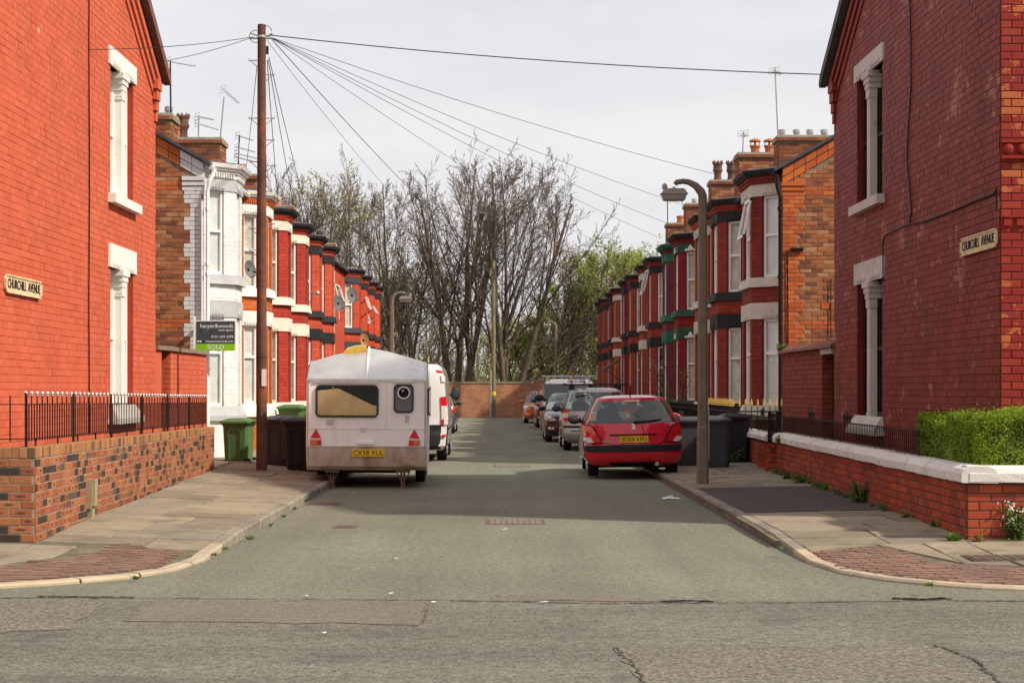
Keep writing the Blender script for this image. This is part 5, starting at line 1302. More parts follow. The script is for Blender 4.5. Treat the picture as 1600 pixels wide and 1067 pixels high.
# ---- white van on the left, tail to the camera
def white_van():
    root = thing('panel_van', 'white panel van parked in front of the caravan, tail light showing past it', 'van', (-2.17, 37.0, 0), 0, world=False)
    lv = [(.26, .1, 4.85, .90, .12, .3), (.36, .0, 4.93, .97, .10, .3), (.62, .0, 4.95, .99, .10, .4), (.66, .03, 4.95, 1.0, .08, .4), (1.0, .03, 4.7, 1.005, .08, .4), (1.15, .04, 4.3, 1.0, .08, .3), (1.25, .04, 4.2, .99, .08, .25), (1.6, .05, 3.85, .965, .09, .2), (1.95, .07, 3.5, .925, .12, .2),
          (2.08, .09, 3.35, .89, .14, .2), (2.17, .13, 3.2, .80, .16, .25), (2.20, .3, 2.9, .55, .2, .3)]
    car = Car(lv); car.build(root, P_VAN, (6, 8), dict(rear=0, front=8, side=((11, 14),)))
    car.patch(root, [(-1.05, .30), (1.06, .30), (1.06, .83), (-1.05, .83)], 'bumper', m_trim, off=.03, sub=12)
    for sg in (-1, 1):
        q = car.patch(root, [(sg*u, z) for u, z in [(.86, .85), (1.04, .85), (1.06, 1.1), (1.05, 1.40), (.99, 1.46), (.87, 1.44)]], 'tail_light', m_redl, off=.018)
        car.patch(root, [(sg*u, z) for u, z in [(.875, .95), (1.03, .95), (1.04, 1.25), (.88, 1.25)]], 'clear_lens', m_clear, off=.026, parent=q)
        car.patch(root, [(sg*u, z) for u, z in [(.90, .56), (.98, .56), (.98, .61), (.90, .61)]], 'reflector', m_redl, off=.042)
        car.patch(root, [(sg*u, z) for u, z in [(.85, 2.0), (.99, 1.98), (.99, 2.03), (.85, 2.05)]], 'marker_light', m_redl, off=.018)
        for z in (1.85, .9): car.patch(root, [(sg*u, zz) for u, zz in [(.93, z-.07), (1.0, z-.07), (1.0, z+.07), (.93, z+.07)]], 'hinge', P_VAN, off=.03)
        mirror(root, sg*.97, 3.75, 1.5, m_trim, 1.35, .7, 1.6)
    car.patch(root, [(.9, .70), (3.6, .70), (3.6, .74), (.9, .74)], 'side_strip', m_trim, 'flank', .012, 1, 2, 6)
    car.patch(root, [(.6, 1.25), (2.0, 1.25), (2.0, 1.9), (.6, 1.9)], 'pressed_panel', P_VAN, 'flank', .006, 1, 3, 4); car.patch(root, [(2.1, 1.25), (3.3, 1.25), (3.3, 1.9), (2.1, 1.9)], 'pressed_panel', P_VAN, 'flank', .006, 1, 3, 4)
    for x in (-.86, .86):
        for y in (1.05, 4.05): wheel(root, x, y, .34, .22)
    arches(root, car, (1.05, 4.05), .40, m_trim)
    b = MB(); b.box(-.8, .8, .3, 4.5, .25, .36); b.build('underbody', m_under, root, local=True)
white_van()
# ---- grey car on the left, tail to the camera
root = thing('estate_car', 'dark grey estate car beyond the white van on the left', 'car', (-2.50, 59.7, 0), R(-.5), world=False)
lv = hatch_levels(4.5, .90, 1.0, 1.60, .92, 1.2, .35); car = Car(lv); car.build(root, P_GRY, (8, 11), dict(rear=8, front=8, side=((1, 5), (5, 9), (9, 13)), smat=DARKGLASS))
for sg in (-1, 1):
    q = car.patch(root, [(sg*u, z) for u, z in [(.78, .80), (1.1, .80), (1.12, .98), (.80, .98)]], 'tail_light', m_redl, off=.018); car.patch(root, [(sg*u, z) for u, z in [(.80, .88), (.92, .88), (.92, .97), (.80, .97)]], 'clear_lens', m_clear, off=.026, parent=q)
    mirror(root, sg*.87, 2.85, 1.06, P_GRY, 1.1)
number_plate(root, car, .75, '')
for x in (-.78, .78):
    for y in (.85, 3.6): wheel(root, x, y, .33, .2)
arches(root, car, (.85, 3.6), .39)
b = MB(); b.box(-.7, .7, .3, 4.1, .2, .32); b.build('underbody', m_under, root, local=True)
b = MB(); b.box(-.78, .78, .35, 3.0, .5, .95); b.build('cabin_floor', m_seat, root, local=True); seats(root, 2.0, 1.0, .36)
# ---- caravan
m_cw = M('caravan_white', (.86, .84, .81), .45, .06, 1.2, streak=((.58, .49, .40), 3.5, .58, .4), stain=((.40, .33, .27), 2.5, .64, .4)); m_clow = M('caravan_dirty_cream', (.62, .50, .40), .5, .12, 1.5, streak=((.32, .22, .15), 4.0, .50, .7), stain=((.30, .19, .11), 2.2, .54, .75))
m_alu = M('weathered_aluminium', (.64, .62, .60), .32, .12, 2.0, metal=.75, stain=((.42, .33, .26), 1.6, .57, .6)); m_seal = M('window_seal', (.05, .05, .05), .6, .2, 5)
m_acr = glass('tinted_acrylic', (.90, .88, .83), 1.35); m_cloth = M('tan_blanket', (.70, .54, .29), .9, .14, 4, bump=.5, bscale=12); m_rust = M('rusty_steel', (.14, .085, .06), .85, .3, 9, bump=.4, stain=((.25, .09, .03), 14, .52, .8))
def caravan():
    root = thing('caravan', 'old white touring caravan with aluminium roof and yellow plate CX58 XUL', 'caravan', (-2.19, 27.35, 0), R(1.8), world=False)
    root.rotation_euler = (0, R(.35), R(1.8))
    W_, L = .992, 4.3; r = .07
    prof = [(.20, .29), (.09, .36), (.035, .48), (.008, .62), (.0, .72), (.0, 1.0), (.0, 1.4), (.0, 1.775)]
    xs = [-1, -.985, -.95, -.9, -.6, -.3, 0, .3, .6, .9, .95, .985, 1]
    def cy(x): a = abs(x); return 0 if a < .93 else r*(1-math.sqrt(max(0, 1-((a-.93)/.07)**2)))
    def grid(rows, fn, mat, name):
        b = MB(); vs = [fn(x, p) for p in rows for x in xs]; n = len(xs)
        b.add(vs, [(i*n+j, i*n+j+1, (i+1)*n+j+1, (i+1)*n+j) for i in range(len(rows)-1) for j in range(n-1)]); o = b.build(name, mat, root, local=True); smooth_by_angle(o, 30); return o
    f = lambda x, p: (x*W_, p[0]+cy(x), p[1])
    grid(prof[:4]+[(.002, .69)], f, m_clow, 'lower_panel'); rp_ = grid([(-.006, .685), (-.006, .70), (-.004, .98)], f, m_cw, 'middle_panel'); grid([(.0, .975), (.0, 1.775)], f, m_cw, 'upper_panel')
    top = lambda x, k: (x*W_*lerp(1, .985, k), lerp(.0, .62+.16*(1-abs(x)), k**1.15)+cy(x)*.8, 1.775+lerp(0, .30+.25*(1-abs(x)**1.3), k**.9))
    grid([i/6 for i in range(7)], top, m_alu, 'roof_end')
    def rid(x, y): k = min(1, (y-.6)/.3); zt = top(x, 1)[2]; return (x*W_*.985, max(y, top(x, 1)[1]), zt + (0 if y < 3.3 else -(y-3.3)*.45))
    grid([.62, .8, 1.4, 2.2, 3.0, 3.3, 3.8, 4.2], lambda x, y: rid(x, y), m_alu, 'roof')
    b = MB()
    for sg in (-1, 1):
        P = [(p[0]+r, p[1]) for p in prof] + [(.62+r, 2.075), (3.3, 2.075), (4.2, 1.67), (4.3, 1.2), (4.1, .6), (3.9, .29)]
        o = b.add([(sg*W_, y, z) for y, z in P], [tuple(range(len(P)))])
    b.quad((-W_, 4.2, 1.67), (W_, 4.2, 1.67), (W_, 4.3, 1.2), (-W_, 4.3, 1.2)); b.quad((-W_, 4.3, 1.2), (W_, 4.3, 1.2), (W_, 3.9, .29), (-W_, 3.9, .29))
    b.build('side_panels', m_cw, root, local=True)
    b = MB(); b.quad((-W_+.02, .2, .292), (W_-.02, .2, .292), (W_-.02, 3.9, .292), (-W_+.02, 3.9, .292)); b.box(-.5, .5, .3, 3.6, .24, .285); b.build('floor', m_under, root, local=True)
    b = MB(); b.box(-W_+.01, W_-.01, -.022, .004, 1.765, 1.80); b.build('gutter_rail', m_alu, root, local=True)
    b = MB(); b.tube([Vector(top(0, k/6))+Vector((0, -.012, .008)) for k in range(7)], .02, 6); b.build('ridge_strip', m_cw, root, local=True)
    for sg in (-1, 1):
        b = MB(); b.tube([(sg*(W_-.03), .012, z) for z in (.5, 1.0, 1.76)]+[Vector(top(sg*.97, k/4))+Vector((0, -.01, .006)) for k in range(1, 5)], .012, 5); b.build('edge_trim', m_alu, root, local=True)
    def rrect(x0, x1, z0, z1, rr, n=5):
        P = []
        for (cx, cz, a0) in ((x1-rr, z0+rr, -90), (x1-rr, z1-rr, 0), (x0+rr, z1-rr, 90), (x0+rr, z0+rr, 180)):
            P += [(cx+rr*math.cos(R(a0+90*i/n)), cz+rr*math.sin(R(a0+90*i/n))) for i in range(n+1)]
        return P
    def win(x0, x1, z0, z1, rr, name, mat):
        A_, B_ = rrect(x0, x1, z0, z1, rr), rrect(x0+.028, x1-.028, z0+.028, z1-.028, rr-.02); n = len(A_); b = MB()
        b.add([(x, -.003, z) for x, z in A_]+[(x, -.03, z) for x, z in A_]+[(x, -.03, z) for x, z in B_]+[(x, -.010, z) for x, z in B_], [(k*n+i, k*n+(i+1) % n, (k+1)*n+(i+1) % n, (k+1)*n+i) for k in range(3) for i in range(n)])
        o = b.build(name, m_seal, root, local=True)
        b = MB(); b.add([(x, -.022, z) for x, z in B_], [tuple(range(n))]); b.build('acrylic_pane', mat, o, local=True)
        return o
    big = win(-.835, .20, 1.165, 1.70, .085, 'rear_window', m_acr)
    rm_ = MB(); rm_.add([(x, -.0065, z) for x, z in rrect(-.81, .175, 1.19, 1.675, .06)], [tuple(range(24))]); rm_.build('dim_interior', m_under, big, local=True)
    # blanket heaped against the window
    b = MB(); n = 26
    topz = lambda t: lerp(1.60, 1.64, t/.35) if t < .35 else (lerp(1.64, 1.36, (t-.35)/.6) if t < .95 else 1.36)
    vs = []
    for i in range(n+1):
        t = i/n; x = lerp(-.80, .165, t)
        for k in range(9): z = lerp(1.20, topz(t), k/8); vs.append((x, -.0125-.0045*math.sin(i*.9+k*1.3)*math.sin(k*.7+i*.35)-.002*math.sin(i*2.3-k), z))
    b.add(vs, [(i*9+k, (i+1)*9+k, (i+1)*9+k+1, i*9+k+1) for i in range(n) for k in range(8)]); o = b.build('blanket', m_cloth, big, local=True); smooth_by_angle(o, 60)
    sm = win(.445, .775, 1.245, 1.715, .075, 'toilet_window', glass('grey_acrylic', (.6, .62, .63), 1.4))
    b = MB(); b.add([(x, -.0065, z) for x, z in rrect(.47, .75, 1.27, 1.69, .05)], [tuple(range(24))]); b.build('obscured_panel', M('obscured_panel', (.36, .37, .38), .5, .1, 4), sm, local=True)
    b = MB(); cx, cz = .612, 1.575
    ring_ = [(.105, -.026), (.105, -.045), (.085, -.045), (.082, -.028)]
    b.lathe([(q, h) for q, h in ring_], (cx, 0, cz), 'y', 22, cap=False); b.build('vent_ring', m_silver, sm, local=True)
    b = MB(); b.lathe([(.001, -.030), (.086, -.030)], (cx, 0, cz), 'y', 22, cap=False); b.build('vent_hole', m_under, sm, local=True)
    b = MB(); b.tube([(cx-.03, -.036, cz+.05), (cx-.02, -.037, cz+.01), (cx+.005, -.036, cz+.05)], .006, 5); b.build('vent_cord', m_wink, sm, local=True)
    for (x0, x1, z0) in ((-.86, .19, 1.735), (.44, .77, 1.745)):
        b = MB(); b.box(x0, x1, -.028, .0, z0, z0+.022); b.build('window_rail', m_alu, root, local=True)
    # lamps, plate, fittings
    for x in (-.825, .79):
        b = MB(); z = .83; b.prism([(x-.085, z), (x+.085, z), (x, z+.15)], lambda p, q: (p[0], -.006-.022*q, p[1])); b.build('triangle_reflector', m_redl, root, local=True)
        b = MB(); b.box(x-.09, x+.09, -.05, .0, .71, .795); o = b.build('tail_light', m_redl, root, local=True)
        sx = 1 if x > 0 else -1
        b = MB(); b.box(x+sx*.03-.05, x+sx*.03+.05, -.054, -.048, .716, .789); b.build('indicator', m_amber, o, local=True)
    b = MB(); b.box(-.235, .305, -.02, .0, .525, .645); o = b.build('number_plate', m_plate, root, local=True)
    text(root, 'CX58 XUL', .118, (.035, -.021, .581), (0, -1, 0), m_ink, sx=.93, ext=.002).parent = o
    b = MB(); b.box(-.16, .12, -.05, -.004, .725, .765); b.build('grab_handle', m_cw, root, local=True)
    b = MB()
    for k in range(4): b.box(-.11, .005, -.016, .0, .93+k*.022, .944+k*.022)
    b.build('louvre_vent', m_alu, root, local=True)
    b = MB(); b.box(-.65, -.54, -.02, .0, 1.05, 1.13); b.build('socket_cover', m_stone2, root, local=True)
    b = MB(); b.box(.635, .70, -.012, .0, 1.09, 1.20); b.build('access_hatch', m_stone2, root, local=True)
    for x in (-.57, .60):                                    # corner steadies
        b = MB(); b.box(x-.12, x+.12, .12, .3, .255, .285); b.tube([(x-.025, .2, .26), (x-.018, .16, .03)], .016, 6); b.tube([(x+.025, .2, .26), (x+.018, .16, .03)], .016, 6)
        b.tube([(x-.11, .2, .26), (x-.02, .17, .12)], .010, 5); b.tube([(x+.11, .2, .26), (x+.02, .17, .12)], .010, 5); b.box(x-.05, x+.05, .12, .2, .005, .035); b.build('corner_steady', m_rust, root, local=True)
    for x in (-.86, .86): wheel(root, x, 2.1, .29, .17, m_rust)
    b = MB(); b.tube([(-.86, 2.1, .29), (.86, 2.1, .29)], .03, 8); b.tube([(0, 3.8, .3), (0, 5.1, .38)], .04, 8); b.build('axle', m_rust, root, local=True)
    for z0, z1, y0, y1 in ((1.2, 1.65, .5, 1.3), (1.15, 1.68, 2.6, 3.7)):
        b = MB(); b.box(W_+.001, W_+.03, y0, y1, z0, z1); o = b.build('side_window', m_seal, root, local=True); b = MB(); b.box(W_+.03, W_+.034, y0+.03, y1-.03, z0+.03, z1-.03); b.build('acrylic_pane', m_acr, o, local=True)
    b = MB(); b.box(W_+.002, W_+.02, 1.5, 2.1, .4, 1.95); b.build('door', m_cw, root, local=True)
    b = MB(); b.box(W_+.001, W_+.015, .35, .55, .4, .56); b.build('side_marker', m_alu, root, local=True)
    b = MB()
    for x in (-.55, .32): b.box(x-.006, x+.006, -.009, .0, .99, 1.76)
    b.box(-W_+.03, W_-.03, -.012, .0, .972, .982); b.box(-W_+.03, W_-.03, -.014, .0, .688, .700); b.build('panel_seam', m_alu, root, local=True)
    for k in range(14):
        b = MB(); x = -.92+k*.142; b.ball((x, -.024, 1.783), .009, 6, 4); b.build('rivet', m_silver, root, local=True)
    y_ = thing('foam_block', 'yellow foam block lying on the caravan roof', 'foam', (-2.43, 28.1, 2.225), R(4), world=False)
    m_foam = M('yellow_foam', (.62, .40, .06), .9, .2, 9, bump=.6, bscale=30, stain=((.28, .17, .04), 9, .6, .6)); m_foamp = M('pale_foam', (.68, .56, .28), .9, .15, 9, bump=.4)
    b = MB(); q = [(-.19, .0), (.19, .06), (.19, .11), (.17, .14), (.0, .125), (-.13, .085), (-.19, .045)]; b.prism(q, lambda p, k: (p[0], -.09+.18*k, p[1]-.01)); b.build('base', m_foam, y_, local=True)
    b = MB(); q = [(-.18, .048), (.19, .112), (.17, .155), (.0, .14), (-.13, .10)]; b.prism(q, lambda p, k: (p[0], -.08+.16*k, p[1])); b.build('top', m_foamp, y_, local=True)
caravan()
# ------------------------------------------------------------------ telegraph poles, wires, lamps
m_pole = M('creosoted_wood', (.11, .055, .042), .85, .25, 2.5, bump=.5, bscale=25, fine=.2, stain=((.24, .075, .03), 3, .50, .75)); m_pole2 = M('mossy_wood', (.20, .17, .09), .9, .2, 3, bump=.4)
m_conc = M('lamp_concrete', (.19, .155, .115), .95, .15, 4, bump=.8, bscale=90, fine=.4, fscale=130); m_lantern = M('grey_lantern', (.30, .28, .26), .5, .1, 5); m_diff = M('lamp_bowl', (.28, .26, .23), .35, .12, 9, coat=.3)
PX, PY, PZ = -4.19, 29.35, .19; PT = 8.05
t = thing('telegraph_pole', 'tall rusty-brown wooden telegraph pole beside the bins on the left', 'pole', (PX, PY, PZ))
b = MB(); b.tube([(PX, PY, lerp(PZ-.1, PT, i/10)) for i in range(11)], [lerp(.098, .072, i/10) for i in range(11)], 14); smooth_by_angle(b.build('post', m_pole, t), 50)
def px2x(px, Y=PY): return (px-CX)*Y/F
for (sg, py) in ((-1, 95), (1, 117), (-1, 185), (1, 185), (1, 219), (-1, 253), (1, 259), (-1, 357), (-1, 391), (1, 350)):
    z = at(0, py, PY).z; b = MB(); x0 = PX+sg*.08; x1 = PX+sg*.22
    b.tube([(x0, PY, z), (x1, PY, z)], .010, 5); b.tube([(x1, PY, z+.03), (x1, PY, z-.02)], .008, 5); b.tube([(x1-sg*.02, PY, z), (x0, PY, z-.11)], .007, 5); b.build('climbing_step', m_steel, t)
zc = at(0, 58, PY).z; b = MB(); b.lathe([(.083, -.02), (.083, .02)], (PX, PY, zc), n=14); b.tube([(PX-.20, PY-.02, zc-.03), (PX+.20, PY-.02, zc-.03)], .018, 6)
b.tube([(PX-.19, PY, zc+.06), (PX, PY, zc)], .012, 5); b.tube([(PX+.2, PY, zc+.05), (PX, PY, zc)], .012, 5); b.build('wire_bracket', m_steel, t)
b = MB()
for (cx, cz, rr, sg) in ((PX-.1, zc, .11, -1), (PX+.08, zc+.09, .10, 1)): b.tube([(cx+rr*math.cos(q), PY-.03, cz+rr*math.sin(q)) for q in [i*.5 for i in range(13)]], .006, 4)
b.build('cable_loop', m_cable, t)
z = at(0, 79, PY).z; b = MB(); b.box(PX+.08, PX+.12, PY-.03, PY+.03, z-.07, z+.07); b.build('junction_box', m_black, t)
z = at(0, 590, PY).z; b = MB(); b.box(PX+.015, PX+.095, PY-.105, PY-.09, z-.15, z+.15); b.build('notice', m_stone, t)
b = MB(); b.lathe([(.094, -.006), (.094, .006)], (PX, PY, at(0, 558, PY).z), n=14); b.build('strap', m_iron, t)
top_ = Vector((PX, PY, zc))
def wire(label, a, c, sag, r=.0055):
    a, c = Vector(a), Vector(c); n = 24; b = MB()
    b.tube([a.lerp(c, i/n)-Vector((0, 0, 4*sag*(i/n)*(1-i/n))) for i in range(n+1)], r, 4, cap=False); o = b.build('overhead_wire', m_cable); tag(o, label, 'wire', 'wires from the near telegraph pole')
pr = top_+Vector((.14, 0, 0)); pl = top_+Vector((-.14, 0, 0))
wire('thick overhead wire from the near pole straight across to the maroon corner house eaves', pr+Vector((0, 0, .03)), at(1293, 117, 28.4), .10, .009)
wire('overhead wire from the near pole to the first chimneys on the right', pr, at(1120, 273, 40.3), .12)
wire('overhead wire from the near pole to the house behind the lamp lantern', pr, at(1062, 318, 47.5), .15)
wire('overhead wire from the near pole to the dark green trimmed house', pr, at(1050, 352, 50.5), .15)
wire('overhead wire from the near pole to the bright green trimmed house', pr, at(1032, 372, 54.0), .15)
wire('overhead wire from the near pole to the far end of the right row', pr, at(948, 384, 80.0), .3)
wire('thick overhead wire from the near pole towards the distant pole, upper of the two', pr, at(771, 412, 92.2), .35, .010)
wire('overhead wire from the near pole slanting down to the distant pole, lower of the two', pr+Vector((-.05, 0, -.06)), at(770, 425, 92.2), .9)
wire('overhead wire from the near pole leftwards to the bright red gable', pl, at(135, 78, 23.45)+Vector((.02, 0, 0)), .05)
wire('thin overhead wire from the near pole to the left roofs behind the gable', pl, at(243, 98, 36.0), .05, .006)
wire('overhead wire from the near pole down to the white house cornice', pl+Vector((.05, .05, -.5)), at(384, 268, 35.0), .05)
wire('overhead wire from the near pole down to the orange brick house', pr+Vector((-.05, .05, -.4)), at(434, 316, 39.7), .04, .007)
wire('overhead wire from the near pole down to the cream trimmed red house', pr+Vector((-.03, .05, -.4)), at(463, 345, 43.5), .05, .007)
wire('overhead wire from the near pole down to the second cream trimmed house', pr+Vector((-.02, .05, -.35)), at(487, 364, 47.3), .06, .007)
# distant pole and pipe
t = thing('telegraph_pole', 'mossy telegraph pole standing before the far brick wall', 'pole', (-.32, 92.4, 0)); b = MB(); b.tube([(-.32, 92.4, lerp(0, 8.7, i/6)) for i in range(7)], [lerp(.13, .10, i/6) for i in range(7)], 10); b.build('post', m_pole2, t)
b = MB(); b.box(-.15, -.05, 92.2, 92.3, 7.8, 8.4); b.build('junction_box', m_black, t); b = MB(); b.lathe([(.135, 1.25), (.135, 1.45)], (-.32, 92.4, 0), n=10); b.build('marker_band', m_plate, t)
b = MB(); b.tube([(-.47, 92.2, 0), (-.47, 92.2, 2.65)], .055, 8); tag(b.build('steel_post', m_steel), 'thin grey steel post beside the distant telegraph pole', 'post')
def lamp(label, X, Y, zt, sg, k=1., z0=.12):
    t = thing('street_lamp', label, 'street lamp', (X, Y, z0)); w_ = .088*k
    b = MB()
    def sect(p, a, c): return [(p[0]+dx*a, p[1]+dy*c, p[2]) for dx, dy in ((-1, -.6), (-.6, -1), (.6, -1), (1, -.6), (1, .6), (.6, 1), (-.6, 1), (-1, .6))]
    L = [((X, Y, z0-.1), w_*1.05), ((X, Y, z0+.9), w_*1.0), ((X, Y, z0+.92), w_*.88), ((X, Y, zt-.35), w_*.72)]
    vs = [p for q in L for p in sect(q[0], q[1], q[1])]; n = 8
    b.add(vs, [(i*n+j, i*n+(j+1) % n, (i+1)*n+(j+1) % n, (i+1)*n+j) for i in range(len(L)-1) for j in range(n)] + [tuple(range((len(L)-1)*n, len(L)*n))]); b.build('column', m_conc, t)
    b = MB(); A_ = [(0, -.37), (0, -.18), (.03, -.11), (.13, .0), (.25, .06), (.36, .075), (.47, .06), (.50, .02)]
    P = [(X+sg*(a*.88-.0), Y, zt-.02+h*.9) for a, h in A_]; rr = [.062, .062, .06, .05, .042, .038, .038, .036]
    b.tube(P, [q*1.15 for q in rr], 8); smooth_by_angle(b.build('arm', m_conc, t), 50)
    cx = X+sg*.46; zl = zt-.10
    b = MB(); b.prism([(-.20, 0), (.20, 0), (.175, .055), (.14, .075), (-.14, .075), (-.175, .055)], lambda p, q: (cx+p[0], Y-.11+.22*q, zl-.05+p[1])); b.box(cx-.215, cx+.215, Y-.125, Y+.125, zl-.065, zl-.048); ln = b.build('lantern', m_lantern, t)
    b = MB(); b.add([(cx+sx*a, Y+sy*c, zl+h) for h, a, c in ((-.066, .195, .11), (-.15, .175, .095), (-.165, .15, .08)) for sx, sy in ((-1, -1), (1, -1), (1, 1), (-1, 1))], [(i*4+j, i*4+(j+1) % 4, (i+1)*4+(j+1) % 4, (i+1)*4+j) for i in range(2) for j in range(4)]+[(8, 9, 10, 11)]); b.build('lamp_bowl', m_diff, ln)
    b = MB(); b.tube([(cx, Y, zl+.02), (cx, Y, zl+.06)], .025, 6); b.build('bracket', m_steel, ln)
    b = MB(); b.lathe([(.042, .0), (.045, .06), (.03, .085), (.008, .10)], (cx+sg*.15, Y, zl+.02), n=10); b.build('photocell', m_diff, ln)
    return t
t = lamp('concrete street lamp by the red car on the right pavement', 3.27, 26.75, 4.92, -1)
b = MB(); b.box(3.27+.088, 3.27+.10, 26.7, 26.8, .5, 1.35); b.build('metal_strip', m_steel, t)
lamp('concrete street lamp beyond the caravan on the left pavement', -3.55, 55, 4.75, 1)
lamp('farthest concrete street lamp, near the brick wall end on the right', 3.0, 88, 5.1, -1)
# ------------------------------------------------------------------ wheelie bins
m_gbin = M('green_plastic', (.075, .15, .05), .5, .08, 3, bump=.1, stain=((.05, .09, .035), 4, .6, .5)); m_bbin = M('grey_plastic', (.055, .057, .063), .5, .1, 3, bump=.1); m_kbin = M('sooty_plastic', (.026, .025, .027), .5, .1, 3)
def wheelie(label, X, Y, z0, rz, mat, h=1.0, mark=None):
    """side panel faces +/-x; the wheels are at the local +x end"""
    t = thing('wheelie_bin', label, 'bin', (X, Y, z0), R(rz), 'wheelie bins', world=False)
    k = h/1.05; a0, a1, c0, c1 = .22*k, .29*k, .26*k, .30*k
    def oct_(a, c, z, e=.045): return [(-a, -c+e, z), (-a+e, -c, z), (a-e, -c, z), (a, -c+e, z), (a, c-e, z), (a-e, c, z), (-a+e, c, z), (-a, c-e, z)]
    b = MB(); rows = [(a0, c0-.02, .02), (a0+.01, c0, .10), (a1-.02, c1-.02, .86*k), (a1, c1, .90*k), (a1, c1, .945*k)]; vs = [p for a, c, z in rows for p in oct_(a, c, z)]; n = 8
    b.add(vs, [(i*n+j, i*n+(j+1) % n, (i+1)*n+(j+1) % n, (i+1)*n+j) for i in range(len(rows)-1) for j in range(n)] + [tuple(range(n))[::-1], tuple(range(4*n, 5*n))]); b.build('body', mat, t, local=True)
    b = MB(); e = .028; zz0, zz1 = .16*k, .80*k
    fn = lambda x, z: (x, -lerp(c0, c1-.02, (z-.10)/(.76*k))-.008, z)
    P = [(-.13, zz0), (.10, zz0), (.12, zz0+.04), (.13, zz1-.06), (.09, zz1), (-.10, zz1), (-.14, zz1-.06)]; Q = [(x*.82-.002, lerp(z, .48*k, .045)) for x, z in P]; n = len(P)
    b.add([fn(*p) for p in P]+[(x, y-.012, z) for x, y, z in (fn(*p) for p in P)]+[(x, y-.012, z) for x, y, z in (fn(*q) for q in Q)]+[(x, y+.006, z) for x, y, z in (fn(*q) for q in Q)], [(r_*n+i, r_*n+(i+1) % n, (r_+1)*n+(i+1) % n, (r_+1)*n+i) for r_ in range(3) for i in range(n)]); b.build('side_panel', mat, t, local=True)
    b = MB(); L1 = a1+.035; rows = [(L1, c1+.03, .93*k), (L1, c1+.03, .965*k), (L1-.03, c1, .985*k), (L1-.14, c1-.10, 1.03*k), (L1-.2, c1-.16, 1.035*k)]
    vs = [p for a, c, z in rows for p in oct_(a, c, z)]; n = 8; b.add(vs, [(i*n+j, i*n+(j+1) % n, (i+1)*n+(j+1) % n, (i+1)*n+j) for i in range(4) for j in range(n)] + [tuple(range(n))[::-1], tuple(range(4*n, 5*n))]); b.build('lid', mat, t, local=True)
    b = MB(); b.tube([(a1+.06, -c1*.8, .97*k), (a1+.09, -c1*.75, .99*k), (a1+.09, c1*.75, .99*k), (a1+.06, c1*.8, .97*k)], .016, 6); b.build('handle', mat, t, local=True)
    for s_ in (-1, 1):
        b = MB(); b.lathe([(.04, -.03), (.088, -.03), (.098, -.018), (.098, .018), (.088, .03), (.04, .03)], (a0+.03, s_*(c0+.0), .10), 'y', 16); o = b.build('wheel', m_tyre, t, local=True); b = MB(); b.lathe([(.035, s_*.028), (.05, s_*.036), (.02, s_*.045)], (a0+.03, s_*c0, .10), 'y', 10); b.build('hub', m_kbin, o, local=True)
    if mark:
        cu = text(t, mark, .26, (a1-.01, 0, .55), (1, 0, 0), m_wink, 'painted_number', ext=.001)
    return t
wheelie('green wheelie bin between the white house and the near pole', -5.07, 32.4, .10, -8, m_gbin, .98)
wheelie('dark grey wheelie bin with a painted 19, right of the near pole', -4.13, 31.6, .12, -24, m_bbin, 1.02, '19')
wheelie('black wheelie bin partly behind the caravan', -3.56, 30.2, .12, -20, m_kbin, 1.02)
wheelie('green wheelie bin with its lid showing above the dark bins', -4.96, 40.0, .22, 80, m_gbin, 1.05)
wheelie('dark grey wheelie bin beside the red car boot', 3.78, 32.9, .10, 90, m_bbin, 1.0)
wheelie('grey wheelie bin directly behind the near lamp post', 4.14, 32.0, .11, 84, m_bbin, 1.02)
wheelie('charcoal wheelie bin next to the short coped wall', 4.78, 33.9, .12, 90, m_kbin, 1.03)
# ------------------------------------------------------------------ railings
def bar_mesh(name, r, h, n, mat, top=None):
    b = MB(); b.tube([(0, 0, 0), (0, 0, h)], r, n); o = b.build(name, mat); me = o.data; bpy.data.objects.remove(o); return me
def put(name, me, parent, loc):
    o = bpy.data.objects.new(name, me); sc.collection.objects.link(o); o.parent = parent; o.location = Vector(loc)-OFF[parent.name]; OFF[o.name] = OFF[parent.name]+o.location; return o
t = thing('railing', 'black railing with silver ball tops on the mottled brick wall', 'railing', (-4.75, 16.6, 1.05))
bar = bar_mesh('bar', .0075, .46, 5, m_iron); bars_ = bar_mesh('bar', .0075, .37, 5, m_iron); b = MB(); b.ball((0, 0, .485), .021, 8, 6); b.lathe([(.011, .455), (.011, .47)], n=6); o = b.build('tmp', m_silver, smooth=True); ball = o.data; bpy.data.objects.remove(o)
dep = -.12
n = 112
RT = .43
for i in range(n+1):
    u = .12+ (Lw-.3)*i/n; p = fl.p(u, 1.115, dep)
    if i % 19 == 0:
        b = MB(); b.fbox(fl, u-.035, u+.035, 1.05, 1.115+RT+.06, dep-.006, dep+.006); b.fbox(fl, u-.012, u+.012, 1.0, 1.56, dep-.012, dep+.012); b.build('upright', m_iron, t)
    elif i % 2: put('bar', bars_, t, p)
    else:
        o = put('bar', bar, t, p); q = put('ball_finial', ball, o, p)
for z in (1.14, 1.115+.37):
    b = MB(); b.fbox(fl, .1, Lw-.15, z-.005, z+.005, dep-.014, dep+.014); b.build('rail', m_iron, t)
for i in range(13):
    u = .5+i*.97; b = MB(); b.fbox(fl, u-.008, u+.008, 1.05, 1.14, dep-.008, dep+.008); b.build('foot', m_iron, t)
for i in range(24):
    p = fo.p(-.13-i*.155*1.0, 1.115, dep); o = put('bar', bar, t, p)
    if i % 2 == 0: put('ball_finial', ball, o, p)
for z in (1.14, 1.485): b = MB(); b.fbox(fo, -4.2, -.14, z-.005, z+.005, dep-.014, dep+.014); b.build('rail', m_iron, t)
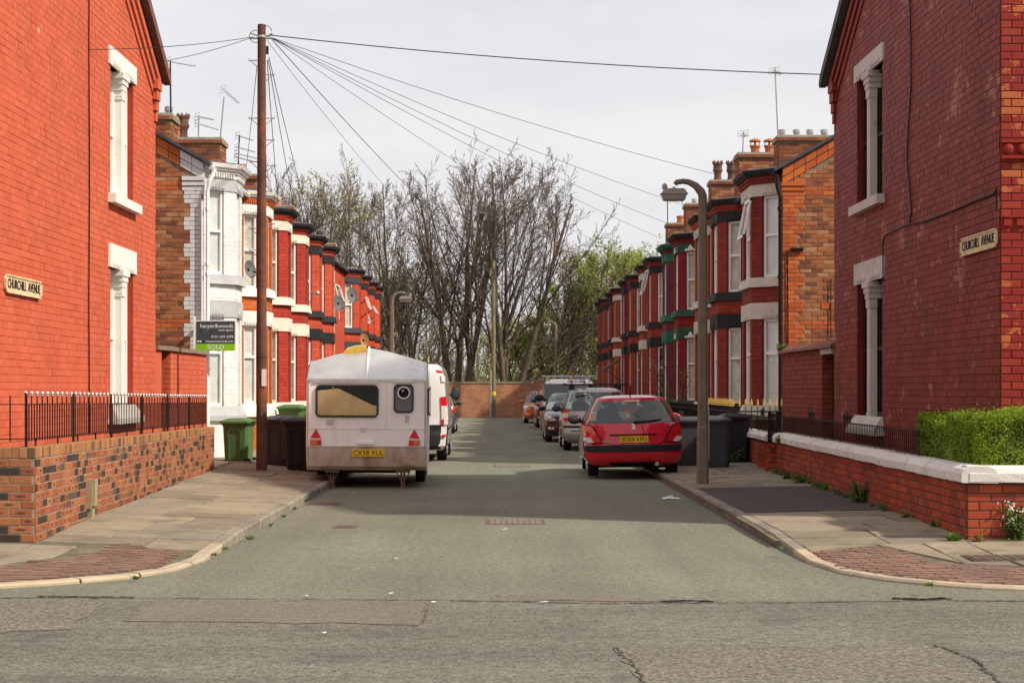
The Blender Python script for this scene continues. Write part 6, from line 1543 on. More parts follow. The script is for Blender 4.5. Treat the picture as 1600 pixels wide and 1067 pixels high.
# right railing, low, dense
t = thing('railing', 'low dense black railing along the whitewashed coping in front of the maroon gable', 'railing', (4.9, 24, .85))
barl = bar_mesh('bar', .0065, .27, 4, m_iron); f = fR; d0 = -.12; zb, zt_ = .88, 1.15; ub0, ub1 = .02, LR-2.6
nb = 96
for i in range(nb): put('bar', barl, t, f.p(lerp(ub0, ub1, i/(nb-1)), zb, d0))
for z in (zb, zt_): b = MB(); b.fbox(f, ub0-.02, ub1+.02, z-.012, z+.004, d0-.016, d0+.016); b.build('rail', m_iron, t)
for i in range(8): u = lerp(ub0+.3, ub1, i/8); b = MB(); b.fbox(f, u-.03, u+.03, .83, zb-.01, d0-.02, d0+.02); b.build('foot', m_stone2, t)
def scroll(parent, f, u, z, d):
    b = MB()
    b.tube([f.p(u-.22, z, d), f.p(u-.16, z+.04, d), f.p(u-.02, z+.15, d), f.p(u+.02, z+.15, d), f.p(u+.16, z+.04, d), f.p(u+.22, z, d)], .010, 5)
    b.tube([f.p(u, z, d), f.p(u, z+.15, d)], .012, 5); b.ball(f.p(u, z+.08, d), .035, 8, 6)
    for s_ in (-1, 1): b.tube([f.p(u+s_*(.24+.03*math.cos(q)), z+.07+.05*math.sin(q), d) for q in [i*.6 for i in range(9)]], .010, 4)
    b.build('scroll', m_iron, parent)
scroll(t, f, 3.0, zt_, d0); scroll(t, f, 6.0, zt_, d0)
# gate and short railing
t = thing('gate', 'black iron garden gate in the gap between the two coped walls', 'gate', (5.02, 30.5, 0))
g = Fr((5.02, 31.0, 0), (-1, 0, 0))
for u in (.03, .93): b = MB(); b.fbox(g, u-.03, u+.03, .05, 1.22, -.04, .02); b.build('gate_post', m_iron, t)
gb = bar_mesh('bar', .008, .9, 5, m_iron)
for i in range(8): put('bar', gb, t, g.p(.1+i*.105, .18, -.01))
for z in (.22, .7, 1.06): b = MB(); b.fbox(g, .05, .92, z, z+.03, -.025, .005); b.build('rail', m_iron, t)
scroll(t, g, .48, 1.07, -.01)
t = thing('railing', 'short dense black railing on the small coped wall by the bins', 'railing', (5.1, 33, .8))
for i in range(36): put('bar', barl, t, fS.p(lerp(.1, LS-.1, i/35), .82, -.11))
for z in (.83, 1.09): b = MB(); b.fbox(fS, .05, LS-.05, z-.008, z+.008, -.125, -.095); b.build('rail', m_iron, t)
scroll(t, fS, 2.6, 1.1, -.11)
# gold-tipped fence
t = thing('fence', 'black fence with gold spear tips in front of the dark red end house', 'fence', (4.8, 34.3, 0))
gbm = bar_mesh('bar', .010, 1.22, 5, m_iron); b = MB(); b.lathe([(.012, 1.22), (.022, 1.235), (.010, 1.25), (.028, 1.275), (.014, 1.30), (.02, 1.315), (.003, 1.38)], n=4); o = b.build('tmp', m_gold); tip = o.data; bpy.data.objects.remove(o)
for i in range(9): p = (4.82+i*.125, 34.25, .05); o = put('bar', gbm, t, p); put('spear_tip', tip, o, p)
for i in range(26): p = (4.80+.002*i, 34.37+i*.165, .05); o = put('bar', gbm, t, p); put('spear_tip', tip, o, p)
for z in (.25, 1.15): b = MB(); b.box(4.78, 5.9, 34.235, 34.265, z, z+.03); b.box(4.785, 4.815, 34.27, 38.6, z, z+.03); b.build('rail', m_iron, t)
for k, (ya, yb, lab) in enumerate(((38.8, 43.0, 'plain black fence in front of the black-lintelled orange-red house'), (43.2, 47.4, 'plain black fence behind the near lamp post'), (47.7, 51.8, 'plain black fence in front of the crimson house'))):
    t = thing('fence', lab, 'fence', (4.85, ya, 0), group='black fences of the right row')
    fb_ = bar_mesh('bar', .010, 1.15, 4, m_iron)
    for i in range(30): put('bar', fb_, t, (4.85, lerp(ya, yb, i/29), .1))
    for z in (.25, 1.12): b = MB(); b.box(4.835, 4.865, ya, yb, z, z+.03); b.build('rail', m_iron, t)
    b = MB(); b.box(4.84, 4.87, ya+.4, ya+1.6, .2, 1.05); b.build('panel', m_black, t)
# ------------------------------------------------------------------ far wall
m_farb = M('far_old_brick', (.46, .20, .11), .9, .22, 1.2, bump=.5, bscale=20, brick=(.30, .22, .15), stain=((.16, .075, .05), .9, .55, .6))
t = thing('boundary_wall', 'old brown brick boundary wall closing the far end of the street', 'wall', (0, 93.4, 0)); f = Fr((0, 93.3, 0), (0, -1, 0))
b = MB(); b.wall(f, -9, 1.9, -.1, 1.9); b.wall(f, 1.9, 9, -.1, 2.02); b.quad(f.p(-9, 1.9), f.p(1.9, 1.9), f.p(1.9, 1.9, -.3), f.p(-9, 1.9, -.3)); b.quad(f.p(1.9, 2.02), f.p(9, 2.02), f.p(9, 2.02, -.3), f.p(1.9, 2.02, -.3)); b.quad(f.p(1.9, 1.9), f.p(1.9, 2.02), f.p(1.9, 2.02, -.3), f.p(1.9, 1.9, -.3)); b.build('wall', m_farb, t)
for i in range(40):
    u = -9+i*.45; z = 1.9 if u < 1.8 else 2.02
    b = MB(); b.fbox(f, u+.01, u+.44, z, z+.10+rnd.uniform(0, .01), -.34, .03); b.build('coping', m_farb, t)
# ------------------------------------------------------------------ aerials, dishes, sale board, marker post
def yagi(b, p, d, L, n, w_):
    d = Vector(d).normalized(); s_ = d.cross(UP).normalized(); p = Vector(p); b.tube([p-d*.1, p+d*L], .009, 4)
    for i in range(n): q = p+d*(L*(i+.5)/n); b.tube([q-s_*w_, q+s_*w_], .005, 3); b.tube([q-UP*.03, q+UP*.03], .004, 3)
    for k in (-1, 0, 1): b.tube([p-s_*w_*1.6+UP*k*.07-d*.05, p+s_*w_*1.6+UP*k*.07-d*.05], .006, 3)
    for k in (-1, 1): b.tube([p+s_*w_*1.5*k-UP*.09-d*.05, p+s_*w_*1.5*k+UP*.09-d*.05], .005, 3)
def aerial(label, pb, pt, Y, arms, m=m_steel):
    a, c = at(*pb, Y), at(*pt, Y); t = thing('tv_aerial', label, 'aerial', a); b = MB(); b.tube([a, c], .018, 6); b.build('mast', m, t)
    for (py, ex, ey, n) in arms:
        k = (py-pb[1])/(pt[1]-pb[1]); p = at(lerp(pb[0], pt[0], k), py, Y); e = at(ex, ey, Y); b = MB(); yagi(b, p, (e-p)+Vector((0, .25, 0)), (e-p).length, n, .10); b.build('antenna', m_steel, t)
aerial('tall mast aerial on the chimney nearest the bright red gable', (267, 188), (266, 95), 35.2, [(97, 306, 101, 9)], m_iron)
aerial('leaning pale mast aerial on the second left chimney', (344, 219), (350, 152), 39.6, [(142, 374, 162, 10)])
aerial('twin-arm aerial beside the crowned chimney pot', (310, 214), (311, 182), 39.7, [(183, 336, 186, 8), (194, 343, 202, 9)])
aerial('four-arm aerial just left of the near telegraph pole', (372, 266), (374, 212), 41, [(213, 398, 219, 7), (231, 400, 237, 7), (241, 404, 247, 8), (247, 400, 252, 8)], m_iron)
aerial('tall mast aerial above the first right chimney', (1216, 226), (1211, 106), 41.4, [(112, 1226, 116, 6)])
aerial('small mast aerial on the second right chimney', (1160, 243), (1162, 206), 46.2, [(210, 1168, 216, 5)])
aerial('thin mast aerial left of the near lamp lantern', (1043, 352), (1043, 300), 64.5, [(302, 1050, 318, 5)], m_iron)
aerial('bare mast aerial between the lantern and the lamp post', (1066, 320), (1065, 296), 58.2, [(300, 1072, 301, 4)])
def dish(label, px, py, Y, w_, h_, nrm, mat, wallx_, grp=True):
    p = at(px, py, Y); t = thing('satellite_dish', label, 'satellite dish', p, group='satellite dishes on the left row')
    n = Vector(nrm).normalized(); u = UP.cross(n).normalized(); v = n.cross(u); b = MB(); vs = []; K = 6; S = 20
    for k in range(K+1):
        for j in range(S): q = 2*math.pi*j/S; r_ = k/K; vs.append(p+u*math.cos(q)*r_*w_/2+v*math.sin(q)*r_*h_/2+n*(r_*r_*.07-.05))
    b.add(vs, [(k*S+j, k*S+(j+1) % S, (k+1)*S+(j+1) % S, (k+1)*S+j) for k in range(1, K) for j in range(S)]+[tuple(range(S, 2*S))]); b.build('reflector', mat, t, smooth=True)
    b = MB(); e = p-v*h_*.45+n*.26; b.tube([p-v*h_*.46-n*.02, e], .010, 5); b.tube([e, e+v*.06-n*.04], .022, 6); b.build('feed_arm', m_plast, t)
    b = MB(); b.tube([p-n*.05, p-n*.14, Vector((wallx_, p.y+.1, p.z-.06))], .014, 5); b.build('wall_bracket', m_plast, t)
m_dish = M('grey_dish', (.13, .13, .135), .6, .1, 5); m_dishr = M('rusted_dish', (.40, .22, .08), .85, .2, 9, stain=((.22, .09, .03), 12, .5, .7))
dn = (.55, -.8, .22)
dish('grey satellite dish on the orange brick house beside the near pole', 390, 421, 38.0, .34, .42, (.75, -.62, .2), m_dish, -5.5)
dish('grey satellite dish, lower left one of the pair on the red house', 529, 474, 59.2, .46, .58, dn, m_dish, -5.95)
dish('grey satellite dish, upper right one of the pair on the red house', 550.5, 461.5, 63.6, .48, .62, dn, m_dish, -5.7)
dish('rusty orange satellite dish just above the caravan roof', 568, 532, 67.2, .44, .60, (.3, -.9, .2), m_dishr, -5.5)
dish('pale grey satellite dish facing away on a far left house', 575, 498, 70.5, .42, .52, (.9, -.3, .2), m_lantern, -5.5)
# sale board
m_bslate = M('board_slate', (.055, .062, .070), .5, .05, 3); m_bgreen = M('board_green', (.24, .52, .01), .5, .05, 3)
p0, p1 = at(307, 548, 33.2), at(367, 502, 33.2); t = thing('sale_board', 'estate agent board reading harper&woods SOLD in front of the white house', 'sign', (p0.x, 33.2, p0.z))
zs = lerp(p0.z, p1.z, .235); b = MB(); b.box(p0.x-.02, p1.x+.02, 33.2, 33.215, p0.z-.0, p1.z+.02); b.build('panel', m_white, t)
b = MB(); b.box(p0.x, p1.x, 33.192, 33.199, zs, p1.z); b.build('slate_field', m_bslate, t)
b = MB(); b.box(p0.x, p1.x, 33.190, 33.199, p0.z+.004, zs-.001); b.build('green_field', m_bgreen, t)
W0 = p1.x-p0.x; mz = lambda k: lerp(zs, p1.z, k); FRN = (0, -1, 0)
text(t, 'harper&woods', .112, (p1.x-.03, 33.190, mz(.79)), FRN, m_wink, ax='RIGHT', ext=.001, sx=.98)
text(t, 'estate agents', .058, (p1.x-.03, 33.190, mz(.61)), FRN, m_wink, ax='RIGHT', ext=.001)
text(t, '0151 639 3399', .072, (p1.x-.03, 33.190, mz(.31)), FRN, m_wink, ax='RIGHT', ext=.001)
text(t, 'harperandwoods.com', .062, (p1.x-.03, 33.190, mz(.11)), FRN, m_wink, ax='RIGHT', ext=.001)
text(t, 'SOLD', .135, ((p0.x+p1.x)/2-.0, 33.188, lerp(p0.z, zs, .5)), FRN, m_wink, ext=.001)
b = MB()
for x in (.025, .07): b.lathe([(.018, -.001), (.018, .001)], (p0.x+x+.01, 33.190, mz(.11)), 'y', 10)
b.build('social_icon', m_wink, t)
b = MB(); m_ghost = M('ghost_logo', (.085, .092, .10), .5, .03, 3); rr = .17
b.lathe([(rr-.014, -.0005), (rr, -.0005), (rr, .0005), (rr-.014, .0005)], (p0.x+.2, 33.1912, mz(.62)), 'y', 28, cap=False); b.build('logo_ring', m_ghost, t)
text(t, 'w', .25, (p0.x+.2, 33.1914, mz(.62)), FRN, m_ghost, 'logo_letter', ext=.0004)
b = MB()
for z in (p0.z+.1, p1.z-.1): b.box(p0.x-.05, p0.x+.05, 33.215, 33.5, z-.02, z+.02)
b.box(p0.x-.06, p0.x-.02, 33.2, 33.24, p0.z-.1, p1.z+.1); b.build('bracket', m_white, t)
# concrete marker post
c = gnd(139, 812, .15); t = thing('marker_post', 'weathered concrete marker post leaning against the mottled brick wall', 'post', c); t2 = Matrix.Rotation(R(5), 3, 'Y')
m_mark = M('mossy_concrete', (.30, .255, .16), .95, .2, 6, bump=.6, bscale=40, stain=((.15, .15, .06), 6, .55, .6))
def mk(b, x0, x1, y0, y1, z0, z1): 
    o = len(b.v); b.box(x0, x1, y0, y1, z0, z1); b.v[o:] = [tuple(c+Vector((x+.025*z, y, z))) for x, y, z in b.v[o:]]
b = MB(); mk(b, -.045, .05, -.07, .07, -.1, .16); b.build('foot', m_mark, t); b = MB(); mk(b, -.075, .05, -.09, .09, .13, .44); mk(b, -.05, .075, -.07, .07, .16, .46); b.build('head', m_mark, t)
# ------------------------------------------------------------------ plants
def leaf_mesh(b, c, n, s_, r, curl=.3):
    n = n.normalized(); u = n.orthogonal().normalized(); a = r.uniform(0, 6.28); v = n.cross(u); d = u*math.cos(a)+v*math.sin(a); e = n.cross(d)
    o = len(b.v); b.v += [tuple(c-d*s_*.5), tuple(c+e*s_*.32+n*s_*curl*.2), tuple(c+d*s_*.5), tuple(c-e*s_*.32+n*s_*curl*.2)]; b.f.append((o, o+1, o+2, o+3)); b.m.append(0)
# hedge
t = thing('hedge', 'clipped bright green privet hedge on the right corner above the white coping', 'hedge', (5.2, 17.6, .8))
r = random.Random(5); b = MB()
def bump_(x, y, z): return .03*math.sin(x*5.1+z*3)+.03*math.sin(y*4.3+x*2.2)+.025*math.sin(z*9+x*7)
boxes = [(4.95, 9.0, 17.26, 18.55, .86, 1.40), (4.97, 5.58, 17.3, 19.85, .84, 1.37)]
cnt = 0
for (x0, x1, y0, y1, z0, z1), N_ in zip(boxes, (44000, 14000)):
    for i in range(N_):
        x, y, z = r.uniform(x0, min(x1, 7.6)), r.uniform(y0, y1), r.uniform(z0, z1)
        k = r.random()
        if k < .40: y = y0+abs(r.gauss(0, .06)); n = Vector((0, -1, .3))
        elif k < .75: z = z1-abs(r.gauss(0, .06)); n = Vector((0, -.1, 1))
        elif k < .93: x = x0+abs(r.gauss(0, .06)); n = Vector((-1, -.2, .3))
        else: n = Vector((r.gauss(0, 1), r.gauss(0, 1), r.gauss(0, 1)))
        if x0 == 4.97 and k < .40: y = y1-abs(r.gauss(0, .06)); n = Vector((-.3, 1, .2))
        q = bump_(x, y, z); rd = .10
        ex = max(0, x0+rd-x); ez = max(0, z-(z1-rd)); ey = max(0, y0+rd-y)
        ov = math.sqrt(ex*ex+ez*ez+ey*ey)-rd
        if ov > 0.03: continue
        p = Vector((x, y, z))+n.normalized()*(q-.03)
        if z1-z < .12 and r.random() < .05: p.z += r.uniform(0, .09)
        leaf_mesh(b, p, n+Vector((r.gauss(0, .7), r.gauss(0, .7), r.gauss(0, .7))), r.uniform(.018, .036), r)
b.build('foliage', m_hedge, t)
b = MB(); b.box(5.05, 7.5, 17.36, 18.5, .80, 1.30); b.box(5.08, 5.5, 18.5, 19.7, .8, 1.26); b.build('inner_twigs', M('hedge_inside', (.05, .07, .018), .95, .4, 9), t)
# weeds
def weed(label, c, n, h, sp, s_, mat, seed, flower=0, grass=False):
    r = random.Random(seed); c = Vector(c); b = MB(); st = MB(); fl_ = MB()
    for i in range(n):
        a = r.uniform(0, 6.28); q = r.uniform(.2, 1)*sp; tip = c+Vector((math.cos(a)*q, math.sin(a)*q*.7, r.uniform(.35, 1)*h)); base = c+Vector((math.cos(a)*q*.3, math.sin(a)*q*.3, 0)); mid = base.lerp(tip, .5)+Vector((0, 0, h*.15))
        if grass:
            d = Vector((-math.sin(a), math.cos(a), 0))*.006; b.add([base-d, base+d, mid+d, mid-d, tip], [(0, 1, 2, 3), (3, 2, 4)]); continue
        st.tube([base, mid, tip], .003, 3)
        for k in range(r.randint(4, 7)): p = base.lerp(tip, r.uniform(.15, 1))+Vector((r.gauss(0, .02), r.gauss(0, .02), r.gauss(0, .02))); leaf_mesh(b, p, Vector((r.gauss(0, .5)-.2, r.gauss(0, .5)-.5, 1)), s_*r.uniform(.6, 1.3), r)
        if flower and r.random() < flower:
            for k in range(4): leaf_mesh(fl_, tip+Vector((r.gauss(0, .012), r.gauss(0, .012), r.gauss(0, .012))), Vector((r.gauss(0, 1), -1, 1)), .022, r)
    t = thing('grass_tuft' if grass else 'weed', label, 'weed', c, group='weeds along the kerbs and walls'); b.build('blades' if grass else 'leaves', mat, t)
    if st.v: st.build('stems', m_dark_leaf, t)
    if fl_.v: fl_.build('flowers', M('white_petal', (.7, .7, .6), .8, .05, 5), t)
def wallfoot(px, py, z=.1): return gnd(px, py, z)
weed('leafy weed clump at the outer end of the short coped wall', gnd(1150, 726, .1), 30, .36, .2, .05, m_dark_leaf, 1)
weed('tall leafy weed at the foot of the gate post', gnd(1210, 735, .12), 26, .48, .12, .07, m_green, 2)
weed('small weed at the end of the long coped wall', gnd(1230, 750, .12), 18, .2, .12, .05, m_dark_leaf, 3)
weed('bushy weed beside the asphalt patch near the gate end', gnd(1250, 757, .12), 26, .22, .15, .05, m_green, 4)
weed('large ragged weed halfway along the long coped wall', gnd(1345, 788, .11), 60, .34, .24, .045, m_dark_leaf, 5)
weed('climbing weed on the long coped wall towards the corner', gnd(1420, 805, .1), 30, .42, .12, .05, m_dark_leaf, 6)
weed('flowering weed with small white blooms at the wall corner', gnd(1588, 845, .09), 70, .40, .18, .045, m_green, 7, .6)
weed('low weed near the asphalt patch under the coping', gnd(1275, 762, .12), 16, .12, .12, .045, m_green, 8)
weed('dry grass tuft at the right wall corner', gnd(1530, 847, .09), 70, .10, .14, .03, M('dry_grass', (.30, .20, .06), .9, .3, 9), 9, grass=True)
weed('green grass tuft at the foot of the right wall corner', gnd(1490, 846, .09), 110, .11, .16, .03, m_green, 10, grass=True)
weed('sprig growing out of the white coping near the gate', fR.p(.9, .66, .09), 14, .16, .07, .05, m_green, 11)
weed('moss tuft on the yard wall coping at the right house', (5.66, 33.3, 2.40), 40, .12, .12, .04, m_green, 12)
for i, (px, py, s_) in enumerate(((390, 843, 1.3), (352, 858, .9), (422, 822, 1), (443, 808, 1), (460, 796, 1), (478, 783, .9), (497, 770, 1), (212, 905, .9), (335, 868, .8), (1222, 858, .8), (380, 735, 1.2), (355, 741, .8), (104, 833, .7), (1100, 785, .7), (585, 655, 1), (1450, 915, .8), (330, 742, 1), (370, 742, 1.3))):
    where = ('beside the left kerb', 'on the left pavement') if px < 780 else ('beside the right kerb', 'on the right pavement')
    weed('green tuft %s, %s' % (where[0], ['by the bend of the kerb', 'at a kerb joint', 'at mid kerb', 'towards the caravan', 'nearer the caravan', 'close to the caravan', 'by the caravan steady', 'at the corner blocks', 'at the first pale kerb stone', 'at the last dark kerb stone', 'between bin and wall', 'by the wall end', 'under the marker post', 'along the asphalt patch', 'by the far houses', 'on the outer bend', 'at the end of the mottled wall', 'before the green bin'][i]), gnd(px, py, .02 if py > 765 and px < 500 else .08), 18, .05*s_, .10*s_, .03, m_green, 30+i, grass=True)
for i in range(22):
    r_ = random.Random(200+i); u = r_.uniform(.3, LR-.6); p = fR.p(u, .1, .06+r_.uniform(0, .08)); p.z = pz(1, p.x, p.y)-.01
    weed('small weed, one of many dotted along the foot of the long coped wall', p, r_.randint(6, 14), r_.uniform(.06, .14), r_.uniform(.05, .10), .035, r_.choice((m_green, m_dark_leaf)), 300+i)
# young sapling in a right front garden
t = thing('sapling', 'thin leafy sapling in front of the plum-coloured house', 'tree', (4.95, 47.5, .1)); r = random.Random(3); st = MB(); lv_ = MB()
for i in range(9):
    a = r.uniform(-.5, .5); P = [Vector((4.95, 47.5, .1))+Vector((a*k*.35+r.gauss(0, .02), r.uniform(-.3, .3)*k*.3, k*r.uniform(.38, .5)-.0*k*k)) for k in range(6)]; st.tube(P, [.012-.0016*k for k in range(6)], 4)
    for k in range(26): q = r.uniform(.8, 5); p = P[int(q)].lerp(P[min(5, int(q)+1)], q % 1)+Vector((r.gauss(0, .10), r.gauss(0, .10), r.gauss(0, .08))); leaf_mesh(lv_, p, Vector((r.gauss(0, 1), -1, r.gauss(.6, 1))), r.uniform(.05, .10), r)
st.build('trunk', m_pole2, t); lv_.build('crown', m_green, t)
# ------------------------------------------------------------------ trees beyond the wall
m_bark = M('bark', (.115, .09, .07), .95, .25, 3, bump=.5, bscale=12, stain=((.16, .14, .09), 1.2, .55, .6)); m_twig = M('twigs', (.12, .092, .072), .95, .2, 2); m_twig2 = M('grey_twigs', (.135, .105, .08), .95, .2, 2)
m_bud = M('yellow_green_buds', (.46, .42, .09), .8, .3, 1, trans=.45); m_scrub = M('scrub_leaf', (.21, .25, .07), .8, .35, .5, trans=.5); m_fresh = M('fresh_leaf', (.34, .40, .095), .8, .3, .6, trans=.5)
def tree(label, X, Y, Ht, seed, stems=3, spread=.28, first=.16, twig=m_twig, leaves=None, nleaf=2, lsize=.12, dens=1., r0=.24, lean=(0, 0), base=0., fan=0., up=.06, grp='bare trees beyond the wall', name='bare_tree', reach=1., chance=1., wid=4.2, wr_=0.):
    r = random.Random(seed); t = thing(name, label, 'tree', (X, Y, base), group=grp); tr, cr, lf = MB(), MB(), MB()
    def grow(p, d, L, ra, lev):
        n0 = n = (9, 9, 5, 3, 2)[lev]; P = [p]; rad = [ra]; ds = [d.copy()]
        for i in range(n):
            j = (.045, .05, .07, .10, .14)[lev]
            d = (d+Vector((r.gauss(0, j), r.gauss(0, j), r.gauss(0, j*.6)))+UP*(up*(1.1 if lev == 1 else .5))).normalized(); p = p+d*L/n
            if lev < 2:
                dx = (p.x-X-wr_)/wid
                if i and p.z > base+Ht*(1-.40*dx*dx+.06*math.sin(p.x*2.3+seed)+.04*r.gauss(0, 1)): break
            P.append(p); rad.append(ra*(1-(i+1)/n*(.88 if lev < 2 else .7))); ds.append(d.copy())
        n = len(P)-1
        if n < 1: return
        (tr if lev < 2 else cr).tube(P, [max(q, .0105) for q in rad], (8, 5, 3, 3, 3)[lev], cap=False)
        if leaves and lev >= 3:
            for k in range(nleaf):
                if r.random() > chance: continue
                q = P[-1-(k % 2)]+Vector((r.gauss(0, .15), r.gauss(0, .15), r.gauss(0, .15))); leaf_mesh(lf, q, Vector((r.gauss(0, 1)+.3, r.gauss(0, 1)-.5, r.gauss(0, 1))), lsize*r.uniform(.6, 1.3), r)
        if lev == 4: return
        kids = int((15, 13, 6, 2.4)[lev]*dens*n/n0*r.uniform(.85, 1.15)+.5)
        for k in range(kids):
            t_ = lerp((first, .16, .15, .2)[lev], 1., (k+r.random())/kids); t_ = min(t_, .985)
            i = min(n-1, int(t_*n)); q = P[i].lerp(P[i+1], t_*n-i)
            dd = ds[i]; ax = dd.orthogonal().normalized(); ax.rotate(Matrix.Rotation(r.uniform(0, 6.28), 3, dd)); ang = R(r.uniform(*((20, 50), (18, 40), (22, 48), (20, 50))[lev]))
            nd = dd.copy(); nd.rotate(Matrix.Rotation(ang, 3, ax))
            if lev == 0 and fan: nd = (nd+Vector((fan*r.uniform(.2, 1), 0, 0))).normalized()
            LL = (L*(1.02-t_)*.95+.6)*reach if lev == 0 else L*(.30, .42, .55)[lev-1]*(1-t_*.45)
            grow(q, nd, LL*r.uniform(.8, 1.15), max(.0105, lerp(rad[i], rad[i+1], .5)*(.46, .42, .5, .6)[lev]), lev+1)
    for s_ in range(stems):
        a = 6.28*s_/stems+r.uniform(-.4, .4); d = Vector((math.cos(a)*spread*r.uniform(.6, 1.1)+lean[0], math.sin(a)*spread*.6+lean[1], 1)).normalized()
        grow(Vector((X+math.cos(a)*.25*(stems > 1), Y+math.sin(a)*.25*(stems > 1), base-.2)), d, Ht*r.uniform(.86, .98), r0*r.uniform(.75, 1.1), 0)
    tr.build('trunk', m_bark, t, smooth=True); cr.build('crown', twig, t)
    if lf.v: lf.build('leaves', leaves, t)
def TX(px, Y): return (px-CX)*Y/F
def TH(py, Y): return H+(CY-py)*Y/F
def plant(label, px, py, Y, seed, **k): tree(label, TX(px, Y), Y, TH(py, Y), seed, **k)
plant('big bare double-trunked tree, left one of the three tallest behind the wall', 715, 222, 98, 11, stems=3, spread=.24, r0=.24, dens=.86, first=.22)
plant('big bare tree between the two other tallest, trunk left of the far pole', 748, 216, 100, 12, stems=2, spread=.14, r0=.24, dens=.88, first=.25, lean=(.05, 0))
plant('big bare tree behind the far pole with low boughs fanning right', 790, 242, 97, 13, stems=3, spread=.22, r0=.22, dens=1.0, first=.10, fan=.34, reach=1.0, lean=(.09, 0), wid=5.2, wr_=1.4)
plant('bare tree leaning right behind the wall, trunk low beside the far lamp', 845, 370, 99, 14, stems=2, spread=.15, r0=.18, first=.15, lean=(.45, 0), dens=.8)
plant('bare tree with crown over the left row end', 628, 272, 101, 15, stems=3, spread=.2, r0=.17, dens=.85, lean=(.02, 0))
plant('slender bare tree over the black trimmed left houses', 572, 262, 104, 16, stems=3, spread=.16, r0=.13, dens=.78, twig=m_twig2, leaves=m_bud, nleaf=1, lsize=.10, chance=.16)
plant('bare tree with yellow buds over the left terrace', 522, 258, 100, 17, stems=3, spread=.17, r0=.13, dens=.78, leaves=m_bud, nleaf=1, lsize=.12, twig=m_twig2, chance=.4)
plant('bare budding tree above the cream trimmed left houses', 478, 255, 103, 18, stems=3, spread=.16, r0=.13, dens=.78, leaves=m_bud, nleaf=1, lsize=.10, chance=.2)
plant('bare tree just right of the near telegraph pole', 440, 250, 102, 19, stems=3, spread=.16, r0=.13, twig=m_twig2, dens=.75)
plant('bare tree partly behind the near telegraph pole', 398, 280, 104, 20, stems=3, spread=.18, r0=.15, dens=.8)
plant('small bare tree behind the wall left of the tallest trunks', 665, 380, 96.5, 21, stems=2, spread=.2, r0=.11, dens=.75, first=.1)
plant('tangled young tree behind the left lamp', 625, 395, 97, 22, stems=3, spread=.22, r0=.10, dens=.75, first=.1, leaves=m_bud, nleaf=1, lsize=.10, chance=.25)
G = 'budding trees beyond the wall'
plant('fresh green tree beside the end of the right terrace', 960, 372, 100, 23, stems=3, spread=.2, r0=.13, leaves=m_fresh, nleaf=2, lsize=.15, grp=G, name='green_tree', dens=.85, chance=.8)
plant('fresh green tree over the far right parked cars', 905, 440, 105, 24, stems=3, spread=.25, r0=.12, leaves=m_fresh, nleaf=2, lsize=.15, grp=G, name='green_tree', dens=.85, first=.08, chance=.7)
plant('green young tree between the right boughs and the far lamp', 862, 480, 108, 25, stems=3, spread=.3, r0=.10, leaves=m_fresh, nleaf=2, lsize=.15, grp=G, name='green_tree', first=.06, dens=.8, chance=.7)
plant('green young tree low behind the far pole', 812, 505, 110, 26, stems=3, spread=.3, r0=.10, leaves=m_fresh, nleaf=2, lsize=.14, grp=G, name='green_tree', first=.06, dens=.75, chance=.6)
plant('pale green tree at the far right beside the terrace roofs', 1000, 395, 104, 27, stems=3, spread=.22, r0=.13, leaves=m_fresh, nleaf=2, lsize=.15, grp=G, name='green_tree', dens=.8, chance=.8)
plant('yellow-green young tree left of the tallest trunks', 650, 420, 108, 28, stems=3, spread=.25, r0=.10, leaves=m_fresh, nleaf=1, lsize=.13, grp=G, name='green_tree', first=.08, dens=.75, chance=.6)
plant('yellow-green young tree behind the left row end', 600, 445, 110, 29, stems=3, spread=.28, r0=.10, leaves=m_bud, nleaf=1, lsize=.13, grp=G, name='green_tree', first=.08, dens=.75, chance=.5)
# scrub under the trees and the wood far behind: one mass
r = random.Random(9); b = MB(); s2 = MB()
for i in range(30000):
    Y = r.uniform(97, 135); x = r.uniform(-11, 11)*Y/97; hh = abs(r.gauss(0, 2.2))+.2*r.random()
    leaf_mesh(b, Vector((x, Y, min(hh, 7)+.2)), Vector((r.gauss(0, 1), -1, r.gauss(0, 1))), r.uniform(.07, .18), r)
o = b.build('undergrowth', m_scrub); o['kind'] = 'stuff'; o['label'] = 'green scrub filling the ground under the trees'
b = MB()
for i in range(1500):
    Y = r.uniform(140, 190); x = r.uniform(-26, 26); hh = r.uniform(2, 9); d = Vector((r.gauss(0, .25), 0, 1)).normalized(); p = Vector((x, Y, -.2))
    b.tube([p, p+d*hh*.5, p+d*hh*.5+Vector((r.gauss(0, .5), 0, hh*.5))], [.07, .05, .02], 3, cap=False)
o = b.build('far_woods', m_twig2); o['kind'] = 'stuff'; o['label'] = 'distant brown woodland behind the big bare trees'
b = MB()
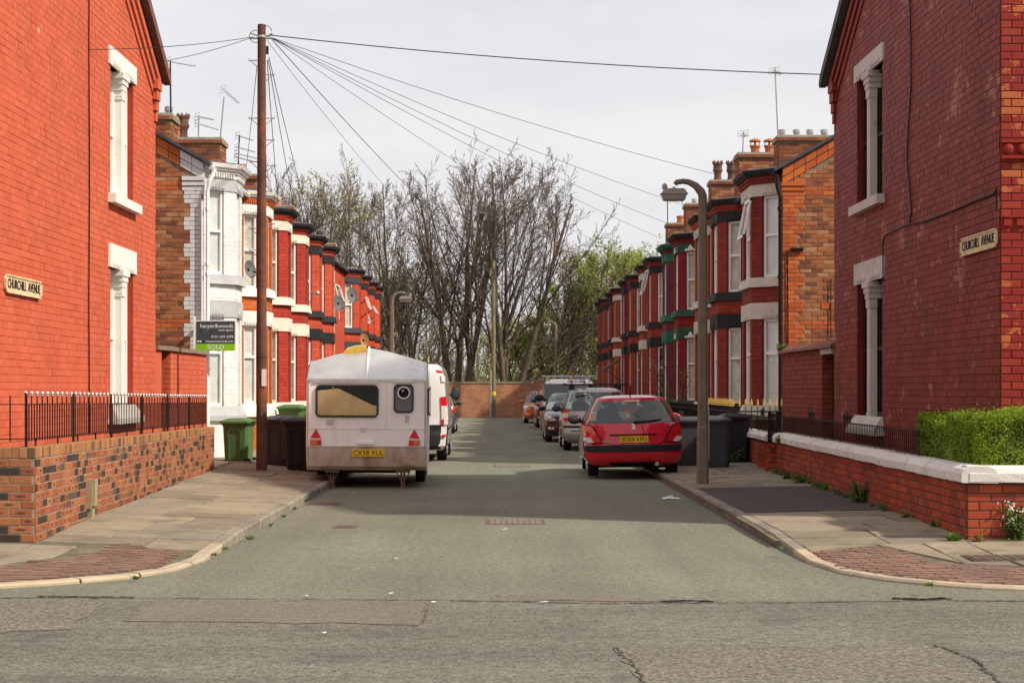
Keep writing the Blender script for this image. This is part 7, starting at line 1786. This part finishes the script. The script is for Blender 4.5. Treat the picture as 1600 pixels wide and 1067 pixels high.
for i in range(3500):
    Y = r.uniform(140, 190); x = r.uniform(-26, 26); leaf_mesh(b, Vector((x, Y, abs(r.gauss(0, 3.2)))), Vector((r.gauss(0, 1), -1, r.gauss(0, 1))), r.uniform(.2, .5), r)
o = b.build('far_foliage', m_bud); o['kind'] = 'stuff'; o['label'] = 'distant yellow-green leaves behind the big bare trees'
# litter
m_lit = M('litter_white', (.72, .72, .74), .5, .08, 9)
def litter(label, px, py, s_, z=.012, crumple=False):
    r = random.Random(px); c = gnd(px, py, z); b = MB()
    if crumple:
        n = 10; vs = [tuple(c+Vector(((i/n-.5)*s_+r.gauss(0, .01), (j/n-.5)*s_*.8+r.gauss(0, .01), abs(r.gauss(0, .35))*s_*.35*math.exp(-((i-5)**2+(j-5)**2)/14)+.004))) for i in range(n+1) for j in range(n+1)]
        b.add(vs, [(i*(n+1)+j, (i+1)*(n+1)+j, (i+1)*(n+1)+j+1, i*(n+1)+j+1) for i in range(n) for j in range(n)])
    else: b.add([tuple(c+Vector((r.uniform(-1, 1)*.02+s_*math.cos(q), s_*.6*math.sin(q), .004+r.uniform(0, .012)))) for q in [k*1.05 for k in range(6)]], [(0, 1, 2, 3, 4, 5)])
    tag(b.build('litter', m_lit), label, 'litter', 'scraps of litter on the road')
litter('crumpled clear plastic bag by the right kerb behind the red car', 1048, 779, .27, .006, True)
for k, (px, py, s_, lab) in enumerate(((829, 705, .06, 'white scrap on the road level with the silver car'), (874, 709, .05, 'white scrap on the road beside the silver car wheel'), (1170, 745, .09, 'white scrap on the right pavement by the lamp post'), (483, 932, .05, 'pale scrap on the road at the seam, left'), (612, 928, .045, 'pale scrap on the road at the seam, under the caravan'), (677, 941, .04, 'pale scrap on the road at the seam, near the middle'), (618, 873, .05, 'pale scrap in the middle of the sunlit road'), (504, 990, .05, 'pale scrap on the main road to the left'), (552, 770, .04, 'white scrap by the caravan steady'), (1313, 887, .05, 'white scrap on the right corner paving blocks'), (790, 827, .05, 'white scrap just before the road cover'), (850, 941, .05, 'pale scrap on the seam right of the middle'))):
    litter(lab, px, py, s_*.55, .012 if px < 1100 else .09)
print('objects', len(bpy.data.objects))
